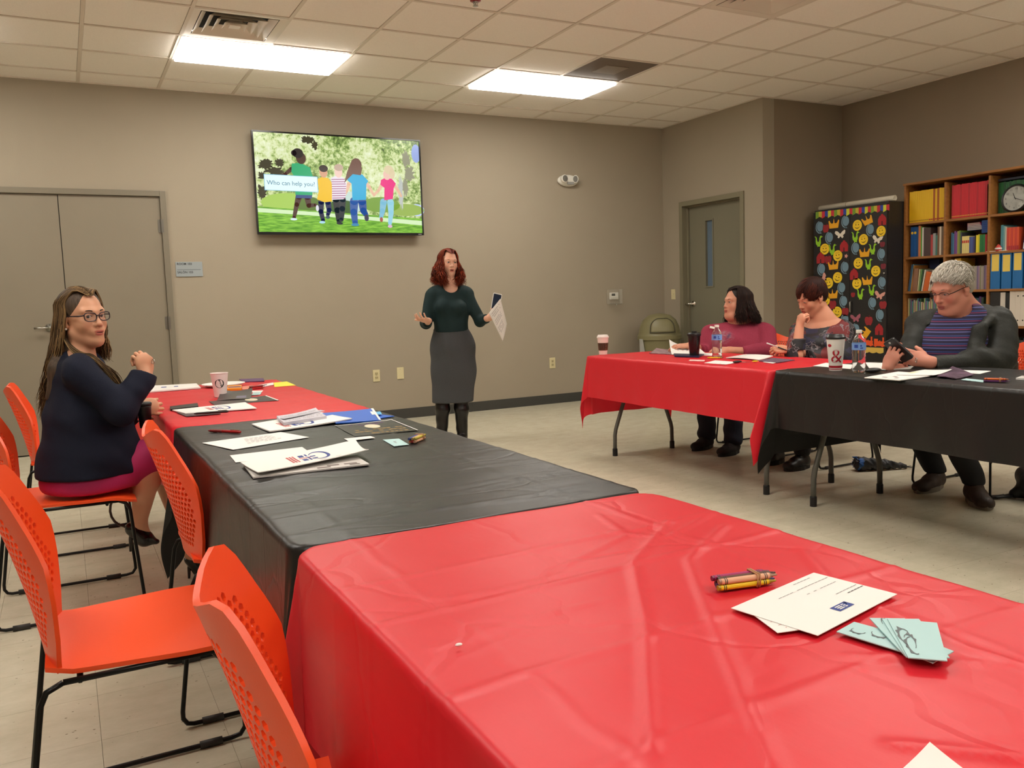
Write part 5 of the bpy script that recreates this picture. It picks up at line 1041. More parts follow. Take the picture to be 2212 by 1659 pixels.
    tag(tx.build('print', mat('print_grey', (120, 116, 120), 0.8), pp, org=o_), kind='stuff')
    ph = thing('mobile_phone', 'dark phone in a white case, behind the sheet held by the standing woman', 'phone', P(1072, 653, -0.24)); Bp = basis(sp.dir(0.25, 1, 0.1), sp.U+0.25*sp.R)
    fn = lambda x, y, z: tuple(Bp@np.array([x, z, y]))
    rr = lambda w, h, r: [(sx*(w-r)+r*math.cos(a0+q*math.pi/8), sy*(h-r)+r*math.sin(a0+q*math.pi/8)) for sx, sy, a0 in ((1, 1, 0), (-1, 1, math.pi/2), (-1, -1, math.pi), (1, -1, 1.5*math.pi)) for q in range(5)]
    MB().prism(rr(0.035, 0.071, 0.009), -0.004, 0.004, fn=fn).build('case', mat('phone_white', (215, 215, 212), 0.4), ph); MB().prism(rr(0.031, 0.063, 0.005), 0.004, 0.0045, fn=fn).build('screen', mat('phone_screen', (20, 34, 58), 0.12), ph)
    return t
woman_green()
# ---------------------------------------------------------------- the woman in the mauve sweater
def shoe_low(t, an, d, m, msole, org, L=0.27, wd=0.046, nm='shoe'):
    """low shoe: an = ankle point, d = direction of the toe on the floor"""
    d = nrm(np.array([d[0], d[1], 0])); an = np.array(an, float); heel = np.array([an[0], an[1], 0])-d*0.06; toe = heel+d*L
    g = Field(*box_of([heel, toe, an], 0.09), coarse=0.0055); Z = np.array([0, 0, 1.0])
    g.cap(heel+d*0.045+Z*0.045, heel+d*0.12+Z*0.042, wd*0.86, wd*0.95, 0.02); g.cap(heel+d*0.12+Z*0.036, toe-d*0.045+Z*0.030, wd, wd*0.95, 0.02, sq=(Z, 0.75)); g.cap(heel+d*0.06+Z*0.05, an+Z*0.0, wd*0.9, wd*0.82, 0.03)
    g.plane((0, 0, 0.012), (0, 0, -1), 0.002); o, _, _ = cloth_mesh(g, nm, m, t, org)
    q = np.array([-d[1], d[0], 0]); out = []
    for i in range(24):
        a = 2*math.pi*i/24; ca, sa = math.cos(a), math.sin(a); w_ = wd*(1.20 if ca > 0 else 1.02); out.append(heel+d*(L/2-0.005+ca*(L/2+0.006))+q*sa*w_*abs(1-0.25*ca*ca*ca*ca))
    MB().add([tuple(p+Z*0.0005) for p in out]+[tuple(p+Z*0.026) for p in out], [tuple(range(23, -1, -1)), tuple(range(24, 48))]+[(i, (i+1) % 24, 24+(i+1) % 24, 24+i) for i in range(24)]).build('sole', msole, o, org=org)
    return o
def woman_mauve():
    sp = Spot(3.58, -3.27); P = sp.P; org = (3.58, -3.27, 0.0); t = person('large woman in a mauve sweater with dark shoulder-length hair, seated at the far red table', sp, org[0], org[1])
    B = basis(sp.dir(-0.84, 0.54, 0.0), sp.U+0.02*sp.R); sc = 0.98; wide = 1.02; c = P(1570, 653, -0.05)-B@np.array([0.0, 0.0735, 0.003])*sc+sp.R*0.012
    w1, w2 = P(1490, 747, -0.22), P(1574, 757, -0.34)
    f = Field(*vb(P, 1460, 1690, 610, 800, -0.5, 0.25, 0.06), zones=[(c, 0.14, 0.0034), (P(1478, 747, -0.24), 0.08, 0.0034), (P(1550, 757, -0.34), 0.08, 0.0034)], coarse=0.011)
    W = head_sdf(f, c, B, sc, wide, jaw=1.12, chin2=0.010, nose=0.97, brow=0.9, neck=P(1598, 697, 0.02), nr=0.066)
    f.cap(P(1598, 702, 0.03), P(1598, 725, 0.03), 0.08, 0.09, 0.04); f.cap(P(1598, 720, 0.03), P(1600, 800, 0.03), 0.09, 0.10, 0.03)
    f.cap(P(1530, 757, -0.05), w1, 0.032, 0.025, 0.02); f.cap(P(1622, 761, -0.26), w2, 0.034, 0.027, 0.02)
    hand_sdf(f, w1, sp.dir(-1, 0.2, 0.05), sp.dir(0.1, 0.25, 1), 1, curls=[(0.25, 0.4, 0.3)]*4, thumb=(0.8, 0.2, 0.1), sc=0.9); hand_sdf(f, w2, sp.dir(-1, 0.0, 0.0), sp.dir(0.0, 0.55, 0.8), 1, curls=[(0.3, 0.5, 0.3)]*4, thumb=(0.6, 0.3, 0.1), sc=0.92)
    V, Q = f.mesh(); V = relax(V, Q, 1, 0.3); C = skin_cols(V, c, B, sc, wide, (204, 144, 116), (170, 78, 72), fl=0.45); arrays_obj('body', V, Q, skin_mat('skin'), t, org, cols=C)
    head_extras(t, c, B, sc, wide, org, eye=(50, 32, 22), gaze=(0.05, 0.03), brow=(40, 28, 22), bw=0.003)
    V_ = sp.V; g = Field(*vb(P, 1500, 1690, 680, 860, -0.45, 0.35, 0.05), coarse=0.008)
    g.cap(P(1594, 754, 0.0), P(1592, 775, -0.02), 0.180, 0.225, 0.06, sq=(V_, 0.85)); g.cap(P(1592, 775, -0.02), P(1597, 835, 0.02), 0.23, 0.25, 0.06, sq=(V_, 0.85)); g.cap(P(1550, 720, 0.02), P(1645, 719, 0.03), 0.070, 0.075, 0.06); g.cap(P(1598, 706, 0.03), P(1598, 722, 0.02), 0.070, 0.10, 0.04); g.ell(P(1565, 746, -0.12), (0.10, 0.10, 0.085), None, 0.06)
    g.cap(P(1535, 722, 0.02), P(1524, 766, -0.05), 0.072, 0.062, 0.03); g.cap(P(1524, 766, -0.05), P(1516, 755, -0.15), 0.055, 0.042, 0.03)
    g.cap(P(1652, 722, 0.0), P(1660, 758, -0.14), 0.080, 0.070, 0.018); g.cap(P(1660, 758, -0.14), P(1605, 762, -0.30), 0.064, 0.046, 0.015)
    g.wrinkle(0.0045, wr(18, 17, 26, 2.0)); g.plane(P(1604, 762, -0.30), sp.dir(-1, 0.35, 0), 0.003, c=P(1590, 760, -0.34), r=(0.07, 0.07, 0.07)); g.plane(P(1515, 755, -0.155), sp.dir(-0.7, 0.7, 0), 0.003, c=P(1506, 752, -0.19), r=(0.06, 0.06, 0.06))
    g.ell(P(1594, 690, 0.0), (0.075, 0.080, 0.042), None, 0.010, 'cut')
    m = mat('mauve_melange', (150, 56, 76), 0.85, var=0.10, vscale=150, bump=0.25, bscale=300, spec=0.15, attr='Col')
    R = np.random.RandomState(8); cen = P(1558, 729, -0.20)
    def pc(V):
        q = V-cen; a = q@sp.R; b_ = q[:, 2]; n = np.sin(V[:, 0]*130+3*np.sin(V[:, 2]*90))*np.sin(V[:, 2]*150+2*np.sin(V[:, 1]*110)); m1 = np.clip(1.6-((a/0.085)**2+(b_/0.048)**2)*1.3, 0, 1)*(V@sp.V < cen@sp.V+0.10)
        C = np.tile(np.array(lin((150, 56, 76))), (len(V), 1)); k = (m1*np.clip(0.45+0.6*n, 0, 0.85))[:, None]; C = C*(1-k)+k*np.array(lin((150, 116, 128))); k2 = (m1*(np.exp(-(((a-0.055)/0.018)**2+((b_-0.015-(a-0.055)*1.2)/0.014)**2)))*0.9)[:, None]; return C*(1-k2)+k2*np.array(lin((70, 66, 96)))
    sw, Vs, Qs = cloth_mesh(g, 'sweater', m, t, org, cols=pc)
    def on_cloth(name, m_, pts, lift=0.004, par=None):
        o_ = []
        for px, py in pts:
            best = P(px, py, -0.5); d = nrm(best-CAM); rel = Vs-CAM; tt = rel@d; dist = np.linalg.norm(rel-tt[:, None]*d, axis=1); ok = dist < 0.012
            tm = tt[ok].min() if ok.any() else np.linalg.norm(P(px, py, -0.2)-CAM); o_.append(CAM+d*(tm-lift))
        return MB().add(o_, [tuple(range(len(o_)))]).build(name, m_, par or t, org=org)
    on_cloth('name_tag', mat('tag_white', (225, 220, 210), 0.5), [(1534, 704), (1552, 708), (1551, 712), (1533, 708.5)], 0.006)
    # jeans and boots under the table
    jn = mat('dark_denim', (26, 30, 44), 0.85, bump=0.2, bscale=200)
    g = Field(*vb(P, 1490, 1660, 830, 990, -0.45, 0.3, 0.06), coarse=0.009); a1 = np.array([3.30, -3.10, 0.10]); a2 = np.array([3.30, -3.38, 0.10])
    g.ell((3.62, -3.25, 0.54), (0.22, 0.22, 0.10), None, 0.05)
    for a_, y0 in ((a1, -3.12), (a2, -3.38)): g.cap((3.60, y0, 0.54), (3.24, y0, 0.53), 0.105, 0.080, 0.04); g.cap((3.24, y0, 0.53), a_+np.array([0, 0, 0.15]), 0.078, 0.062, 0.03); g.cap(a_+np.array([0, 0, 0.15]), a_, 0.062, 0.068, 0.02)
    g.wrinkle(0.006, wr(20, 24, 50, 1)); g.plane((0, 0, 0.06), (0, 0, -1), 0.004); cloth_mesh(g, 'jeans', jn, t, org)
    bt = mat('brown_black_suede', (30, 24, 22), 0.8, bump=0.2, bscale=200)
    for a_ in (a1, a2): shoe_low(t, a_, (-0.93, -0.30), bt, mat('dark_sole', (20, 18, 17), 0.6), org, L=0.25)
    hm = hair_mat('hair_dark_brown', (26, 18, 15), (58, 38, 32)); g = Field(*vb(P, 1550, 1665, 605, 705, -0.2, 0.25, 0.03), coarse=0.006)
    g.ell(W(0, -0.022, 0.038), (0.082, 0.096, 0.082), B, 0.02); g.ell(W(0, -0.045, -0.04), (0.082, 0.066, 0.085), B, 0.03); g.ell(W(0, 0.105, -0.02), (0.066, 0.086, 0.104), B, 0.008, 'cut'); cloth_mesh(g, 'hair', mat('hair_dark_base', (34, 24, 20), 0.65, var=0.4, vscale=120, stretch=(1, 1, 0.12), bump=0.4, bscale=150), t, org)
    th = lambda s: (math.radians(54), math.radians(176))
    def drift(s, u): return (lambda f_: 0.02*f_, sp.V*0.0+sp.R*(0.03 if u > 0.3 else (0.005 if s > 0 else -0.0)))
    long_hair(t, c, B, sc, wide, org, hm, 1500, lambda s, u: 0.175, 0.0027, 31, th, drift, 0.003, 16, part=0.012, rx=0.088, ry=0.106, rz=0.092, clump=0.010, front=0.072)
    return t
woman_mauve()
# ---------------------------------------------------------------- the woman in the patterned blouse
def woman_blouse():
    sp = Spot(3.55, -3.93); P = sp.P; org = (3.55, -3.93, 0.0); t = person('woman with short reddish hair in a dark patterned blouse, chin on her fist, writing', sp, org[0], org[1])
    B = basis(sp.dir(-0.74, 0.56, -0.46), sp.U+0.15*sp.R-0.3*sp.V*-1*0); sc = 1.0; wide = 0.97; c = P(1728, 651, -0.06)-B@np.array([0.0, 0.0735, 0.003])*sc+sp.R*0.018
    w1, w2 = P(1727, 708, -0.22), P(1703, 756, -0.26); el = P(1721, 768, -0.28)
    f = Field(*vb(P, 1660, 1850, 580, 800, -0.5, 0.25, 0.06), zones=[(c, 0.14, 0.0034), (P(1734, 690, -0.20), 0.07, 0.0032), (P(1690, 757, -0.28), 0.08, 0.0032)], coarse=0.010)
    W = head_sdf(f, c, B, sc, wide, jaw=0.95, nose=0.98, brow=0.8, neck=P(1778, 694, 0.04), nr=0.058, lids=0.0022)
    f.cap(P(1776, 694, 0.04), P(1780, 720, 0.04), 0.08, 0.11, 0.05); f.cap(P(1745, 711, 0.04), P(1812, 707, 0.06), 0.052, 0.054, 0.05); f.cap(P(1780, 720, 0.04), P(1785, 790, 0.05), 0.10, 0.11, 0.03)
    f.cap(el, w1, 0.040, 0.027, 0.02); f.cap(P(1745, 765, -0.15), w2, 0.034, 0.026, 0.02)
    hand_sdf(f, w1, sp.dir(0.15, 0.0, 1.0), sp.dir(-0.8, 0.6, 0.1), -1, curls=[(1.25, 1.5, 0.8)]*4, thumb=(0.3, 0.7, 0.9), sc=0.95); hand_sdf(f, w2, sp.dir(-1, 0.15, 0.15), sp.dir(0.1, 0.6, 0.8), 1, curls=[(0.8, 0.9, 0.5), (0.9, 1.0, 0.6), (1.0, 1.1, 0.6), (1.1, 1.1, 0.6)], thumb=(0.5, 0.6, 0.4), sc=0.95)
    V, Q = f.mesh(); V = relax(V, Q, 1, 0.3); C = skin_cols(V, c, B, sc, wide, (216, 152, 122), (164, 70, 66), fl=0.5); arrays_obj('body', V, Q, skin_mat('skin'), t, org, cols=C)
    head_extras(t, c, B, sc, wide, org, eye=(50, 36, 26), gaze=(0, -0.5), brow=(70, 40, 30), bw=0.0022, lidded=True)
    V_ = sp.V; g = Field(*vb(P, 1680, 1860, 680, 880, -0.45, 0.4, 0.05), coarse=0.0075)
    g.cap(P(1780, 735, 0.03), P(1784, 775, 0.02), 0.155, 0.175, 0.06, sq=(V_, 0.80)); g.cap(P(1784, 775, 0.02), P(1790, 850, 0.02), 0.175, 0.20, 0.06, sq=(V_, 0.85)); g.cap(P(1730, 717, 0.04), P(1818, 714, 0.06), 0.066, 0.070, 0.05); g.ell(P(1762, 745, -0.10), (0.09, 0.09, 0.07), None, 0.05)
    g.cap(P(1820, 716, 0.05), P(1818, 772, -0.06), 0.070, 0.068, 0.04); g.cap(P(1818, 772, -0.06), P(1752, 772, -0.20), 0.062, 0.055, 0.03)
    g.cap(P(1728, 720, 0.02), P(1716, 765, -0.20), 0.066, 0.062, 0.04); g.cap(P(1718, 772, -0.27), P(1723, 733, -0.245), 0.060, 0.054, 0.03)
    g.wrinkle(0.0045, wr(26, 22, 34, 3)); g.plane(P(1723, 731, -0.24), (0, 0, 1), 0.004, c=P(1725, 712, -0.24), r=(0.08, 0.08, 0.06)); g.plane(P(1752, 770, -0.22), sp.dir(-1, 0.5, 0), 0.003, c=P(1735, 772, -0.27), r=(0.05, 0.05, 0.04))
    g.ell(P(1768, 672, 0.03), (0.155, 0.16, 0.135), None, 0.010, 'cut')
    m = mat('paisley_print', (30, 26, 32), 0.6, bump=0.1, bscale=200); nt = m.node_tree; N = nt.nodes; L = nt.links; b = N['Principled BSDF']; tc = N.new('ShaderNodeTexCoord')
    n0 = N.new('ShaderNodeTexNoise'); n0.inputs['Scale'].default_value = 9; L.new(tc.outputs['Object'], n0.inputs['Vector']); mx0 = N.new('ShaderNodeMixRGB'); mx0.inputs[0].default_value = 0.12; L.new(tc.outputs['Object'], mx0.inputs[1]); L.new(n0.outputs['Color'], mx0.inputs[2])
    v1 = N.new('ShaderNodeTexVoronoi'); v1.inputs['Scale'].default_value = 14; L.new(mx0.outputs[0], v1.inputs['Vector']); r1 = N.new('ShaderNodeValToRGB'); e = r1.color_ramp.elements; r1.color_ramp.interpolation = 'CONSTANT'
    e[0].position = 0; e[0].color = lin((20, 18, 24))+(1,); e[1].position = 0.42; e[1].color = lin((112, 22, 24))+(1,)
    for p_, c_ in ((0.60, (26, 22, 30)), (0.72, (34, 32, 60)), (0.82, (84, 24, 20)), (0.9, (22, 20, 26))): q = e.new(p_); q.color = lin(c_)+(1,)
    L.new(v1.outputs['Color'], r1.inputs[0]); w1_ = N.new('ShaderNodeTexVoronoi'); w1_.feature = 'DISTANCE_TO_EDGE'; w1_.inputs['Scale'].default_value = 42; L.new(mx0.outputs[0], w1_.inputs['Vector']); r2 = N.new('ShaderNodeValToRGB'); r2.color_ramp.elements[0].position = 0.03; r2.color_ramp.elements[0].color = (1, 1, 1, 1); r2.color_ramp.elements[1].position = 0.07; r2.color_ramp.elements[1].color = (0, 0, 0, 1); L.new(w1_.outputs['Distance'], r2.inputs[0])
    n3 = N.new('ShaderNodeTexNoise'); n3.inputs['Scale'].default_value = 8; L.new(tc.outputs['Object'], n3.inputs['Vector']); r3 = N.new('ShaderNodeMath'); r3.operation = 'GREATER_THAN'; r3.inputs[1].default_value = 0.57; L.new(n3.outputs['Fac'], r3.inputs[0]); mu = N.new('ShaderNodeMath'); mu.operation = 'MULTIPLY'; L.new(r2.outputs[0], mu.inputs[0]); L.new(r3.outputs[0], mu.inputs[1])
    mx = N.new('ShaderNodeMixRGB'); L.new(mu.outputs[0], mx.inputs[0]); L.new(r1.outputs[0], mx.inputs[1]); mx.inputs[2].default_value = lin((128, 118, 122))+(1,); L.new(mx.outputs[0], b.inputs['Base Color'])
    cloth_mesh(g, 'blouse', m, t, org)
    g = Field(*box_of([(3.05, -4.2, 0.0), (3.8, -3.7, 0.7)], 0.05), coarse=0.009); pm2 = mat('black_trousers', (20, 20, 22), 0.8)
    g.ell((3.58, -3.93, 0.53), (0.20, 0.20, 0.09), None, 0.05)
    for y0 in (-3.82, -4.04): g.cap((3.56, y0, 0.53), (3.18, y0, 0.53), 0.095, 0.070, 0.04); g.cap((3.18, y0, 0.53), (3.28, y0, 0.12), 0.068, 0.055, 0.03)
    g.plane((0, 0, 0.08), (0, 0, -1), 0.004); cloth_mesh(g, 'trousers', pm2, t, org)
    for y0 in (-3.82, -4.04): shoe_low(t, (3.28, y0, 0.10), (-1, -0.1), mat('black_shoe', (18, 17, 17), 0.4), MATS['dark_sole'], org, L=0.23)
    hm = hair_mat('hair_short_auburn', (42, 18, 14), (98, 48, 34)); hb = hair_mat('hair_short_auburn_base', (44, 20, 15), (44, 20, 15)); g = Field(*vb(P, 1695, 1800, 575, 690, -0.2, 0.2, 0.03), coarse=0.005)
    g.ell(W(0, -0.020, 0.040), (0.082, 0.098, 0.086), B, 0.02); g.ell(W(0, -0.05, -0.005), (0.073, 0.062, 0.072), B, 0.03); g.ell(W(0, 0.100, -0.030), (0.068, 0.080, 0.098), B, 0.008, 'cut'); g.ell(W(0.085, 0.0, -0.012), (0.03, 0.028, 0.036), B, 0.006, 'cut'); cloth_mesh(g, 'hair', hb, t, org)
    def hl(p, az): a = abs(az); return p[2] > np.interp(a, [0, 0.7, 1.2, 1.5, 1.75, 2.0, 3.2], [0.080, 0.070, 0.010, 0.0, 0.022, -0.02, -0.05])
    def flow(p): return (0.5 if p[0] > -0.03 else -0.6, 1.0, -0.6) if p[1] > -0.05 else (p[0]*4, -0.2, -1)
    short_hair(t, c, B, sc, wide, org, hm, 1700, lambda p: 0.085 if p[2] > 0.03 else 0.045, lambda p: 0.010, flow, 0.0022, 41, hl, RX=0.080, RY=0.097, RZ=0.085)
    # pen held in the writing hand
    q = P(1682, 752, -0.30); pn = thing('pen', 'slim white and black pen held by the woman in the patterned blouse', 'pen', q); a_, b_ = P(1656, 741, -0.30)-q, P(1700, 757, -0.29)-q
    MB().tube([a_, a_+(b_-a_)*0.55], 0.0042, 8).build('barrel', mat('pen_white', (215, 213, 210), 0.3), pn, smooth=True); MB().tube([a_+(b_-a_)*0.55, a_+(b_-a_)*0.95, b_], [0.0042, 0.0038, 0.001], 8).build('grip', M_black, pn, smooth=True)
    return t
woman_blouse()
# ---------------------------------------------------------------- the man with the phone
def man_jacket():
    sp = Spot(3.45, -4.98); P = sp.P; org = (3.45, -4.98, 0.0); t = person('grey-haired man with glasses in a dark jacket, seated and looking down at his phone', sp, org[0], org[1])
    B = basis(sp.dir(-0.62, 0.66, -0.36), sp.U+0.02*sp.R); sc = 1.07; wide = 1.03; c = P(2033, 634, -0.12)-B@np.array([0.0, 0.0735, 0.003])*sc
    w1, w2 = P(1918, 795, -0.53), P(2004, 782, -0.44)
    f = Field(*vb(P, 1905, 2200, 555, 830, -0.65, 0.25, 0.07), zones=[(c, 0.155, 0.0032), (P(1935, 762, -0.44), 0.075, 0.003), (P(1978, 768, -0.46), 0.085, 0.003)], coarse=0.011)
    W = head_sdf(f, c, B, sc, wide, jaw=1.18, chin2=0.012, nose=1.02, brow=1.2, neck=P(2092, 690, 0.02), nr=0.072, lids=0.003)
    f.cap(P(2090, 690, 0.02), P(2080, 720, 0.0), 0.09, 0.12, 0.05); f.cap(P(2085, 720, 0.02), P(2085, 800, 0.02), 0.11, 0.12, 0.03)
    f.cap(P(1950, 800, -0.40), w1, 0.034, 0.027, 0.02); f.cap(P(2075, 788, -0.31), w2, 0.030, 0.029, 0.02)
    hand_sdf(f, w1, sp.dir(0.30, -0.05, 0.85), sp.dir(-0.35, 0.95, 0.1), -1, curls=[(0.35, 0.6, 0.4), (0.4, 0.7, 0.4), (0.5, 0.8, 0.4), (0.7, 0.8, 0.5)], thumb=(0.4, 0.9, 0.3), sc=0.95)
    hand_sdf(f, w2, sp.dir(-0.92, 0.05, 0.30), sp.dir(0.25, 0.9, 0.25), 1, curls=[(0.35, 0.7, 0.5), (0.45, 0.8, 0.5), (0.55, 0.9, 0.5), (0.7, 0.9, 0.5)], thumb=(0.8, 0.4, 0.3), sc=1.04, wr=0.031)
    V, Q = f.mesh(); V = relax(V, Q, 1, 0.3); C = skin_cols(V, c, B, sc, wide, (206, 138, 116), (160, 82, 78), flush=(196, 84, 72), fl=0.6); arrays_obj('body', V, Q, skin_mat('skin'), t, org, cols=C)
    head_extras(t, c, B, sc, wide, org, eye=(60, 60, 64), gaze=(0.0, -0.45), brow=(120, 104, 92), bw=0.0032, lidded=True)
    glasses(t, W, B, sc, mat('dark_metal_frame', (30, 28, 28), 0.3, 0.6), w=0.0265, h=0.0140, rimless=True, thick=0.0016, z=0.0, y=0.093)
    V_ = sp.V; R_ = sp.R
    # polo shirt
    g = Field(*vb(P, 1990, 2150, 660, 830, -0.35, 0.2, 0.05), coarse=0.0065)
    g.cap(P(2072, 712, -0.02), P(2062, 760, -0.04), 0.150, 0.185, 0.05, sq=(V_, 0.85)); g.cap(P(2062, 760, -0.04), P(2070, 830, 0.0), 0.19, 0.20, 0.05, sq=(V_, 0.85)); g.cap(P(2087, 692, 0.0), P(2084, 700, 0.0), 0.100, 0.11, 0.04)
    g.wrinkle(0.003, wr(20, 20, 22, 4)); g.ell(P(2066, 672, -0.06), (0.080, 0.080, 0.066), None, 0.006, 'cut')
    m = mat('striped_pique', (30, 28, 60), 0.8, bump=0.15, bscale=400); nt = m.node_tree; N = nt.nodes; L = nt.links; b = N['Principled BSDF']; tc = N.new('ShaderNodeTexCoord'); sx = N.new('ShaderNodeSeparateXYZ'); L.new(tc.outputs['Object'], sx.inputs[0])
    fr = N.new('ShaderNodeMath'); fr.operation = 'MULTIPLY'; fr.inputs[1].default_value = 1/0.042; L.new(sx.outputs['Z'], fr.inputs[0]); f2 = N.new('ShaderNodeMath'); f2.operation = 'FRACT'; L.new(fr.outputs[0], f2.inputs[0]); rp = N.new('ShaderNodeValToRGB'); rp.color_ramp.interpolation = 'CONSTANT'; e = rp.color_ramp.elements
    e[0].position = 0; e[0].color = lin((34, 28, 62))+(1,); e[1].position = 0.22; e[1].color = lin((92, 96, 150))+(1,)
    for p_, c_ in ((0.34, (34, 28, 62)), (0.55, (120, 50, 92)), (0.66, (34, 28, 62)), (0.78, (60, 84, 150)), (0.86, (34, 28, 62))): q = e.new(p_); q.color = lin(c_)+(1,)
    L.new(f2.outputs[0], rp.inputs[0]); L.new(rp.outputs[0], b.inputs['Base Color']); cloth_mesh(g, 'polo_shirt', m, t, org)
    cm = mat('navy_collar', (34, 46, 96), 0.8, bump=0.15, bscale=400); g = Field(*vb(P, 2005, 2150, 650, 720, -0.32, 0.2, 0.04), coarse=0.0055)
    ring = [P(2104, 674, 0.075), P(2119, 680, 0.01), P(2110, 690, -0.07), P(2086, 698, -0.115), P(2062, 701, -0.12), P(2046, 696, -0.09), P(2038, 688, -0.02)]
    for i in range(6): g.cap(ring[i], ring[i+1], 0.0125, 0.0125, 0.01, sq=(sp.U, 1.9))
    cloth_mesh(g, 'collar', cm, t, org)
    # jacket: body, hood roll and sleeves, open in front
    g = Field(*vb(P, 1930, 2210, 650, 880, -0.62, 0.4, 0.06), zones=[], coarse=0.0085)
    g.cap(P(2082, 742, 0.05), P(2082, 785, 0.04), 0.205, 0.235, 0.06, sq=(V_, 0.85)); g.cap(P(2082, 780, 0.04), P(2088, 860, 0.06), 0.24, 0.25, 0.06, sq=(V_, 0.85)); g.cap(P(1996, 700, 0.02), P(2150, 694, 0.04), 0.078, 0.085, 0.06)
    g.cap(P(2050, 690, -0.21), P(2036, 840, -0.25), 0.060, 0.092, 0.02, 'cut', sq=(R_, 0.72)); g.ell(P(2072, 668, -0.05), (0.095, 0.095, 0.070), None, 0.015, 'cut')
    ring = [P(2122, 706, -0.17), P(2138, 692, -0.09), P(2142, 682, 0.0), P(2128, 672, 0.09), P(2100, 668, 0.14), P(2058, 674, 0.12), P(2020, 686, 0.03), P(2006, 700, -0.08)]; rd = (0.012, 0.024, 0.032, 0.036, 0.036, 0.034, 0.026, 0.012)
    for i in range(7): g.cap(ring[i], ring[i+1], rd[i], rd[i+1], 0.012)
    g.cap(P(2116, 712, -0.17), P(2108, 765, -0.215), 0.028, 0.036, 0.02, sq=(R_, 1.35)); g.cap(P(2108, 765, -0.215), P(2112, 830, -0.24), 0.036, 0.040, 0.02, sq=(R_, 1.3))
    g.cap(P(1990, 705, 0.02), P(1968, 765, -0.12), 0.078, 0.070, 0.03); g.cap(P(1968, 765, -0.12), P(1952, 792, -0.38), 0.064, 0.046, 0.02)
    g.cap(P(2155, 704, 0.02), P(2162, 775, -0.12), 0.090, 0.080, 0.03); g.cap(P(2162, 775, -0.12), P(2012, 792, -0.42), 0.072, 0.048, 0.02)
    g.wrinkle(0.007, wr(22, 24, 30, 5)); g.wrinkle(0.0025, wr(60, 50, 70, 2))
    g.plane(P(2012, 792, -0.42), nrm(P(2012, 792, -0.42)-P(2162, 775, -0.12)), 0.003, c=P(1982, 790, -0.45), r=(0.07, 0.07, 0.07)); g.plane(P(1952, 792, -0.38), nrm(P(1952, 792, -0.38)-P(1968, 765, -0.12)), 0.003, c=P(1940, 795, -0.44), r=(0.06, 0.06, 0.06))
    jk, _, _ = cloth_mesh(g, 'jacket', mat('black_green_nylon', (36, 38, 34), 0.62, bump=0.25, bscale=70, spec=0.3), t, org)
    # trousers and boat shoes
    g = Field(*box_of([(2.95, -5.3, 0), (3.85, -4.65, 0.75)], 0.05), coarse=0.009); g.ell((3.50, -4.98, 0.54), (0.21, 0.22, 0.10), None, 0.05); A1, A2 = (3.46, -4.86, 0.10), (3.34, -5.17, 0.10)
    for y0, a_ in ((-4.88, A1), (-5.12, A2)): g.cap((3.48, y0, 0.55), (3.12, y0, 0.54), 0.105, 0.080, 0.04); g.cap((3.12, y0, 0.54), a_, 0.076, 0.056, 0.03)
    g.wrinkle(0.004, wr(20, 24, 40, 1)); g.plane((0, 0, 0.085), (0, 0, -1), 0.004); cloth_mesh(g, 'trousers', MATS['black_trousers'], t, org)
    for a_, d_ in ((A1, (-0.92, -0.20)), (A2, (-0.65, -0.75))):
        sh = shoe_low(t, a_, d_, mat('brown_leather', (54, 38, 28), 0.6, bump=0.2, bscale=150), mat('pale_sole', (118, 110, 98), 0.6), org, L=0.29, wd=0.050, nm='boat_shoe'); d3 = nrm(np.array([d_[0], d_[1], 0])); q3 = np.array([-d3[1], d3[0], 0]); lc = MB(); hp = np.array([a_[0], a_[1], 0])-d3*0.06
        for k in range(3): p_ = hp+d3*(0.13+0.025*k)+np.array([0, 0, 0.078-0.007*k]); lc.tube([p_-q3*0.028-np.array([0, 0, 0.014]), p_, p_+q3*0.028-np.array([0, 0, 0.014])], 0.0028, 5)
        tag(lc.build('laces', mat('lace', (92, 76, 58), 0.8), sh, smooth=True, org=org), kind='stuff')
    hm = hair_mat('hair_grey_white', (160, 152, 138), (228, 222, 210)); hb = hair_mat('hair_grey_base', (172, 164, 150), (172, 164, 150)); g = Field(*vb(P, 2000, 2120, 550, 690, -0.3, 0.2, 0.03), coarse=0.005)
    g.ell(W(0, -0.020, 0.042), tuple(sc*q for q in (0.080, 0.098, 0.084)), B, 0.02); g.ell(W(0, -0.05, -0.005), tuple(sc*q for q in (0.073, 0.062, 0.068)), B, 0.03); g.ell(W(0, 0.105, -0.026), tuple(sc*q for q in (0.072, 0.082, 0.098)), B, 0.008, 'cut')
    for q in (-1, 1): g.ell(W(q*0.085, 0.004, -0.018), tuple(sc*q_ for q_ in (0.03, 0.034, 0.040)), B, 0.006, 'cut')
    cloth_mesh(g, 'hair', hb, t, org)
    def hl(p, az): a = abs(az); return p[2] > np.interp(a, [0, 0.6, 1.0, 1.5, 1.75, 2.0, 3.2], [0.090, 0.086, 0.050, 0.012, 0.024, -0.02, -0.055])
    def flow(p): return (-0.25, 1.0, -0.25) if p[2] > 0.045 and p[1] > -0.07 else (p[0]*2, -0.5, -1)
    short_hair(t, c, B, sc, wide, org, hm, 3600, lambda p: 0.036 if p[2] > 0.05 else 0.026, lambda p: 0.010 if p[2] > 0.05 else 0.005, flow, 0.0015, 51, hl, RX=0.083, RY=0.103, RZ=0.090, cy=-0.018, cz=0.037)
    MB().tube([P(1979+3*math.cos(a)*0.6, 778+5*math.sin(a), -0.50-0.006*math.cos(a)) for a in np.linspace(0, 6.28, 14)[:-1]], 0.0018, 6, closed=True).build('ring', M_steel, t, smooth=True, org=org)
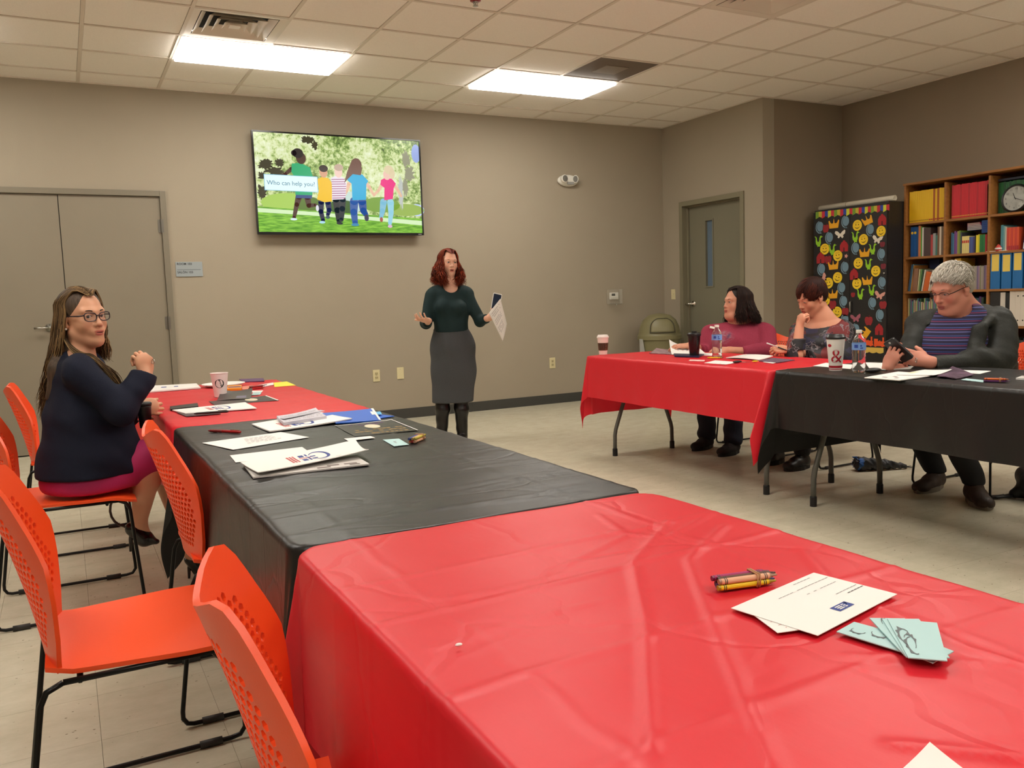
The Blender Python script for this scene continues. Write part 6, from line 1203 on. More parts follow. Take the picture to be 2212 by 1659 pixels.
    # phone in both hands
    q = P(1941, 756, -0.50); ph = thing('mobile_phone', 'black phone held in both hands by the grey-haired man', 'phone', q); Bp = basis(sp.dir(0.30, -0.75, 0.55), sp.U*0.8-sp.R*0.5); fn = lambda x, y, z: tuple(Bp@np.array([x, z, y]))
    rr = lambda w, h, r: [(sx*(w-r)+r*math.cos(a0+k*math.pi/8), sy*(h-r)+r*math.sin(a0+k*math.pi/8)) for sx, sy, a0 in ((1, 1, 0), (-1, 1, math.pi/2), (-1, -1, math.pi), (1, -1, 1.5*math.pi)) for k in range(5)]
    MB().prism(rr(0.036, 0.072, 0.010), -0.006, 0.005, fn=fn).build('case', mat('phone_black_case', (24, 24, 26), 0.35), ph); MB().prism(rr(0.032, 0.066, 0.005), 0.005, 0.0055, fn=fn).build('screen', mat('phone_dark_screen', (12, 14, 20), 0.1), ph); MB().lathe([(0.006, 0), (0.006, -0.0015), (0, -0.0015)], 14, fn=lambda x, y, z: fn(x, y+0.058, z-0.006)).build('camera_lens', M_steel, ph)
    return t
man_jacket()
# ================================================================== things on the tables and the floor
M_paper = mat('paper_bright', (236, 234, 230), 0.6); M_blue = mat('folder_blue', (24, 92, 196), 0.45); M_logo_b = mat('print_blue', (40, 62, 140), 0.6); M_logo_r = mat('print_red', (196, 44, 48), 0.6); M_txt = mat('print_soft_grey', (150, 148, 150), 0.7)
M_flyer = mat('flyer_black', (36, 32, 32), 0.35); M_pale = mat('pale_blue_card', (176, 212, 214), 0.6); M_gold = mat('print_gold', (150, 120, 66), 0.5); M_cream = mat('print_cream', (214, 206, 178), 0.5); M_purp = mat('print_purple', (86, 44, 96), 0.5)
def CA(x, y): return (280+x/3.253, 780+y/3.253)
def CB(x, y): return (1480+x/3.456, 1180+y/3.456)
def CC(x, y): return (1380+x/2.6587, 680+y/2.6587)
class Sheet:
    """a sheet of paper lying on a table: corners in order p00, p10, p11, p01; lifts raise the corners, bulge bows the middle"""
    def __init__(s, name, label, cat, corners, z, m=None, th=0.0008, lifts=(0, 0, 0, 0), bulge=0.0, n=8, parent=None, group=None):
        s.c = [at(x, y, 2, z) for x, y in corners]; s.z = z; s.l = lifts; s.b = bulge; s.th = th; o = sum(s.c)/4; s.o = (o[0], o[1], z)
        s.t = parent or thing(name, label, cat, s.o, group=group)
        if parent is not None: s.o = tuple(parent.location)
        vs = []; k = n+1
        for side in (0, 1):
            for i in range(k):
                for j in range(k): p = s.p(i/n, j/n, -th*side); vs.append(p)
        fs = [(i*k+j, (i+1)*k+j, (i+1)*k+j+1, i*k+j+1) for i in range(n) for j in range(n)]; fs += [tuple(q+k*k for q in f[::-1]) for f in fs]
        lp = [(i, 0) for i in range(n)]+[(n, j) for j in range(n)]+[(i, n) for i in range(n, 0, -1)]+[(0, j) for j in range(n, 0, -1)]; ix = [i*k+j for i, j in lp]
        fs += [(ix[q], ix[q-1], ix[q-1]+k*k, ix[q]+k*k) for q in range(len(ix))]
        mb = MB().add(vs, fs); s.ob = mb.build('sheet' if cat in ('paper', 'letter') else 'cover', m or M_paper, s.t, smooth=True, autos=0.8)
        bm = bmesh.new(); bm.from_mesh(s.ob.data); bmesh.ops.recalc_face_normals(bm, faces=bm.faces); bm.to_mesh(s.ob.data); bm.free()
    def p(s, u, v, h=0.0):
        c = s.c; q = (1-u)*(1-v)*c[0]+u*(1-v)*c[1]+u*v*c[2]+(1-u)*v*c[3]; l = s.l; z = (1-u)**2*(1-v)**2*l[0]+u*u*(1-v)**2*l[1]+u*u*v*v*l[2]+(1-u)**2*v*v*l[3]+s.b*4*u*(1-u)
        return (q[0]-s.o[0], q[1]-s.o[1], q[2]+z+s.th+h-s.o[2])
    def bar(s, u0, v0, u1, v1, m, nm='print', h=0.0004):
        k = 4; vs = [s.p(u0+(u1-u0)*i/k, v, h) for i in range(k+1) for v in (v0, v1)]
        return MB().add(vs, [(2*i, 2*i+2, 2*i+3, 2*i+1) for i in range(k)]).build(nm, m, s.ob)
    def disc(s, u, v, ru, rv, m, nm='emblem', h=0.0005):
        return MB().add([s.p(u+ru*math.cos(a), v+rv*math.sin(a), h) for a in np.linspace(0, 2*math.pi, 25)[:-1]], [tuple(range(24))]).build(nm, m, s.ob)
    def lines(s, rows, m=None, u0=0.12, u1=0.85, w=0.012, seed=1, dash=14):
        R = np.random.RandomState(seed); mb = MB()
        for v, a, b_ in rows:
            n = max(2, int(dash*(b_-a)))
            for i in range(n):
                if R.rand() < 0.1: continue
                x0 = a+(b_-a)*i/n; x1 = x0+(b_-a)/n*R.uniform(0.6, 0.92); mb.add([s.p(x0, v-w/2, 0.0004), s.p(x1, v-w/2, 0.0004), s.p(x1, v+w/2, 0.0004), s.p(x0, v+w/2, 0.0004)], [(0, 1, 2, 3)])
        return tag(mb.build('print', m or M_txt, s.ob), kind='stuff')
    def swoosh(s, u, v, su, sv):
        """the folder's mark: a blue open ring with block strokes and red stacked strokes"""
        vs = []; n = 22
        for i in range(n+1):
            a = math.radians(-150+300*i/n); w_ = 0.72+0.16*abs(math.sin(a/2)); vs += [s.p(u+su*0.34*math.cos(a), v+sv*0.5*math.sin(a), 0.0005), s.p(u+su*0.34*w_*math.cos(a)-su*0.02, v+sv*0.5*w_*math.sin(a), 0.0005)]
        MB().add(vs, [(2*i, 2*i+2, 2*i+3, 2*i+1) for i in range(n)]).build('emblem_ring', M_logo_b, s.ob)
        b = MB()
        for k, (a0, a1, b0, b1) in enumerate(((-0.62, -0.46, -0.42, -0.15), (-0.40, -0.34, -0.42, 0.05), (-0.30, -0.12, -0.30, -0.18), (-0.30, -0.12, -0.02, 0.10), (-0.62, -0.46, 0.10, 0.36), (-0.40, -0.34, 0.14, 0.40))): b.add([s.p(u+su*x, v+sv*y, 0.0005) for x, y in ((a0, b0), (a1, b0), (a1, b1), (a0, b1))], [(0, 1, 2, 3)])
        b.build('emblem_letters', M_logo_b, s.ob); r = MB()
        for k in range(3):
            for j in range(7): r.add([s.p(u+su*(-0.98+0.09*k+x), v+sv*(-0.42+0.12*j+y), 0.0005) for x, y in ((0, 0), (0.06, 0), (0.06, 0.09), (0, 0.09))], [(0, 1, 2, 3)])
        tag(r.build('red_print', M_logo_r, s.ob), kind='stuff'); s.bar(u-su*0.66, v-sv*0.05, u-su*0.30, v+sv*0.02, M_logo_r, 'red_stroke')
def crayon(label, a, b_, rgb, r=0.0042, group=None):
    a, b_ = np.array(a), np.array(b_); t = thing('crayon', label, 'crayon', a, group=group); d = b_-a; L = np.linalg.norm(d); B_ = basis(d, (0, 0, 1)); fn = lambda x, y, z: tuple(B_@np.array([x, z, y])); nm = 'wax_%d_%d_%d' % rgb
    dk = tuple(int(v*0.72) for v in rgb)
    MB().lathe([(0, 0), (r*0.92, 0), (r*0.92, L*0.05), (r*0.6, L*0.05)], 12, fn=fn).lathe([(r*0.92, L*0.84), (r*0.92, L*0.88), (r*0.62, L*0.90), (r*0.3, L), (0, L)], 12, fn=fn).build('wax', mat(nm, dk, 0.35), t, smooth=True, autos=0.5)
    MB().lathe([(r*0.9, L*0.04), (r, L*0.04), (r, L*0.86), (r*0.9, L*0.86)], 12, fn=fn, cap=False).build('paper_wrapper', mat('wrap_%d_%d_%d' % rgb, rgb, 0.6), t, smooth=True, autos=0.5)
    for q in (0.09, 0.12, 0.77, 0.80): MB().lathe([(r*1.02, L*q), (r*1.02, L*(q+0.014))], 12, fn=fn, cap=False).build('black_ring', M_black, t)
    return t
def bundle(where, p0, p1, z, cols, band=True, r=0.0042, L=0.092):
    """crayons tied side by side and stacked, from the pixel p0 towards p1"""
    a = at(*p0, 2, z); b_ = at(*p1, 2, z); d = nrm(b_-a); q = np.array([-d[1], d[0], 0]); pos = [(-1, 0), (0, 0), (1, 0), (-1, 1), (0, 1), (1, 1), (0, 2)]
    for i, (nm, c_) in enumerate(cols):
        k, h = pos[i]; o = q*(k*2*r*1.03)+np.array([0, 0, r+h*r*2.02]); j = (i*37 % 5-2)*0.0015; crayon('%s crayon %s' % (nm, where), a+o+d*j, a+o+d*(L+j), c_, r, 'crayons in bundles')
    if band:
        t = thing('rubber_band', 'tan rubber band around the crayons '+where, 'rubber band', a+d*L*0.62); n = min(3, len(cols)); hh = 1 if len(cols) <= 3 else 2
        w_, z0, z1 = r*3.15, 0.0004, r*2.04*hh+0.001; path = [(-w_, z0), (w_, z0), (w_+0.001, z1*0.5), (w_, z1), (-w_, z1), (-w_-0.001, z1*0.5)]
        MB().tube([tuple(q*x+np.array([0, 0, y])) for x, y in path], 0.0012, 6, closed=True).tube([tuple(q*x+np.array([0, 0, y])+d*0.004) for x, y in path], 0.0012, 6, closed=True).build('band', mat('rubber_tan', (190, 140, 96), 0.6), t, smooth=True)
RED, ORG, YEL, GRN, BLU, VIO, BRN, PCH, PNK, BLK = (190, 30, 34), (226, 110, 40), (240, 204, 30), (60, 130, 60), (50, 70, 150), (96, 40, 100), (98, 58, 40), (232, 176, 140), (170, 40, 100), (40, 36, 36)
def paper_cup(label, px, py, z, h, r0, r1, white, lidm=None, extras=None, name='paper_cup'):
    p = at(px, py, 2, z); p = p+nrm(np.array([p[0]-CAM[0], p[1]-CAM[1], 0]))*r0; t = thing(name, label, 'cup', p)
    b = MB().lathe([(0, 0.004), (r0*0.95, 0.004), (r0*0.96, 0.0), (r0, 0.0), (r1, h), (r1-0.0015, h), (r0-0.001, 0.006), (0, 0.006)], 40).build('cup_body', white, t, smooth=True, autos=0.6)
    if lidm is None: MB().tube([(r1*math.cos(a), r1*math.sin(a), h) for a in np.linspace(0, 2*math.pi, 33)[:-1]], 0.0018, 6, closed=True).build('rim', white, t, smooth=True)
    else: MB().lathe([(r1+0.002, h-0.006), (r1+0.0035, h-0.002), (r1+0.0035, h+0.004), (r1, h+0.006), (r1-0.004, h+0.016), (r1-0.007, h+0.018), (r1-0.009, h+0.013), (0, h+0.012)], 40).build('lid', lidm, t, smooth=True, autos=0.7)
    return t, b, p
def on_cyl(p, r0, r1, h, towards, dz=0.0):
    """maps (x, y) of a label to the cup's side facing the camera"""
    a0 = math.atan2(CAM[1]-p[1], CAM[0]-p[0])+towards
    def fn(x, y, z): zz = dz+y; r = r0+(r1-r0)*zz/h+0.0006+z; a = a0+x/((r0+r1)/2); return (r*math.cos(a), r*math.sin(a), zz)
    return fn
def band_mesh(name, m, par, p, r0, r1, h, z0, z1, off=0.0005, a0=0, a1=2*math.pi, n=40):
    vs = []; f = lambda z: r0+(r1-r0)*z/h+off
    for i in range(n+1):
        a = a0+(a1-a0)*i/n; vs += [(f(z0)*math.cos(a), f(z0)*math.sin(a), z0), (f(z1)*math.cos(a), f(z1)*math.sin(a), z1)]
    return MB().add(vs, [(2*i, 2*i+2, 2*i+3, 2*i+1) for i in range(n)]).build(name, m, par, smooth=True)
ZL = 0.7242
# ---- table by the double door
Sheet('paper_packet', 'long white packet of papers at the far end of the small red table', 'packet', [CA(130, 222), CA(500, 192), CA(470, 165), CA(175, 180)], ZL, th=0.007).lines([(0.55, 0.2, 0.75)], M_logo_b, w=0.16, dash=9)
p = at(*CA(660, 176), 2, ZL); t = thing('paper_plate', 'white paper plate behind the coffee cup on the small red table', 'plate', (p[0], p[1], ZL)); MB().lathe([(0, 0.001), (0.078, 0.001), (0.088, 0.005), (0.112, 0.016), (0.115, 0.0155), (0.09, 0.003), (0.078, -0.0005+0.001), (0, 0.0)], 48).build('dish', M_paper, t, smooth=True)
t, b_, p = paper_cup('white paper coffee cup with a round dark emblem, without a lid', *CA(640, 254), ZL, 0.115, 0.028, 0.041, mat('cup_white', (240, 226, 222), 0.45))
fn = on_cyl(p, 0.028, 0.041, 0.115, -0.05, 0.066); MB().add([fn(0.021*math.cos(a), 0.021*math.sin(a), 0.0003) for a in np.linspace(0, 6.2832, 29)[:-1]], [tuple(range(28))]).build('emblem_disc', mat('emblem_green_black', (34, 40, 36), 0.5), b_)
em2 = MB()
for i in range(28): a, a2 = 2*math.pi*i/28, 2*math.pi*(i+1)/28; em2.add([fn(r*math.cos(q), r*math.sin(q), 0.0006) for r, q in ((0.0135, a), (0.0148, a), (0.0148, a2), (0.0135, a2))], [(0, 1, 2, 3)])
st = [(0.0, 0.0118), (0.0015, 0.0085), (0.005, 0.0082), (0.0025, 0.006), (0.0035, 0.003), (0, 0.005), (-0.0035, 0.003), (-0.0025, 0.006), (-0.005, 0.0082), (-0.0015, 0.0085)]
em2.add([fn(x, y, 0.0006) for x, y in st], [tuple(range(10))])
for k in range(-3, 4):
    if k: em2.add([fn(k*0.0026+dx, y, 0.0006) for dx, y in ((-0.0006, 0.001), (0.0006, 0.001), (0.0009*(1 if k > 0 else -1)+0.0006, -0.010+abs(k)*0.0012), (0.0009*(1 if k > 0 else -1)-0.0006, -0.010+abs(k)*0.0012))], [(0, 1, 2, 3)])
em2.build('emblem_figure', M_paper, b_)
Sheet('flyer', 'dark purple leaflet at the far right corner of the small red table', 'leaflet', [CA(800, 150), CA(948, 143), CA(940, 124), CA(770, 130)], ZL, M_purp, th=0.004)
Sheet('crayon_box', 'flat orange and yellow crayon box beside the coffee cup', 'box', [CA(686, 208), CA(788, 204), CA(788, 180), CA(690, 184)], ZL, mat('box_orange', (236, 150, 30), 0.5), th=0.010).bar(0.05, 0.3, 0.95, 0.6, M_purp, 'printed_band')
Sheet('card', 'peach card lying between the crayon box and the bundled crayons', 'card', [CA(792, 202), CA(862, 198), CA(868, 174), CA(790, 180)], ZL, mat('card_peach', (214, 130, 104), 0.6), th=0.002)
bundle('by the striped strip on the small red table', CA(842, 200), CA(985, 182), ZL, [('red', RED), ('brown', BRN), ('orange', ORG), ('dark red', (140, 30, 30)), ('black', BLK)], band=False)
Sheet('striped_strip', 'white and blue printed strip behind the crayons on the small red table', 'paper strip', [CA(885, 190), CA(1012, 168), CA(1010, 152), CA(868, 178)], ZL, th=0.002).lines([(0.5, 0.05, 0.95)], M_purp, w=0.35, dash=5)
Sheet('yellow_note', 'bright yellow sheet at the right edge of the small red table', 'note', [CA(1018, 182), CA(1168, 171), CA(1105, 144), CA(1012, 152)], ZL, mat('paper_yellow', (246, 232, 60), 0.6))
Sheet('card', 'small white card behind the pale blue card on the small red table', 'card', [CA(816, 222), CA(930, 217), CA(938, 207), CA(826, 210)], ZL, M_paper)
Sheet('card', 'pale blue card in front of the bundled crayons on the small red table', 'card', [CA(856, 240), CA(918, 236), CA(928, 217), CA(868, 221)], ZL+0.001, M_pale).lines([(0.5, 0.3, 0.8)], M_txt, w=0.1)
s = Sheet('event_flyer', 'black flyer with a pale oval emblem in front of the coffee cup', 'flyer', [CA(600, 312), CA(1050, 276), CA(962, 243), CA(556, 284)], ZL, M_flyer); s.disc(0.64, 0.5, 0.10, 0.25, M_cream); s.lines([(0.25, 0.3, 0.9), (0.75, 0.3, 0.8)], M_purp, w=0.06); s.bar(0.97, 0, 1, 1, M_paper, 'white_edge')
s = Sheet('brochure', 'dark brochure folded into a low tent in front of the coffee cup', 'brochure', [CA(608, 282), CA(850, 268), CA(866, 230), CA(645, 244)], ZL, mat('brochure_charcoal', (48, 44, 44), 0.35), lifts=(0, 0, 0.03, 0.03), bulge=0.004); s.bar(0.55, 0.15, 0.85, 0.45, mat('print_grey_violet', (110, 104, 124), 0.5))
s = Sheet('white_folder', 'white folder with a blue and red emblem, lying by the black phone', 'folder', [CA(392, 372), CA(893, 335), CA(812, 294), CA(300, 348)], ZL+0.002, th=0.0035); s.swoosh(0.62, 0.5, 0.24, 0.6)
Sheet('notebook', 'thin dark notebook under the white folder on the small red table', 'notebook', [CA(398, 391), CA(640, 372), CA(560, 340), CA(330, 362)], ZL, mat('notebook_maroon', (70, 50, 56), 0.5), th=0.002)
s = Sheet('mobile_phone', 'black phone lying at the near left of the small red table', 'phone', [CA(288, 350), CA(484, 328), CA(478, 306), CA(284, 330)], ZL+0.0055 if False else ZL, M_black, th=0.008)
def pen(label, a, b_, z, m1, m2, r=0.0048):
    a = at(*a, 2, z); b_ = at(*b_, 2, z); a[2] += r; b_[2] += r; t = thing('pen', label, 'pen', a); d = b_-a
    MB().tube([(0, 0, 0), d*0.06, d*0.55], [r*0.75, r, r], 10).build('barrel', m1, t, smooth=True); MB().tube([d*0.55, d*0.58, d*0.92, d], [r*0.95, r*1.08, r*0.9, r*0.3], 10).build('grip', m2, t, smooth=True); MB().tube([d*0.04+np.array([0, 0, r*1.3]), d*0.30+np.array([0, 0, r*1.3])], r*0.3, 6).build('clip', M_steel, t); return t
pen('black pen lying on the edge of the white folder', CA(695, 362), CA(452, 378), ZL+0.006, M_black, M_black)
# ---- black table
ZK = 0.7252
s = Sheet('white_folder', 'white folder under the open booklet, at the far side of the black table', 'folder', [CA(985, 503), CA(1565, 424), CA(1350, 366), CA(858, 448)], ZK, th=0.004, lifts=(0.002, 0.008, 0, 0)); s.swoosh(0.52, 0.42, 0.3, 0.6)
s = Sheet('booklet', 'thick booklet lying open on the white folder beside the blue folders', 'booklet', [CA(1085, 452), CA(1385, 404), CA(1310, 366), CA(1035, 412)], ZK+0.006, mat('booklet_pages', (198, 196, 206), 0.7), th=0.010, lifts=(0.0, 0.0, 0.012, 0.004)); s.lines([(0.2, 0.05, 0.95), (0.4, 0.05, 0.95), (0.6, 0.05, 0.95), (0.8, 0.05, 0.95)], M_txt, w=0.05, dash=22)
s2 = Sheet('', None, None, [CA(1085, 408), CA(1372, 350), CA(1340, 344), CA(1060, 402)], ZK+0.020, mat('booklet_cover', (178, 176, 186), 0.6), parent=s.t)
s = Sheet('blue_folder', 'blue folder with white edge and pale tab at the far right of the black table', 'folder', [CA(1450, 442), CA(1768, 426), CA(1712, 349), CA(1345, 372)], ZK+0.001, M_blue, th=0.004, lifts=(0, 0.003, 0.006, 0)); s.bar(0.955, 0, 1, 1, M_paper, 'white_edge'); s.bar(0.90, 0.5, 0.98, 0.76, M_paper, 'label'); s.bar(1.0, 0.46, 1.10, 0.70, mat('tab_blue', (90, 180, 232), 0.4), 'index_tab')
Sheet('blue_folder', 'second blue folder, mostly under the first, pointing to the table edge', 'folder', [CA(1560, 420), CA(1762, 404), CA(1862, 389), CA(1660, 366)], ZK, M_blue, th=0.002)
pen('red pen on the left side of the black table', CA(780, 510), CA(553, 500), ZK, mat('pen_red', (170, 26, 30), 0.3), mat('pen_red_dark', (120, 20, 24), 0.4), 0.0055)
s = Sheet('letter', 'single printed white sheet beside the red pen', 'letter', [CA(728, 624), CA(1262, 536), CA(1062, 500), CA(510, 576)], ZK); s.lines([(0.30+0.07*k, 0.30+0.02*k, 0.80-0.03*(k % 3)) for k in range(8)], M_txt, w=0.02, dash=18)
s = Sheet('event_flyer', 'large black flyer with an oval emblem and white border on the black table', 'flyer', [CA(1585, 531), CA(2030, 487), CA(1842, 423), CA(1440, 455)], ZK, M_flyer, lifts=(0, 0, 0.006, 0)); s.disc(0.52, 0.66, 0.12, 0.16, M_cream); s.lines([(0.88, 0.2, 0.8), (0.80, 0.3, 0.7)], M_purp, w=0.05); s.lines([(0.42, 0.15, 0.95), (0.28, 0.1, 0.95), (0.12, 0.3, 0.9)], M_gold, w=0.06); s.bar(0, 0.975, 1, 1, M_paper, 'white_border'); s.bar(0.982, 0, 1, 1, M_paper, 'white_border')
Sheet('paper_slip', 'narrow white paper slip on the left corner of the large black flyer', 'slip', [CA(1535, 562), CA(1725, 540), CA(1692, 528), CA(1508, 546)], ZK+0.0012)
Sheet('card', 'pale blue card beside the crayons on the black table', 'card', [CA(1858, 600), CA(1962, 588), CA(1893, 546), CA(1778, 554)], ZK, M_pale).lines([(0.4, 0.4, 0.6), (0.5, 0.4, 0.6), (0.6, 0.4, 0.6)], M_txt, w=0.08, dash=10)
bundle('bundled on the black table by the pale card', CA(1985, 577), CA(2105, 525), ZK, [('peach', PCH), ('red', RED), ('orange', ORG), ('olive yellow', (196, 180, 70)), ('tan', (206, 170, 110)), ('dark blue', BLU)])
Sheet('letter', 'white sheet sticking out behind the large white folder on the black table', 'letter', [CA(745, 714), CA(1280, 652), CA(1212, 605), CA(705, 664)], ZK)
Sheet('document', 'bundle of printed pages under the large white folder on the black table', 'document', [CA(868, 826), CA(1685, 731), CA(1600, 680), CA(800, 735)], ZK+0.001, mat('paper_shaded', (206, 202, 198), 0.7), th=0.004).lines([(0.12, 0.55, 0.98), (0.25, 0.5, 0.95)], mat('print_brown_grey', (120, 108, 104), 0.7), w=0.10, dash=8)
s = Sheet('white_folder', 'large white folder with a blue and red emblem, nearest on the black table', 'folder', [CA(905, 803), CA(1682, 664), CA(1590, 608), CA(780, 716)], ZK+0.009, th=0.002, lifts=(0.006, 0.016, 0.022, 0.0), bulge=0.002); s.swoosh(0.60, 0.5, 0.27, 0.62); s.lines([(0.12, 0.55, 0.85)], M_txt, w=0.02)
# ---- nearest red table
ZN = 0.7305
bundle('bundled on the nearest red table', CB(235, 318), CB(650, 262), ZN-0.002, [('yellow', YEL), ('blue', BLU), ('black', BLK), ('peach', PCH), ('brown', BRN), ('magenta', PNK)])
s = Sheet('letter', 'second white sheet mostly under the printed letter, on the nearest red table', 'letter', [CB(690, 650), CB(860, 626), CB(700, 440), CB(515, 520)], ZN-0.001); s.lines([(0.15, 0.5, 0.9), (0.3, 0.35, 0.8), (0.5, 0.2, 0.5)], mat('print_pinkish', (200, 150, 150), 0.7), w=0.02)
s = Sheet('letter', 'printed white letter with a small blue emblem on the nearest red table', 'letter', [CB(342, 465), CB(990, 670), CB(1583, 360), CB(960, 200)], ZN)
s.lines([(0.20, 0.28, 0.46) if False else (0.0, 0, 0.01)], M_txt); mb = MB()
def rowu(u, v0, v1, m, w=0.010, dash=24):
    R = np.random.RandomState(int(u*100)); mb = MB(); n = int(dash*(v1-v0))
    for i in range(n):
        if R.rand() < 0.1: continue
        a = v0+(v1-v0)*i/n; b_ = a+(v1-v0)/n*0.85; mb.add([s.p(u-w/2, a, 0.0004), s.p(u+w/2, a, 0.0004), s.p(u+w/2, b_, 0.0004), s.p(u-w/2, b_, 0.0004)], [(0, 1, 2, 3)])
    tag(mb.build('print', m, s.ob), kind='stuff')
for u, v0, v1 in ((0.07, 0.62, 0.88), (0.20, 0.36, 0.98), (0.34, 0.52, 0.98), (0.55, 0.66, 0.98)): rowu(u, v0, v1, M_txt)
rowu(0.62, 0.74, 0.99, mat('print_charcoal', (90, 88, 92), 0.7), 0.014)
s.bar(0.72, 0.44, 0.84, 0.62, M_logo_b, 'emblem_panel')
for k in range(3):
    u0 = 0.745+0.028*k; s.bar(u0, 0.47, u0+0.016, 0.53, M_paper, 'emblem_figure', 0.0008); s.disc(u0+0.008, 0.555, 0.009, 0.014, M_paper, 'emblem_figure', 0.0008)
s.lines([(0.60, 0.73, 0.83)], M_paper, w=0.014)
def cardart(s, seed):
    R = np.random.RandomState(seed); mk = mat('print_charcoal_grey', (104, 112, 116), 0.7)
    for k in range(3):
        cu, cv = R.uniform(0.2, 0.8), R.uniform(0.15, 0.85); rr = R.uniform(0.10, 0.16); vs = []; n = 14; a0 = R.uniform(0, 6)
        for i in range(n+1): a = a0+3.6*i/n; w_ = 1.25+0.35*(i % 2) if 3 < i < 11 else 1.12; vs += [s.p(cu+rr*math.cos(a), cv+rr*1.6*math.sin(a), 0.0005), s.p(min(max(cu+rr*w_*math.cos(a), 0.01), 0.99), min(max(cv+rr*1.6*w_*math.sin(a), 0.01), 0.99), 0.0005)]
        MB().add(vs, [(2*i, 2*i+2, 2*i+3, 2*i+1) for i in range(n)]).build('wreath_print', mk, s.ob)
s = Sheet('card', 'pale blue card at the bottom of the fan, pointing to the white letter', 'card', [CB(1130, 643), CB(1628, 798), CB(1700, 690), CB(1262, 570)], ZN, M_pale, th=0.0012, group='pale blue cards in a fan'); cardart(s, 3)
s = Sheet('card', 'pale blue card peeping out at the near right corner of the fan', 'card', [CB(1850, 878), CB(2005, 790), CB(1880, 740), CB(1700, 820)], ZN+0.0014, M_pale, th=0.0012, group='pale blue cards in a fan')
s = Sheet('card', 'pale blue card in the middle of the fan, its far corner furthest left', 'card', [CB(1640, 822), CB(1900, 850), CB(1640, 545), CB(1375, 541)], ZN+0.0028, M_pale, th=0.0012, group='pale blue cards in a fan'); cardart(s, 5)
s = Sheet('card', 'pale blue card directly under the topmost card of the fan', 'card', [CB(1650, 832), CB(1975, 838), CB(1745, 548), CB(1470, 548)], ZN+0.0042, M_pale, th=0.0012, group='pale blue cards in a fan')
s = Sheet('card', 'topmost pale blue card of the fan, with grey wreath prints', 'card', [CB(1665, 838), CB(1958, 862), CB(1880, 577), CB(1510, 545)], ZN+0.0056, M_pale, th=0.0012, group='pale blue cards in a fan'); cardart(s, 9)
s = Sheet('letter', 'curled white sheet cut by the bottom edge, on the nearest red table', 'letter', [(1880, 1715), (2080, 1860), (2230, 1760), (2008, 1632)], ZN, lifts=(0, 0, 0.0, 0.012))
p = at(991, 1396, 2, ZN-0.001); t = thing('paper_scrap', 'tiny white crumb of paper on the nearest red cloth', 'crumb', p); MB().ball((0, 0, 0.002), (0.005, 0.003, 0.002), 8).build('scrap', M_paper, t)
# ---- far row, red table
ZR = 0.7242
M_sl = mat('sleeve_kraft', (98, 66, 44), 0.7)
t, b_, p = paper_cup('white lidded coffee cup with a brown sleeve at the end of the far red table', 1303, 766, ZR, 0.125, 0.029, 0.041, mat('cup_white_b', (238, 214, 206), 0.45), mat('lid_white', (236, 226, 220), 0.35))
sl = band_mesh('sleeve', M_sl, t, p, 0.029, 0.041, 0.125, 0.030, 0.085, 0.0016); fn = on_cyl(p, 0.030, 0.0425, 0.125, 0.0, 0.058)
k = MB()
for i in range(6): x = -0.03+0.0075*i; k.add([fn(x+d_, y, 0.0014) for d_, y in ((0, -0.024), (0.003, -0.024), (0.005, 0), (0.003, 0.024), (0, 0.024), (0.002, 0))], [(0, 1, 2, 5), (5, 2, 3, 4)])
for i in range(16): a, a2 = 2*math.pi*i/16, 2*math.pi*(i+1)/16; k.add([fn(0.024+r*math.cos(q), 0.003+r*math.sin(q)*1.2, 0.0014) for r, q in ((0.010, a), (0.0125, a), (0.0125, a2), (0.010, a2))], [(0, 1, 2, 3)])
k.build('sleeve_print', mat('sleeve_dark', (38, 28, 24), 0.7), sl)
def tumbler(label, px, py, z, h, r0, r1):
    p = at(px, py, 2, z); p = p+nrm(np.array([p[0]-CAM[0], p[1]-CAM[1], 0]))*r0; t = thing('travel_tumbler', label, 'tumbler', p); m_ = mat('tumbler_black', (24, 18, 20), 0.2)
    MB().lathe([(0, 0), (r0*0.94, 0), (r0, 0.004), (r1, h), (0, h)], 32).build('tumbler_body', m_, t, smooth=True, autos=0.6); MB().lathe([(r1+0.003, h-0.006), (r1+0.004, h+0.006), (r1-0.002, h+0.014), (r1-0.006, h+0.016), (0, h+0.014)], 32).build('lid', M_black, t, smooth=True, autos=0.6)
    MB().box(-0.009, 0.009, -0.016, 0.016, h+0.014, h+0.026).build('sip_tab', M_black, t, bevel=0.003); return t
tumbler('black travel tumbler in front of the woman in the mauve sweater', 1500, 771, ZR, 0.145, 0.031, 0.042)
M_pet = mat('clear_pet', (235, 240, 240), 0.04, trans=0.96); MATS['clear_pet'].node_tree.nodes['Principled BSDF'].inputs['IOR'].default_value = 1.18
M_pl = mat('label_blue', (120, 160, 220), 0.4); M_pl2 = mat('label_navy', (44, 74, 160), 0.4)
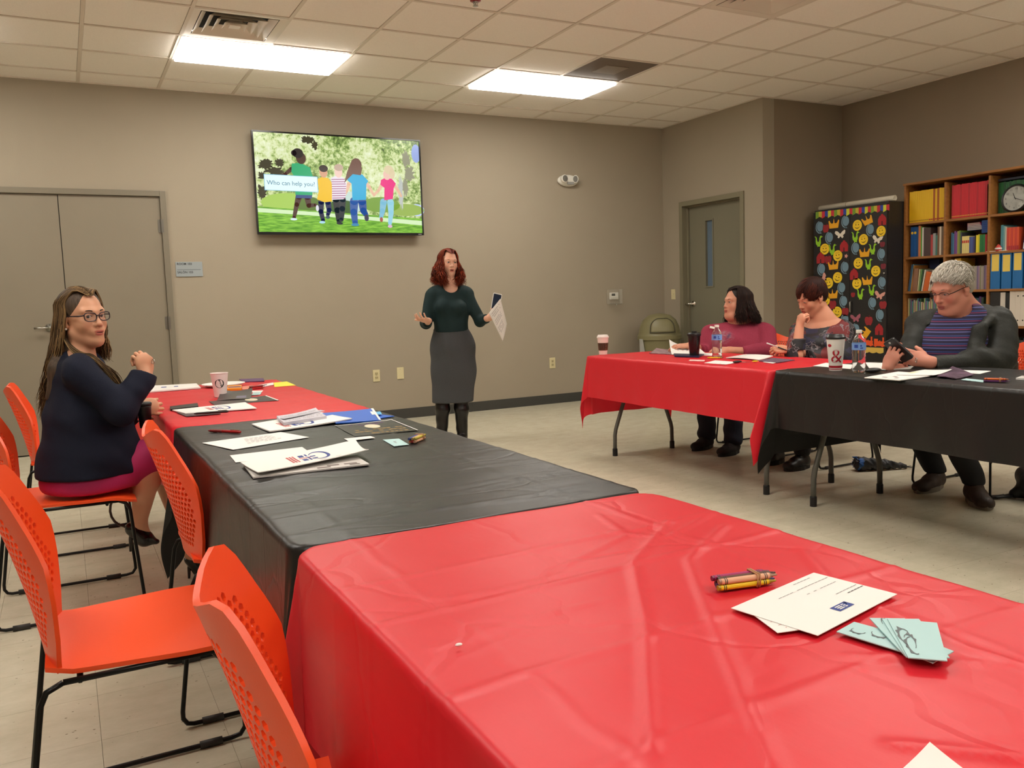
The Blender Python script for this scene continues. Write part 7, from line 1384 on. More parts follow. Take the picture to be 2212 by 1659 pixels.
def bottle(label, px, py, z, sc=1.0):
    p = at(px, py, 2, z); p = p+nrm(np.array([p[0]-CAM[0], p[1]-CAM[1], 0]))*0.03; t = thing('water_bottle', label, 'bottle', p); pr = [(0, 0.006), (0.012, 0.002), (0.026, 0.0), (0.0315, 0.006)]
    for i in range(13): zz = 0.012+0.0085*i; pr.append((0.0325-(0.0022 if i % 2 else 0), zz))
    pr += [(0.032, 0.122), (0.0318, 0.146), (0.030, 0.156), (0.024, 0.172), (0.016, 0.184), (0.0128, 0.190), (0.0125, 0.196)]
    b = MB().lathe([(r*sc, q*sc) for r, q in pr], 36).build('bottle_body', M_pet, t, smooth=True)
    lb = MB().lathe([(0.0334*sc, 0.112*sc), (0.0334*sc, 0.146*sc)], 36, cap=False).build('label', M_pl, t, smooth=True)
    fn = on_cyl(p, 0.0334*sc, 0.0334*sc, 1, 0, 0.129*sc); bm_ = MB()
    for x0, x1, y0, y1 in ((-0.022, -0.004, -0.006, 0.010), (0.006, 0.014, 0.0, 0.009), (0.006, 0.020, -0.010, -0.004)):
        kk = [fn(x0+(x1-x0)*i/4, y, 0.0003) for i in range(5) for y in (y0, y1)]; bm_.add(kk, [(2*i, 2*i+2, 2*i+3, 2*i+1) for i in range(4)])
    bm_.build('label_print', M_pl2, lb)
    MB().lathe([(0.0145*sc, 0.196*sc), (0.0145*sc, 0.209*sc), (0.0135*sc, 0.211*sc), (0, 0.211*sc)], 24).build('cap', M_white, t, smooth=True, autos=0.6); return t
bottle('clear water bottle with a blue label in front of the mauve sweater', 1549, 772, ZR)
Sheet('magazine', 'colourful magazine pages at the left of the mauve sweater woman', 'magazine', [CC(60, 222), CC(240, 232), CC(290, 214), CC(100, 205)], ZR, mat('magazine_mix', (150, 120, 124), 0.5, var=0.6, vscale=30), th=0.004, lifts=(0.0, 0, 0.02, 0.015))
Sheet('booklet', 'white booklet standing half open under the hand of the woman in mauve', 'booklet', [CC(190, 228), CC(395, 226), CC(330, 200), CC(175, 208)], ZR+0.003, M_paper, lifts=(0.0, 0.0, 0.045, 0.085), bulge=0.004).lines([(0.5, 0.2, 0.7), (0.7, 0.2, 0.5)], M_logo_r, w=0.03)
Sheet('folder', 'dark navy folder behind the black tumbler', 'folder', [CC(205, 241), CC(345, 246), CC(375, 232), CC(200, 228)], ZR, mat('folder_navy', (26, 34, 72), 0.4), th=0.008)
Sheet('letter', 'white sheet between the tumbler and the clear bottle', 'letter', [CC(340, 232), CC(430, 236), CC(430, 222), CC(350, 217)], ZR)
bundle('beside the water bottle on the far red table', (1530, 774), (1556, 774), ZR, [('yellow', YEL), ('black', BLK), ('olive', (150, 140, 50))], band=False)
Sheet('card', 'small pinkish card on the far red table near the front edge', 'card', [CC(285, 265), CC(375, 268), CC(380, 260), CC(295, 257)], ZR, mat('card_pinkish', (236, 190, 184), 0.6))
Sheet('letter', 'white sheet by the keys at the front edge of the far red table', 'letter', [CC(375, 277), CC(500, 286), CC(575, 272), CC(440, 262)], ZR)
s = Sheet('notebook', 'open white notebook in the middle of the far red table', 'notebook', [CC(500, 250), CC(690, 262), CC(770, 246), CC(600, 232)], ZR+0.001, M_paper, th=0.005, lifts=(0.0, 0.0, 0.008, 0.0), bulge=0.006); s.lines([(0.3, 0.1, 0.4), (0.5, 0.1, 0.4)], M_txt, w=0.03)
p = at(*CC(612, 275), 2, ZR); t = thing('car_keys', 'black car keys with a yellow tag at the front edge of the far red table', 'keys', p)
MB().ball((-0.045, 0.02, 0.008), (0.034, 0.014, 0.008), 14).build('key_fob', M_black, t, smooth=True); MB().tube([(-0.012+0.013*math.cos(a), 0.005+0.013*math.sin(a), 0.004) for a in np.linspace(0, 6.2832, 15)[:-1]], 0.0013, 6, closed=True).build('key_ring', M_steel, t, smooth=True)
MB().prism([(-0.01, 0), (0.03, -0.012), (0.034, -0.006), (-0.006, 0.008)], 0.002, 0.004).build('key_blade', M_steel, t); MB().ball((0.052, -0.025, 0.006), (0.020, 0.016, 0.005), 14).build('yellow_tag', mat('tag_yellow', (226, 200, 30), 0.4), t, smooth=True)
Sheet('magazine', 'purple and brown magazine by the writing hand on the far red table', 'magazine', [CC(690, 268), CC(800, 276), CC(895, 262), CC(770, 250)], ZR, mat('magazine_dark', (104, 84, 104), 0.45, var=0.6, vscale=40), th=0.004)
Sheet('card', 'white card sticking out under the magazine at the front edge of the far red table', 'card', [CC(712, 272), CC(770, 280), CC(800, 272), CC(745, 266)], ZR, M_paper)
# ---- far row, black table
ZB = 0.7252
Sheet('letter', 'white sheet under the large coffee cup on the far black table', 'letter', [CC(1000, 294), CC(1215, 312), CC(1240, 288), CC(1075, 276)], ZB)
wc = mat('cup_white_c', (234, 230, 222), 0.45); t, b_, p = paper_cup('tall white coffee cup with a red ampersand and black lid, in front of the man', 1805, 801, ZB, 0.168, 0.031, 0.046, wc, mat('lid_black', (24, 24, 25), 0.35)); rd = mat('cup_red', (176, 24, 44), 0.5)
band_mesh('red_band', rd, t, p, 0.031, 0.046, 0.168, 0.006, 0.010); band_mesh('red_band', rd, t, p, 0.031, 0.046, 0.168, 0.014, 0.026)
fn = on_cyl(p, 0.031, 0.046, 0.168, 0.12, 0.072); text_mesh('&', 0.098, rd, b_, lambda x, y, z: fn(x, y, 0.0006), name='ampersand')
fn2 = on_cyl(p, 0.031, 0.046, 0.168, -0.75, 0.130); MB().add([fn2(0.010*math.cos(a), 0.008*math.sin(a), 0.0006) for a in np.linspace(0, 6.2832, 19)[:-1]], [tuple(range(18))]).build('round_mark', rd, b_)
bottle('clear water bottle with a blue label beside the large white ampersand cup', 1855, 805, ZB)
p = at(*CC(1345, 332), 2, ZB); t = thing('glasses_case', 'small black pouch beside the water bottle on the far black table', 'pouch', p); MB().ball((0, 0, 0.012), (0.055, 0.022, 0.012), 18).build('pouch_body', M_black, t, smooth=True); MB().tube([(0.03, -0.01, 0.012), (0.06, -0.02, 0.006), (0.08, -0.018, 0.004)], 0.003, 6).build('cord', M_black, t, smooth=True)
Sheet('letter', 'white pages under the hands of the man', 'letter', [CC(1330, 318), CC(1560, 312), CC(1600, 285), CC(1300, 276)], ZB, th=0.003)
s = Sheet('document', 'wide white pages with a dark edge in front of the man', 'document', [CC(1295, 364), CC(1500, 379), CC(1735, 350), CC(1490, 330)], ZB, th=0.004, lifts=(0, 0, 0.006, 0)); s.lines([(0.2, 0.3, 0.8), (0.35, 0.3, 0.6)], mat('print_maroon', (110, 60, 70), 0.6), w=0.06, dash=7)
Sheet('document', 'loose white sheets on top of the wide pages in front of the man', 'document', [CC(1480, 345), CC(1700, 352), CC(1800, 325), CC(1640, 315)], ZB+0.006, M_paper, lifts=(0, 0.004, 0.01, 0)).bar(0.05, 0.3, 0.2, 0.6, mat('highlight_note', (226, 230, 190), 0.6), 'note')
Sheet('booklet', 'small folded booklet with a purple and gold cover in front of the man', 'booklet', [CC(1712, 362), CC(1820, 370), CC(1925, 350), CC(1800, 305)], ZB+0.001, mat('booklet_purple_gold', (92, 70, 88), 0.4, var=0.9, vscale=45), th=0.003, lifts=(0.006, 0.0, 0.003, 0.006), bulge=0.004)
Sheet('letter', 'white sheet behind the purple booklet on the far black table', 'letter', [CC(1870, 335), CC(1960, 340), CC(2025, 323), CC(1850, 318)], ZB)
Sheet('card', 'pale blue card beside the purple crayons on the far black table', 'card', [CC(1850, 374), CC(1975, 388), CC(2000, 378), CC(1880, 366)], ZB, M_pale)
bundle('bundled at the right on the far black table', CC(1985, 384), CC(2120, 387), ZB, [('purple', VIO), ('violet', (120, 50, 110)), ('dark purple', (70, 34, 84)), ('orange', ORG), ('plum', (110, 40, 70)), ('brown', BRN)])
Sheet('mobile_phone', 'white-backed phone at the right edge of the photograph on the far black table', 'phone', [CC(2165, 372), CC(2260, 380), CC(2290, 366), CC(2200, 360)], ZB, mat('phone_white_back', (220, 220, 216), 0.3), th=0.008)
# ---- on the floor: umbrella and black bag
a, b_ = np.array([3.47, -4.31, 0]), np.array([3.78, -4.46, 0]); d = nrm(b_-a); t = thing('umbrella', 'folded blue and black umbrella on the floor under the far tables', 'umbrella', (a+b_)/2); o_ = tuple((a+b_)/2); q = np.array([-d[1], d[0], 0]); Z = np.array([0, 0, 1.0])
g = Field(*box_of([a, b_], 0.12), coarse=0.004); g.cap(a+d*0.02+Z*0.045, a+d*0.19+Z*0.035, 0.044, 0.030, 0.01); g.cap(a+d*0.19+Z*0.035, b_-d*0.04+Z*0.018, 0.026, 0.014, 0.01); g.wrinkle(0.006, lambda x, y, z: np.sin(x*120+z*90)*np.cos(y*130-z*60)); g.plane((0, 0, 0.001), (0, 0, -1), 0.001)
cloth_mesh(g, 'folded_canopy', mat('umbrella_black', (20, 22, 26), 0.45, bump=0.3, bscale=60), t, o_)
R = np.random.RandomState(3); pl = MB()
for k in range(16):
    an = 2*math.pi*k/16; rr = 0.030+0.018*R.rand(); c0 = a+Z*0.048+q*rr*math.cos(an)*1.1+Z*rr*math.sin(an)*0.9
    if c0[2] < 0.006: c0[2] = 0.006
    tip = c0-d*(0.006+0.008*R.rand())+q*0.014*math.cos(an)+Z*0.010*math.sin(an); tip[2] = max(tip[2], 0.004); bk = a+d*0.06+Z*0.046+q*0.030*math.cos(an)+Z*0.028*math.sin(an); s_ = (q*math.sin(an)-Z*math.cos(an))*0.012
    pl.add([bk-s_, bk+s_, c0+s_*1.4+d*0.01, tip, c0-s_*1.4+d*0.01], [(0, 1, 2, 3, 4)])
o = pl.build('blue_panel', mat('umbrella_blue', (30, 84, 150), 0.4, bump=0.3, bscale=60), t, org=o_); md = o.modifiers.new('s', 'SOLIDIFY'); md.thickness = 0.003
MB().tube([b_-d*0.03+Z*0.016, b_+Z*0.014+d*0.005+q*0.02, b_+d*0.02+Z*0.012, b_+Z*0.012-q*0.02, b_-d*0.03+Z*0.014], 0.0028, 6).build('wrist_loop', M_black, t, smooth=True, org=o_)
t = thing('black_bag', 'soft black bag slumped on the floor beside the chair of the man', 'bag', (3.66, -5.38, 0)); o_ = (3.62, -5.52, 0)  # mesh below is drawn about o_
g = Field(np.array([3.2, -6.1, -0.02]), np.array([4.1, -5.2, 0.42]), coarse=0.009); g.ell((3.66, -5.58, 0.10), (0.22, 0.24, 0.11), None, 0.04); g.cap((3.70, -5.45, 0.16), (3.80, -5.40, 0.30), 0.07, 0.05, 0.05); g.cap((3.48, -5.42, 0.03), (3.60, -5.46, 0.07), 0.03, 0.06, 0.04); g.wrinkle(0.010, wr(26, 24, 34, 3)); g.plane((0, 0, 0.001), (0, 0, -1), 0.001)
bgm, _, _ = cloth_mesh(g, 'bag_body', mat('bag_nylon', (18, 18, 19), 0.55, bump=0.3, bscale=60), t, o_); MB().tube([(3.46, -5.42, 0.02), (3.40, -5.36, 0.010), (3.36, -5.30, 0.010), (3.40, -5.33, 0.010), (3.52, -5.40, 0.012)], 0.008, 6).build('strap', M_black, bgm, smooth=True, org=o_)
# ================================================================== black cabinet with cutouts, bookcase, books
M_cab = mat('cabinet_black', (30, 28, 28), 0.5, bump=0.05, bscale=60); CX = 5.90; CYa, CYb = -2.585, -1.715; CHT = 1.93
cb = thing('metal_cabinet', 'tall black two-door cabinet covered with coloured paper cutouts, in the corner by the bookcase', 'cabinet', (CX, CYb, 0)); CO = (CX, CYb, 0)
MB().box(0.02, 0.50, CYa-CYb, 0, 0.05, CHT).box(0.04, 0.48, CYa-CYb+0.02, -0.02, 0.0, 0.05).build('carcass', M_cab, cb, bevel=0.003)
ysp = at(1740+395/4.148, 400+800/4.148, 0, CX)[1]-CYb
doorA = MB().box(0, 0.018, ysp+0.002, -0.004, 0.07, CHT-0.02).build('door', M_cab, cb, bevel=0.002); doorB = MB().box(0, 0.018, CYa-CYb+0.004, ysp-0.002, 0.07, CHT-0.02).build('door', M_cab, cb, bevel=0.002)
def CQ(x, y): p = at(1740+x/4.148, 400+y/4.148, 0, CX); return p[1], p[2]
hy, hz = CQ(412, 1090); MB().tube([(-0.004, hy-CYb, hz+0.055), (-0.022, hy-CYb, hz+0.045), (-0.022, hy-CYb, hz-0.045), (-0.004, hy-CYb, hz-0.055)], 0.007, 8).build('handle', mat('cabinet_handle', (150, 148, 140), 0.35, 0.8), doorB, smooth=True)
hy, hz = CQ(706, 790); MB().lathe([(0.009, 0), (0.009, 0.012), (0, 0.012)], 12, fn=lambda x, y, z: (-z, hy-CYb+x, hz+y)).build('lock', M_steel, doorB, smooth=True)
C_ = {'yel': (246, 206, 40), 'gold': (236, 170, 30), 'grn': (150, 206, 40), 'blu': (112, 142, 160), 'apl': (142, 34, 42), 'brn_': (170, 34, 40), 'wht': (230, 222, 206), 'pnk': (222, 160, 146), 'mau': (166, 92, 108), 'org': (236, 88, 34)}
def cutout(name, cx, cy, w, h, shapes, rot=0.0):
    """a flat paper shape glued to the cabinet front; shapes are outlines in a -1..1 box, y up"""
    y0, z0 = CQ(cx, cy); ya, _ = CQ(cx-w/2, cy); yb, _ = CQ(cx+w/2, cy); _, za = CQ(cx, cy-h/2); _, zb = CQ(cx, cy+h/2); W_, H_ = (ya-yb)/2, (za-zb)/2; y0 = (ya+yb)/2; z0 = (za+zb)/2; cr_, sr_ = math.cos(rot), math.sin(rot); par = None
    for i, (pts, col, lift) in enumerate(shapes):
        th = 0.0012; off = -0.0006-lift*0.0008; mb = MB(); pts = [(a*cr_-b_*sr_, a*sr_+b_*cr_) for a, b_ in pts]; tri = geometry.tessellate_polygon([[Vector((a, b_, 0)) for a, b_ in pts]]); n = len(pts)
        vs = [(off-th, y0-a*W_-CYb, z0+b_*H_) for a, b_ in pts]+[(off, y0-a*W_-CYb, z0+b_*H_) for a, b_ in pts]
        mb.add(vs, [tuple(t_) for t_ in tri]+[(j, (j+1) % n, n+(j+1) % n, n+j) for j in range(n)]); o = mb.build(name if i == 0 else 'detail', flat(col, 0.7), cb if par is None else par)
        if par is None: par = o
    return par
circ = lambda cx, cy, rx, ry, n=22, a0=0, a1=6.2832: [(cx+rx*math.cos(a0+(a1-a0)*i/n), cy+ry*math.sin(a0+(a1-a0)*i/n)) for i in range(n if a1-a0 > 6.2 else n+1)]
def smile(): return [(0.55*math.cos(a), -0.1+0.5*math.sin(a)) for a in np.linspace(math.pi+0.25, 2*math.pi-0.25, 10)]+[(0.5*math.cos(a), -0.18+0.28*math.sin(a)) for a in np.linspace(2*math.pi-0.3, math.pi+0.3, 10)]
DK = (50, 40, 20)
SH = {
 'smiley_cutout': [(circ(0, 0, 1, 1, 28), C_['yel'], 0), (smile(), DK, 1), (circ(-0.3, 0.12, 0.09, 0.12, 10), DK, 1), (circ(0.3, 0.12, 0.09, 0.12, 10), DK, 1), ([(-0.5, 0.42), (0.45, 0.50), (0.45, 0.56), (-0.5, 0.48)], (170, 140, 40), 1), ([(-0.35, 0.62), (0.35, 0.68), (0.35, 0.73), (-0.35, 0.67)], (170, 140, 40), 1)],
 'crown_cutout': [([(-0.8, -0.9), (0.8, -0.9), (1.0, 0.45), (0.78, 0.55), (0.62, 0.25), (0.45, 0.05), (0.12, 0.1), (0.05, 0.7), (0.0, 1.0), (-0.05, 0.7), (-0.12, 0.1), (-0.45, 0.05), (-0.62, 0.25), (-0.78, 0.55), (-1.0, 0.45)], C_['gold'], 0), (circ(-0.88, 0.52, 0.13, 0.16, 10), C_['gold'], 0.3), (circ(0.88, 0.52, 0.13, 0.16, 10), C_['gold'], 0.3)],
 'globe_cutout': [(circ(0.18, 0.12, 0.72, 0.78, 26), C_['blu'], 0), (circ(0.10, 0.05, 0.92, 0.98, 20, 1.75, 5.0)+circ(0.14, 0.08, 0.80, 0.86, 20, 1.75, 5.0)[::-1], (126, 156, 172), 0), ([(-0.25, -0.95), (0.5, -1.0), (0.42, -0.86), (0.15, -0.80), (-0.2, -0.82)], (126, 156, 172), 0)],
 'apple_cutout': [([(0.0, 0.55), (0.35, 0.72), (0.8, 0.6), (0.98, 0.15), (0.85, -0.4), (0.5, -0.92), (0.0, -0.82), (-0.5, -0.92), (-0.85, -0.4), (-0.98, 0.15), (-0.8, 0.6), (-0.35, 0.72)], C_['apl'], 0), ([(-0.05, 0.5), (0.05, 0.5), (0.25, 1.0), (0.12, 1.0)], (110, 30, 34), 0.3)],
 'barn_cutout': [([(-0.9, -1.0), (0.9, -1.0), (0.95, 0.1), (0.6, 0.65), (0.25, 0.8), (0.22, 1.0), (-0.22, 1.0), (-0.25, 0.8), (-0.6, 0.65), (-0.95, 0.1)], C_['brn_'], 0), ([(-0.14, -1.0), (0.14, -1.0), (0.10, -0.25), (-0.10, -0.25)], (70, 24, 28), 1)],
 'dragon_cutout': [([(-1.0, 0.85), (-0.8, 0.95), (-0.5, 0.7), (-0.42, 0.2), (-0.25, -0.12), (-0.05, -0.1), (0.12, 0.15), (0.15, 0.55), (0.32, 0.9), (0.6, 1.0), (0.58, 0.86), (0.95, 0.76), (0.62, 0.66), (0.42, 0.5), (0.45, 0.1), (0.5, -0.3), (0.3, -0.75), (0.35, -1.0), (0.0, -0.92), (-0.35, -1.0), (-0.3, -0.8), (-0.62, -0.5), (-0.72, 0.0), (-0.68, 0.5), (-0.8, 0.78)], C_['grn'], 0)],
 'butterfly_cutout': [([(0.0, -0.45), (0.25, -0.9), (0.5, -0.7), (0.45, -0.35), (0.85, -0.1), (1.0, 0.45), (0.85, 0.6), (0.4, 0.35), (0.08, 0.05), (-0.08, 0.1), (-0.4, 0.6), (-0.75, 0.75), (-0.95, 0.4), (-0.75, 0.0), (-0.45, -0.25), (-0.55, -0.6), (-0.35, -0.75), (-0.1, -0.5)], C_['wht'], 0)],
 'flower_cutout': [([(r*math.cos(a), r*math.sin(a)) for i in range(20) for a, r in ((2*math.pi*i/20, 0.75+0.25*math.cos(5*2*math.pi*i/20)),)], C_['pnk'], 0)],
 'train_cutout': [([(-1, -0.8), (-0.75, -1.0), (-0.5, -0.8), (0.2, -0.8), (0.5, -1.0), (0.8, -0.8), (1.0, -0.8), (0.85, -0.35), (0.9, 0.1), (0.75, 0.1), (0.78, 0.9), (0.5, 0.9), (0.52, 0.1), (0.1, 0.15), (0.05, 0.4), (-0.1, 0.15), (-0.3, 0.15), (-0.3, 0.6), (-1.0, 0.6)], C_['org'], 0)],
}
def recol(sh, col): return [(p_, col if i == 0 else c_, l) for i, (p_, c_, l) in enumerate(sh)]
for x, y in ((125, 380), (355, 330), (210, 475), (577, 403), (445, 568), (350, 740), (140, 757), (677, 622), (320, 925), (338, 1045), (683, 875), (597, 1060), (665, 1168), (447, 1295), (350, 1210)): cutout('globe_cutout', x, y, 80, 112, SH['globe_cutout'])
for x, y, r in ((255, 345, 0), (555, 312, 0.35), (530, 602, 0), (250, 715, 0.05), (555, 852, 0.05), (243, 975, 0.05), (532, 1318, 1.0)): cutout('crown_cutout', x, y, 95, 90, SH['crown_cutout'], r)
for x, y, r in ((465, 360, 0), (678, 413, 0.1), (520, 487, 0.15), (173, 573, 0), (290, 632, 0.1), (473, 700, 0), (630, 770, 0), (207, 877, 0.15), (288, 828, -0.3), (461, 882, 0), (178, 1032, 0.2), (285, 1137, -0.2)): cutout('smiley_cutout', x, y, 82, 98, SH['smiley_cutout'], r)
for x, y, w_, h_ in ((183, 385, 60, 88), (203, 665, 64, 90), (698, 725, 50, 62), (690, 528, 50, 58), (695, 1070, 70, 88), (427, 980, 40, 52), (245, 1068, 66, 96), (357, 1132, 64, 94), (567, 1212, 74, 96)): cutout('apple_cutout', x, y, w_, h_, recol(SH['apple_cutout'], (150, 36, 42) if (int(x) % 2) else (122, 40, 52)))
for x, y in ((688, 308), (346, 545), (137, 650), (435, 797), (660, 1292)): cutout('barn_cutout', x, y, 78, 100, SH['barn_cutout'])
for x, y in ((120, 503), (243, 577), (450, 463), (605, 572), (567, 707), (597, 940), (495, 975)): cutout('dragon_cutout', x, y, 78, 100, SH['dragon_cutout'])
for x, y, c_, r in ((312, 437, C_['wht'], 0.15), (645, 482, C_['wht'], -0.1), (150, 833, C_['pnk'], 0.7), (665, 982, C_['pnk'], -0.1), (450, 1188, C_['mau'], 0.2)): cutout('butterfly_cutout', x, y, 98, 95, recol(SH['butterfly_cutout'], c_), r)
cutout('flower_cutout', 365, 635, 34, 40, SH['flower_cutout'])
for x, y in ((440, 1395), (560, 1398), (665, 1405)): cutout('train_cutout', x, y, 100, 92, SH['train_cutout'])
wav = [(-1, 1), (1, 1)]+[(1-2*i/40, -0.55-0.4*abs(math.sin(math.pi*i/40*5))) for i in range(41)]; cutout('scalloped_border', 545, 1478, 310, 52, [(wav, (222, 186, 84), 0)])
PC = [(120, 160, 50), (200, 180, 60), (196, 44, 60), (44, 70, 160), (210, 214, 60), (206, 50, 66)]
x = 92; k = 0
while x < 742:
    yt = 240-(x-90)*0.105; w_ = 27.5; y1_ = 58-(2 if k % 2 else -6)
    cutout('pennant_strip', x+w_/2, yt+y1_/2, w_, y1_, [([(-1, 1), (1, 1), (1, -0.6-0.4*(k % 2)), (-1, -1+0.4*(k % 2))], PC[k % 6], 0)]); x += w_; k += 1
# rolled poster on the cabinet
r0 = at(1772, 446, 1, CYb-0.05); t = thing('rolled_poster', 'long rolled cream poster lying on top of the black cabinet', 'poster roll', (CX+0.10, (CYa+CYb)/2, CHT)); hl_ = 0.44
n = 40; sp_ = [( (0.016+0.010*i/n)*math.cos(0.35*i), (0.016+0.010*i/n)*math.sin(0.35*i)) for i in range(n+1)]
vs = [(a, s_*hl_, 0.028+b_) for a, b_ in sp_ for s_ in (-1, 1)]; o = MB().add(vs, [(2*i, 2*i+2, 2*i+3, 2*i+1) for i in range(n)]).build('paper_roll', mat('poster_cream', (206, 198, 178), 0.7, bump=0.3, bscale=20), t, smooth=True); md = o.modifiers.new('s', 'SOLIDIFY'); md.thickness = 0.0012
MB().tube([(0.027*math.cos(a), 0.1, 0.028+0.027*math.sin(a)) for a in np.linspace(0, 6.2832, 21)[:-1]], 0.0015, 6, closed=True).build('tie_band', mat('band_tan', (150, 120, 84), 0.6), t)
# ---- bookcase
BX0, BX1 = 6.12, XR-0.005; BY1 = -2.592; BW = 0.407; NB = 4; BH = 2.068; TK = 0.02
M_wood = mat('orange_brown_wood', (150, 98, 46), 0.55, var=0.18, vscale=6, bump=0.12, bscale=60, stretch=(8, 1, 8)); M_woodb = mat('back_board', (104, 66, 34), 0.7, var=0.15, vscale=5)
bc = thing('bookcase', 'tall open orange-brown wooden bookcase full of books behind the man', 'bookcase', (BX0, BY1, 0)); bo = (BX0, BY1, 0)
SZ = [0.10, 0.455, 0.785, 1.095, 1.412, 1.722]
bwid = NB*BW
MB().box(BX1-BX0-0.008, BX1-BX0, -bwid-TK, 0, 0.02, BH).build('back_panel', M_woodb, bc)
for k in range(NB+1): MB().box(0, BX1-BX0-0.008, -k*BW-TK, -k*BW, 0, BH-0.0 if k in (0, NB) else BH-TK).build('upright', M_wood, bc, bevel=0.002)
MB().box(-0.008, BX1-BX0, -bwid-TK-0.008, 0.008, BH, BH+0.02).build('top_board', M_wood, bc, bevel=0.002)
for z in SZ:
    for k in range(NB): MB().box(0.001, BX1-BX0-0.008, -(k+1)*BW+0.0, -k*BW-TK, z-TK, z).build('shelf', M_wood, bc, bevel=0.001)
ORD = ['first', 'second', 'third', 'fourth', 'fifth', 'sixth', 'seventh', 'eighth', 'ninth', 'tenth', 'eleventh', 'twelfth']+[q+'teenth' for q in ('thir', 'four', 'fif', 'six', 'seven', 'eigh', 'nine')]+['twentieth']+['twenty-'+q for q in ('first', 'second', 'third', 'fourth', 'fifth', 'sixth', 'seventh', 'eighth', 'ninth')]+['thirtieth']+['thirty-'+q for q in ('first', 'second', 'third', 'fourth', 'fifth')]
def book(label, bay, z0, y, w_, h, col, depth=0.19, lean=0.0, front=0.035, spine=None, name='book', group=None, cat='book', band=None, pages=True, rings=False, dot=None):
    """an upright book: y = offset of its left face from the bay's left inner side, lean in radians"""
    Y = BY1-bay*BW-TK-y; t = thing(name, label, cat, (BX0+front, Y, z0), group=group, rot=(lean, 0, 0)); m_ = flat(col, 0.5); c_ = min(0.002, w_*0.18)
    MB().box(0, depth, -w_, -w_+c_, 0, h).box(0, depth, -c_, 0, 0, h).box(0, 0.003, -w_+c_, -c_, 0, h).build('cover', m_, t)
    if pages: MB().box(0.004, depth-0.004, -w_+c_, -c_, 0.004, h-0.004).build('pages', flat((206, 198, 178), 0.8), t)
    if band: MB().box(-0.0006, 0.0, -w_*0.88, -w_*0.12, h*band[0], h*band[1]).build('spine_label', flat(band[2], 0.6), t)
    if rings: MB().lathe([(0.006, 0), (0.006, -0.0012), (0, -0.0012)], 10, fn=lambda x, y_, z: (z, -w_/2+x, h*0.16+y_)).lathe([(0.006, 0), (0.006, -0.0012), (0, -0.0012)], 10, fn=lambda x, y_, z: (z, -w_/2+x, h*0.86+y_)).build('finger_hole', M_dark, t)
    if dot: MB().ball((0, -w_/2, h*0.80), (0.0015, w_*0.42, 0.012), 12).build('round_print', flat(dot, 0.6), t)
    return t
def row(lab, bay, z0, y0, items, group, **k):
    y = y0; ls = [lab(i, it) for i, it in enumerate(items)]; same = len(set(ls)) < len(ls)
    for i, it in enumerate(items):
        w_, h, col = it[:3]; kw = dict(k); kw.update(it[3] if len(it) > 3 else {}); book(ls[i]+(', %s from its left end' % ORD[i] if same else ''), bay, z0, y, w_, h, col, group=group, **kw); y += w_+0.0008
    return y
R = np.random.RandomState(17); Z6, Z5, Z4, Z3, Z2, Z1 = SZ[5], SZ[4], SZ[3], SZ[2], SZ[1], SZ[0]
row(lambda i, it: 'thin yellow book in the all-yellow row', 0, Z6, 0.012, [(0.0185+0.002*R.rand(), 0.285+0.004*R.rand(), (232, 186, 20) if i not in (12, 14) else (170, 90, 24), dict(band=(0.04, 0.08, (170, 40, 40)) if i > 9 else (0.05, 0.08, (160, 130, 40)))) for i in range(18)], 'yellow books on the top shelf')
row(lambda i, it: 'thin red book in the all-red row', 1, Z6, 0.03, [(0.0146, 0.288+0.006*R.rand(), (200, 30, 44) if i % 5 else (178, 26, 40), dict(band=(0.05, 0.085, (214, 150, 60)))) for i in range(22)], 'red books on the top shelf')
row(lambda i, it: ('narrow green book beside the red row of the top shelf', 'narrow dark green book next to the right divider of the red row')[i], 1, Z6, 0.356, [(0.012, 0.26, (60, 110, 50)), (0.014, 0.24, (36, 74, 40))], 'green books at the end of the red row')
row(lambda i, it: 'thin green book in the green row behind the wall clock', 2, Z6, 0.012, [(0.0145, 0.262+0.006*R.rand(), (30, 96, 50) if i % 3 else (24, 76, 44)) for i in range(25)], 'green books on the top shelf', front=0.09, depth=0.16)
t = thing('dark_tray', 'flat dark box lying on top of the green books', 'box', (BX0+0.08, BY1-2*BW-TK-0.012, Z6+0.274)); MB().box(0, 0.2, -0.36, 0, 0, 0.02).build('tray_body', mat('navy_box', (30, 32, 48), 0.5), t, bevel=0.003)
row(lambda i, it: 'thin book on the top shelf of the outermost bay', 3, Z6, 0.012, [(0.016, 0.26+0.01*R.rand(), tuple(int(v) for v in R.randint(40, 190, 3))) for i in range(20)], 'books in the right bay')
# wall clock leaning in the third bay
Yc = at(2187, 418, 0, BX0+0.02)[1]; t = thing('wall_clock', 'round black-rimmed clock leaning against the green books on the top shelf', 'clock', (BX0+0.045, Yc, Z6), rot=(0, 0.16, 0)); rc = 0.118
cf = lambda x, y, z: (-z, -x, rc+y)
MB().lathe([(0.0, -0.02), (rc*0.96, -0.02), (rc, -0.008), (rc, 0.006), (rc*0.94, 0.016), (rc*0.87, 0.012), (rc*0.86, 0.004)], 48, fn=cf, cap=False).build('rim', M_black, t, smooth=True, autos=0.6)
face = MB().lathe([(0, 0.0045), (rc*0.87, 0.0045)], 48, fn=cf).build('face', mat('clock_face', (216, 216, 208), 0.5), t)
for h_ in range(1, 13): a = math.pi/2-h_*math.pi/6; text_mesh(str(h_), 0.022, M_dark, face, lambda x, y, z, a=a: cf(rc*0.68*math.cos(a)+x, rc*0.68*math.sin(a)+y, 0.0052), name='numeral')
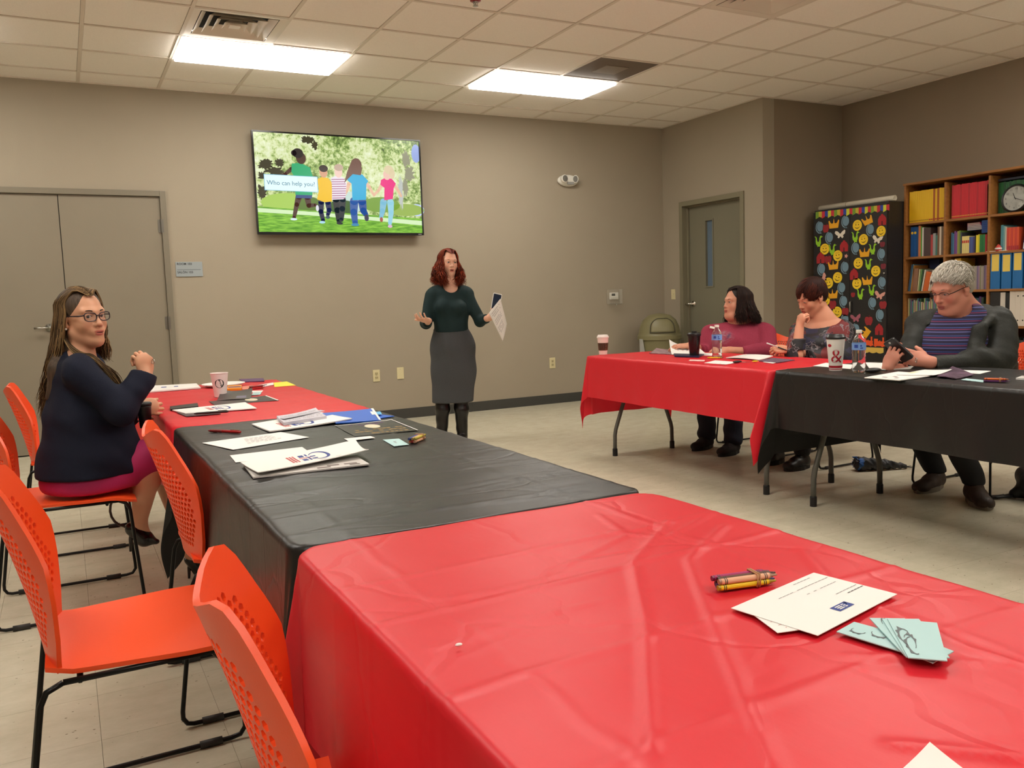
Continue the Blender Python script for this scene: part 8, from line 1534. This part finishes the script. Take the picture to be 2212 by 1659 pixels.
for nm, a, L_, w_ in (('hour_hand', math.radians(90+28), 0.052, 0.0035), ('minute_hand', math.radians(90-112), 0.078, 0.0026)): c0, s0 = math.cos(a), math.sin(a); MB().add([cf(c0*l-s0*w*1, s0*l+c0*w*1, 0.0065) for l, w in ((-0.012, -w_), (L_, -w_*0.5), (L_, w_*0.5), (-0.012, w_))], [(0, 1, 2, 3)]).build(nm, M_dark, t)
a = math.radians(228); MB().add([cf(math.cos(a)*l-math.sin(a)*w, math.sin(a)*l+math.cos(a)*w, 0.0072) for l, w in ((-0.01, -0.001), (0.05, -0.0008), (0.05, 0.0008), (-0.01, 0.001))], [(0, 1, 2, 3)]).build('second_hand', M_steel, t)
# second row
row(lambda i, it: it[3]['_l'] if False else ['blue book with a yellow disc on its spine, first of three', 'blue book with a yellow disc on its spine, second of three', 'plain blue book right of the two yellow discs', 'orange-brown book next to the blue ones', 'narrow green book in the second row', 'white book in the second row', 'wide dark picture book in the second row', 'low red and white book in the second row', 'grey book in the second row', 'teal book near the divider of the second row', 'tan book against the divider of the second row', 'white book against the divider of the second row'][i], 0, Z5, 0.03,
    [(0.030, 0.275, (20, 84, 150), dict(dot=(240, 200, 40))), (0.030, 0.275, (20, 84, 150), dict(dot=(240, 200, 40))), (0.018, 0.272, (26, 70, 120)), (0.024, 0.282, (196, 120, 70)), (0.012, 0.27, (90, 150, 60)), (0.016, 0.262, (206, 200, 190)), (0.070, 0.255, (74, 56, 54)), (0.022, 0.19, (170, 60, 60)), (0.026, 0.20, (150, 152, 150)), (0.018, 0.18, (70, 120, 110)), (0.018, 0.255, (120, 86, 60)), (0.018, 0.255, (214, 200, 180))], 'mixed books in the second row')
row(lambda i, it: 'slim book in the middle bay of the second row', 1, Z5, 0.03, [(0.014, 0.18+0.03*R.rand(), c_) for c_ in ((40, 90, 120), (60, 110, 140), (110, 60, 120), (120, 70, 140), (150, 150, 70), (110, 140, 60), (60, 60, 70))]+[(0.016, 0.15, (222, 206, 130), dict(band=(0.6, 0.75, (190, 50, 50)))) for _ in range(4)]+[(0.016, 0.14, (74, 84, 140)), (0.016, 0.14, (70, 90, 150)), (0.016, 0.14, (64, 60, 110)), (0.012, 0.15, (24, 24, 26)), (0.016, 0.15, (230, 214, 50)), (0.014, 0.155, (214, 200, 40)), (0.016, 0.15, (40, 120, 60)), (0.016, 0.15, (30, 110, 56)), (0.016, 0.152, (44, 130, 66)), (0.014, 0.15, (180, 40, 50))], 'slim books in the middle bay of the second row')
for i, c_ in enumerate(((70, 84, 150), (74, 60, 120), (110, 70, 140), (150, 60, 110), (190, 60, 110))):
    t = thing('book', 'flat book in the pile lying over the slim books, %s' % ('lowest of the pile', 'second from the bottom', 'middle of the pile', 'second from the top', 'bright pink top of the pile')[i], 'book', (BX0+0.08, BY1-BW-TK-0.15, Z5+0.198+i*0.013), group='flat books piled over the slim books'); MB().box(0, 0.2, -0.15+0.008*i, 0, 0, 0.012).build('cover', flat(c_, 0.5), t); MB().box(-0.0005, 0.195, -0.145+0.008*i, -0.004, 0.002, 0.010).build('pages', flat((196, 190, 176), 0.8), t)
for i in range(6):
    t = thing('book', 'glossy blue magazine, %s from the bottom of its pile in the middle bay' % ORD[i], 'book', (BX0+0.05, BY1-2*BW+0.085, Z5+0.165+i*0.018), group='glossy blue magazines'); MB().box(0, 0.2, -0.085, 0, 0, 0.017).build('cover', mat('gloss_blue', (40, 70, 140), 0.2), t)
row(lambda i, it: ['teal book in the right bay of the second row', 'second teal book in the right bay of the second row', 'pale book in the right bay of the second row'][i], 2, Z5, 0.075, [(0.022, 0.215, (70, 130, 140)), (0.014, 0.205, (110, 150, 150)), (0.012, 0.20, (190, 180, 160))], 'teal books in the second row')
row(lambda i, it: 'orange-red book in the right bay of the second row', 2, Z5, 0.126, [(0.0165, 0.188, (206, 78, 44) if i % 2 else (190, 60, 44), dict(band=(0.02, 0.2, (160, 40, 50)))) for i in range(6)], 'orange-red books in the second row')
for i, (c_, l) in enumerate((((30, 60, 130), 0.10), ((60, 110, 60), 0.12), ((190, 200, 190), 0.14), ((120, 70, 50), 0.17))): book(['leaning blue book with a white foot in the second row', 'leaning green book in the second row', 'leaning pale book in the second row', 'leaning brown book in the second row'][i], 2, Z5+0.002, 0.262+0.028*i, 0.018, 0.285, c_, lean=-l*-1, band=(0.02, 0.2, (220, 220, 215)), group='leaning books in the second row')
t = thing('small_toy', 'small red and white toy in front of the books in the second row', 'toy', (BX0+0.02, at(2154, 520, 0, BX0)[1], Z5)); MB().lathe([(0, 0), (0.022, 0), (0.026, 0.02), (0.018, 0.04), (0.006, 0.055), (0, 0.058)], 20).build('toy_body', flat((186, 60, 50), 0.5), t, smooth=True); MB().lathe([(0.027, 0.016), (0.028, 0.024), (0.024, 0.028)], 20, cap=False).build('white_band', flat((220, 214, 206), 0.5), t, smooth=True)
t = thing('papers', 'loose white papers on the shelf edge under the small toy', 'papers', (BX0+0.002, at(2150, 532, 0, BX0)[1], Z5)); MB().prism([(0, -0.09), (0.1, -0.07), (0.1, 0.06), (0.0, 0.08)], 0, 0.003).build('sheet', M_paper, t)
# third row
for i, (w_, h, c_, l) in enumerate(((0.010, 0.25, (60, 90, 120), 0.14), (0.010, 0.25, (90, 130, 150), 0.15), (0.012, 0.24, (190, 130, 60), 0.12), (0.050, 0.21, (150, 110, 84), 0.06), (0.010, 0.20, (200, 196, 150), 0.10), (0.010, 0.20, (110, 150, 90), 0.12), (0.010, 0.195, (60, 84, 60), 0.14), (0.012, 0.195, (214, 206, 190), 0.17), (0.050, 0.18, (206, 100, 40), 0.20), (0.012, 0.19, (216, 212, 200), 0.22), (0.012, 0.19, (206, 190, 170), 0.24))):
    book(['slate blue', 'sky blue', 'tan', 'wide brown picture', 'pale yellow', 'pale green', 'dark green', 'white', 'wide orange', 'second white', 'beige'][i]+' book leaning in the third row left bay', 0, Z4+0.002, 0.006+sum((0.010, 0.010, 0.012, 0.050, 0.010, 0.010, 0.010, 0.012, 0.050, 0.012, 0.012)[:i])+0.004*i, w_, h, c_, lean=l, group='leaning books in the third row left bay')
book('dark blue book standing at the back corner of the third row left bay', 0, Z4, 0.10, 0.10, 0.285, (34, 52, 96), front=0.21, depth=0.1, group='books at the back of the third row')
row(lambda i, it: 'pale file in the row behind the grey hair', 1, Z4, 0.20, [(0.012, 0.20+0.008*R.rand(), ((150, 140, 130), (110, 96, 130), (150, 120, 140), (130, 130, 100), (160, 150, 140))[i % 5]) for i in range(14)], 'pale files in the third row')
t = thing('yellow_box', 'small yellow box high in the third row above the grey hair', 'box', (BX0+0.06, BY1-BW-TK-0.05, Z4)); MB().box(0, 0.2, -0.06, 0, 0, 0.28).build('box_body', flat((206, 160, 40), 0.5), t, bevel=0.002)
for i in range(4): book('blue binder with a yellow spine label, %s' % ('first from the left', 'second from the left', 'third from the left', 'fourth from the left')[i], 2, Z4, 0.006+0.0955*i, 0.083, 0.300, (24, 100, 160), front=0.012, depth=0.25, name='ring_binder', cat='binder', group='blue binders with yellow labels', band=(0.50-0.02*(i % 2), 0.97-0.03*(i % 2), (226, 196, 90)), pages=False)
# fourth row
row(lambda i, it: 'thin book in the left bay of the fourth row', 0, Z3, 0.01, [(0.009, 0.20+0.05*R.rand(), ((190, 170, 140), (150, 160, 90), (80, 120, 130), (120, 70, 110), (90, 150, 160), (60, 90, 60), (200, 190, 170), (130, 90, 60))[i % 8]) for i in range(34)], 'thin books in the left bay of the fourth row')
row(lambda i, it: 'dark book in the middle bay of the fourth row', 1, Z3, 0.01, [(0.02, 0.22+0.03*R.rand(), tuple(int(v) for v in R.randint(24, 90, 3))) for i in range(16)], 'dark books in the middle bay of the fourth row')
row(lambda i, it: ['broad black binder', 'white binder between black ones', 'black binder beside the white ones', 'white binder, leftmost of the white block', 'white binder with holes, second of the white block', 'white binder with holes, third of the white block', 'white binder with holes, last of the white block'][i]+' in the fourth row', 2, Z3, 0.006, [(0.090, 0.285, (30, 28, 28)), (0.042, 0.28, (196, 188, 176)), (0.036, 0.275, (26, 26, 26)), (0.048, 0.288, (206, 196, 182)), (0.042, 0.288, (206, 196, 182), dict(rings=True)), (0.042, 0.288, (208, 198, 184), dict(rings=True)), (0.042, 0.288, (206, 196, 182), dict(rings=True))], 'binders in the fourth row', front=0.015, depth=0.25, name='ring_binder', cat='binder', pages=False)
# fifth row
row(lambda i, it: 'dark book low in the fifth row', 2, Z2, 0.01, [(0.02, 0.20+0.03*R.rand(), ((60, 56, 56), (90, 84, 80), (40, 50, 80), (120, 40, 40), (50, 60, 50))[i % 5]) for i in range(17)], 'dark books low in the fifth row', front=0.08)
row(lambda i, it: 'book low in the left bay of the fifth row', 0, Z2, 0.01, [(0.02, 0.20+0.05*R.rand(), tuple(int(v) for v in R.randint(40, 150, 3))) for i in range(17)], 'books low in the left bay')
t = thing('foil_pile', 'crumpled pile of silver foil in front of the low books', 'foil', (BX0+0.03, at(2190, 740, 0, BX0)[1], Z2)); g = Field(np.array([-0.03, -0.09, 0.0]), np.array([0.05, 0.09, 0.10]), coarse=0.004); g.ell((0.01, 0, 0.03), (0.03, 0.065, 0.035), None, 0.02); g.wrinkle(0.007, lambda x, y, z: np.sin(x*300+y*220)*np.cos(y*260-z*280)); g.plane((0, 0, 0.002), (0, 0, -1), 0.001)
cloth_mesh(g, 'foil_body', mat('silver_foil', (200, 196, 192), 0.22, 1.0), t, None, it=0)
for k in range(3, 4):
    for z, zn in ((Z5, 'second'), (Z4, 'third'), (Z3, 'fourth')): row(lambda i, it: 'book in the outermost bay, %s row' % zn, k, z, 0.01, [(0.024, 0.2+0.06*R.rand(), tuple(int(v) for v in R.randint(40, 170, 3))) for i in range(15)], 'books in the outermost right bay')
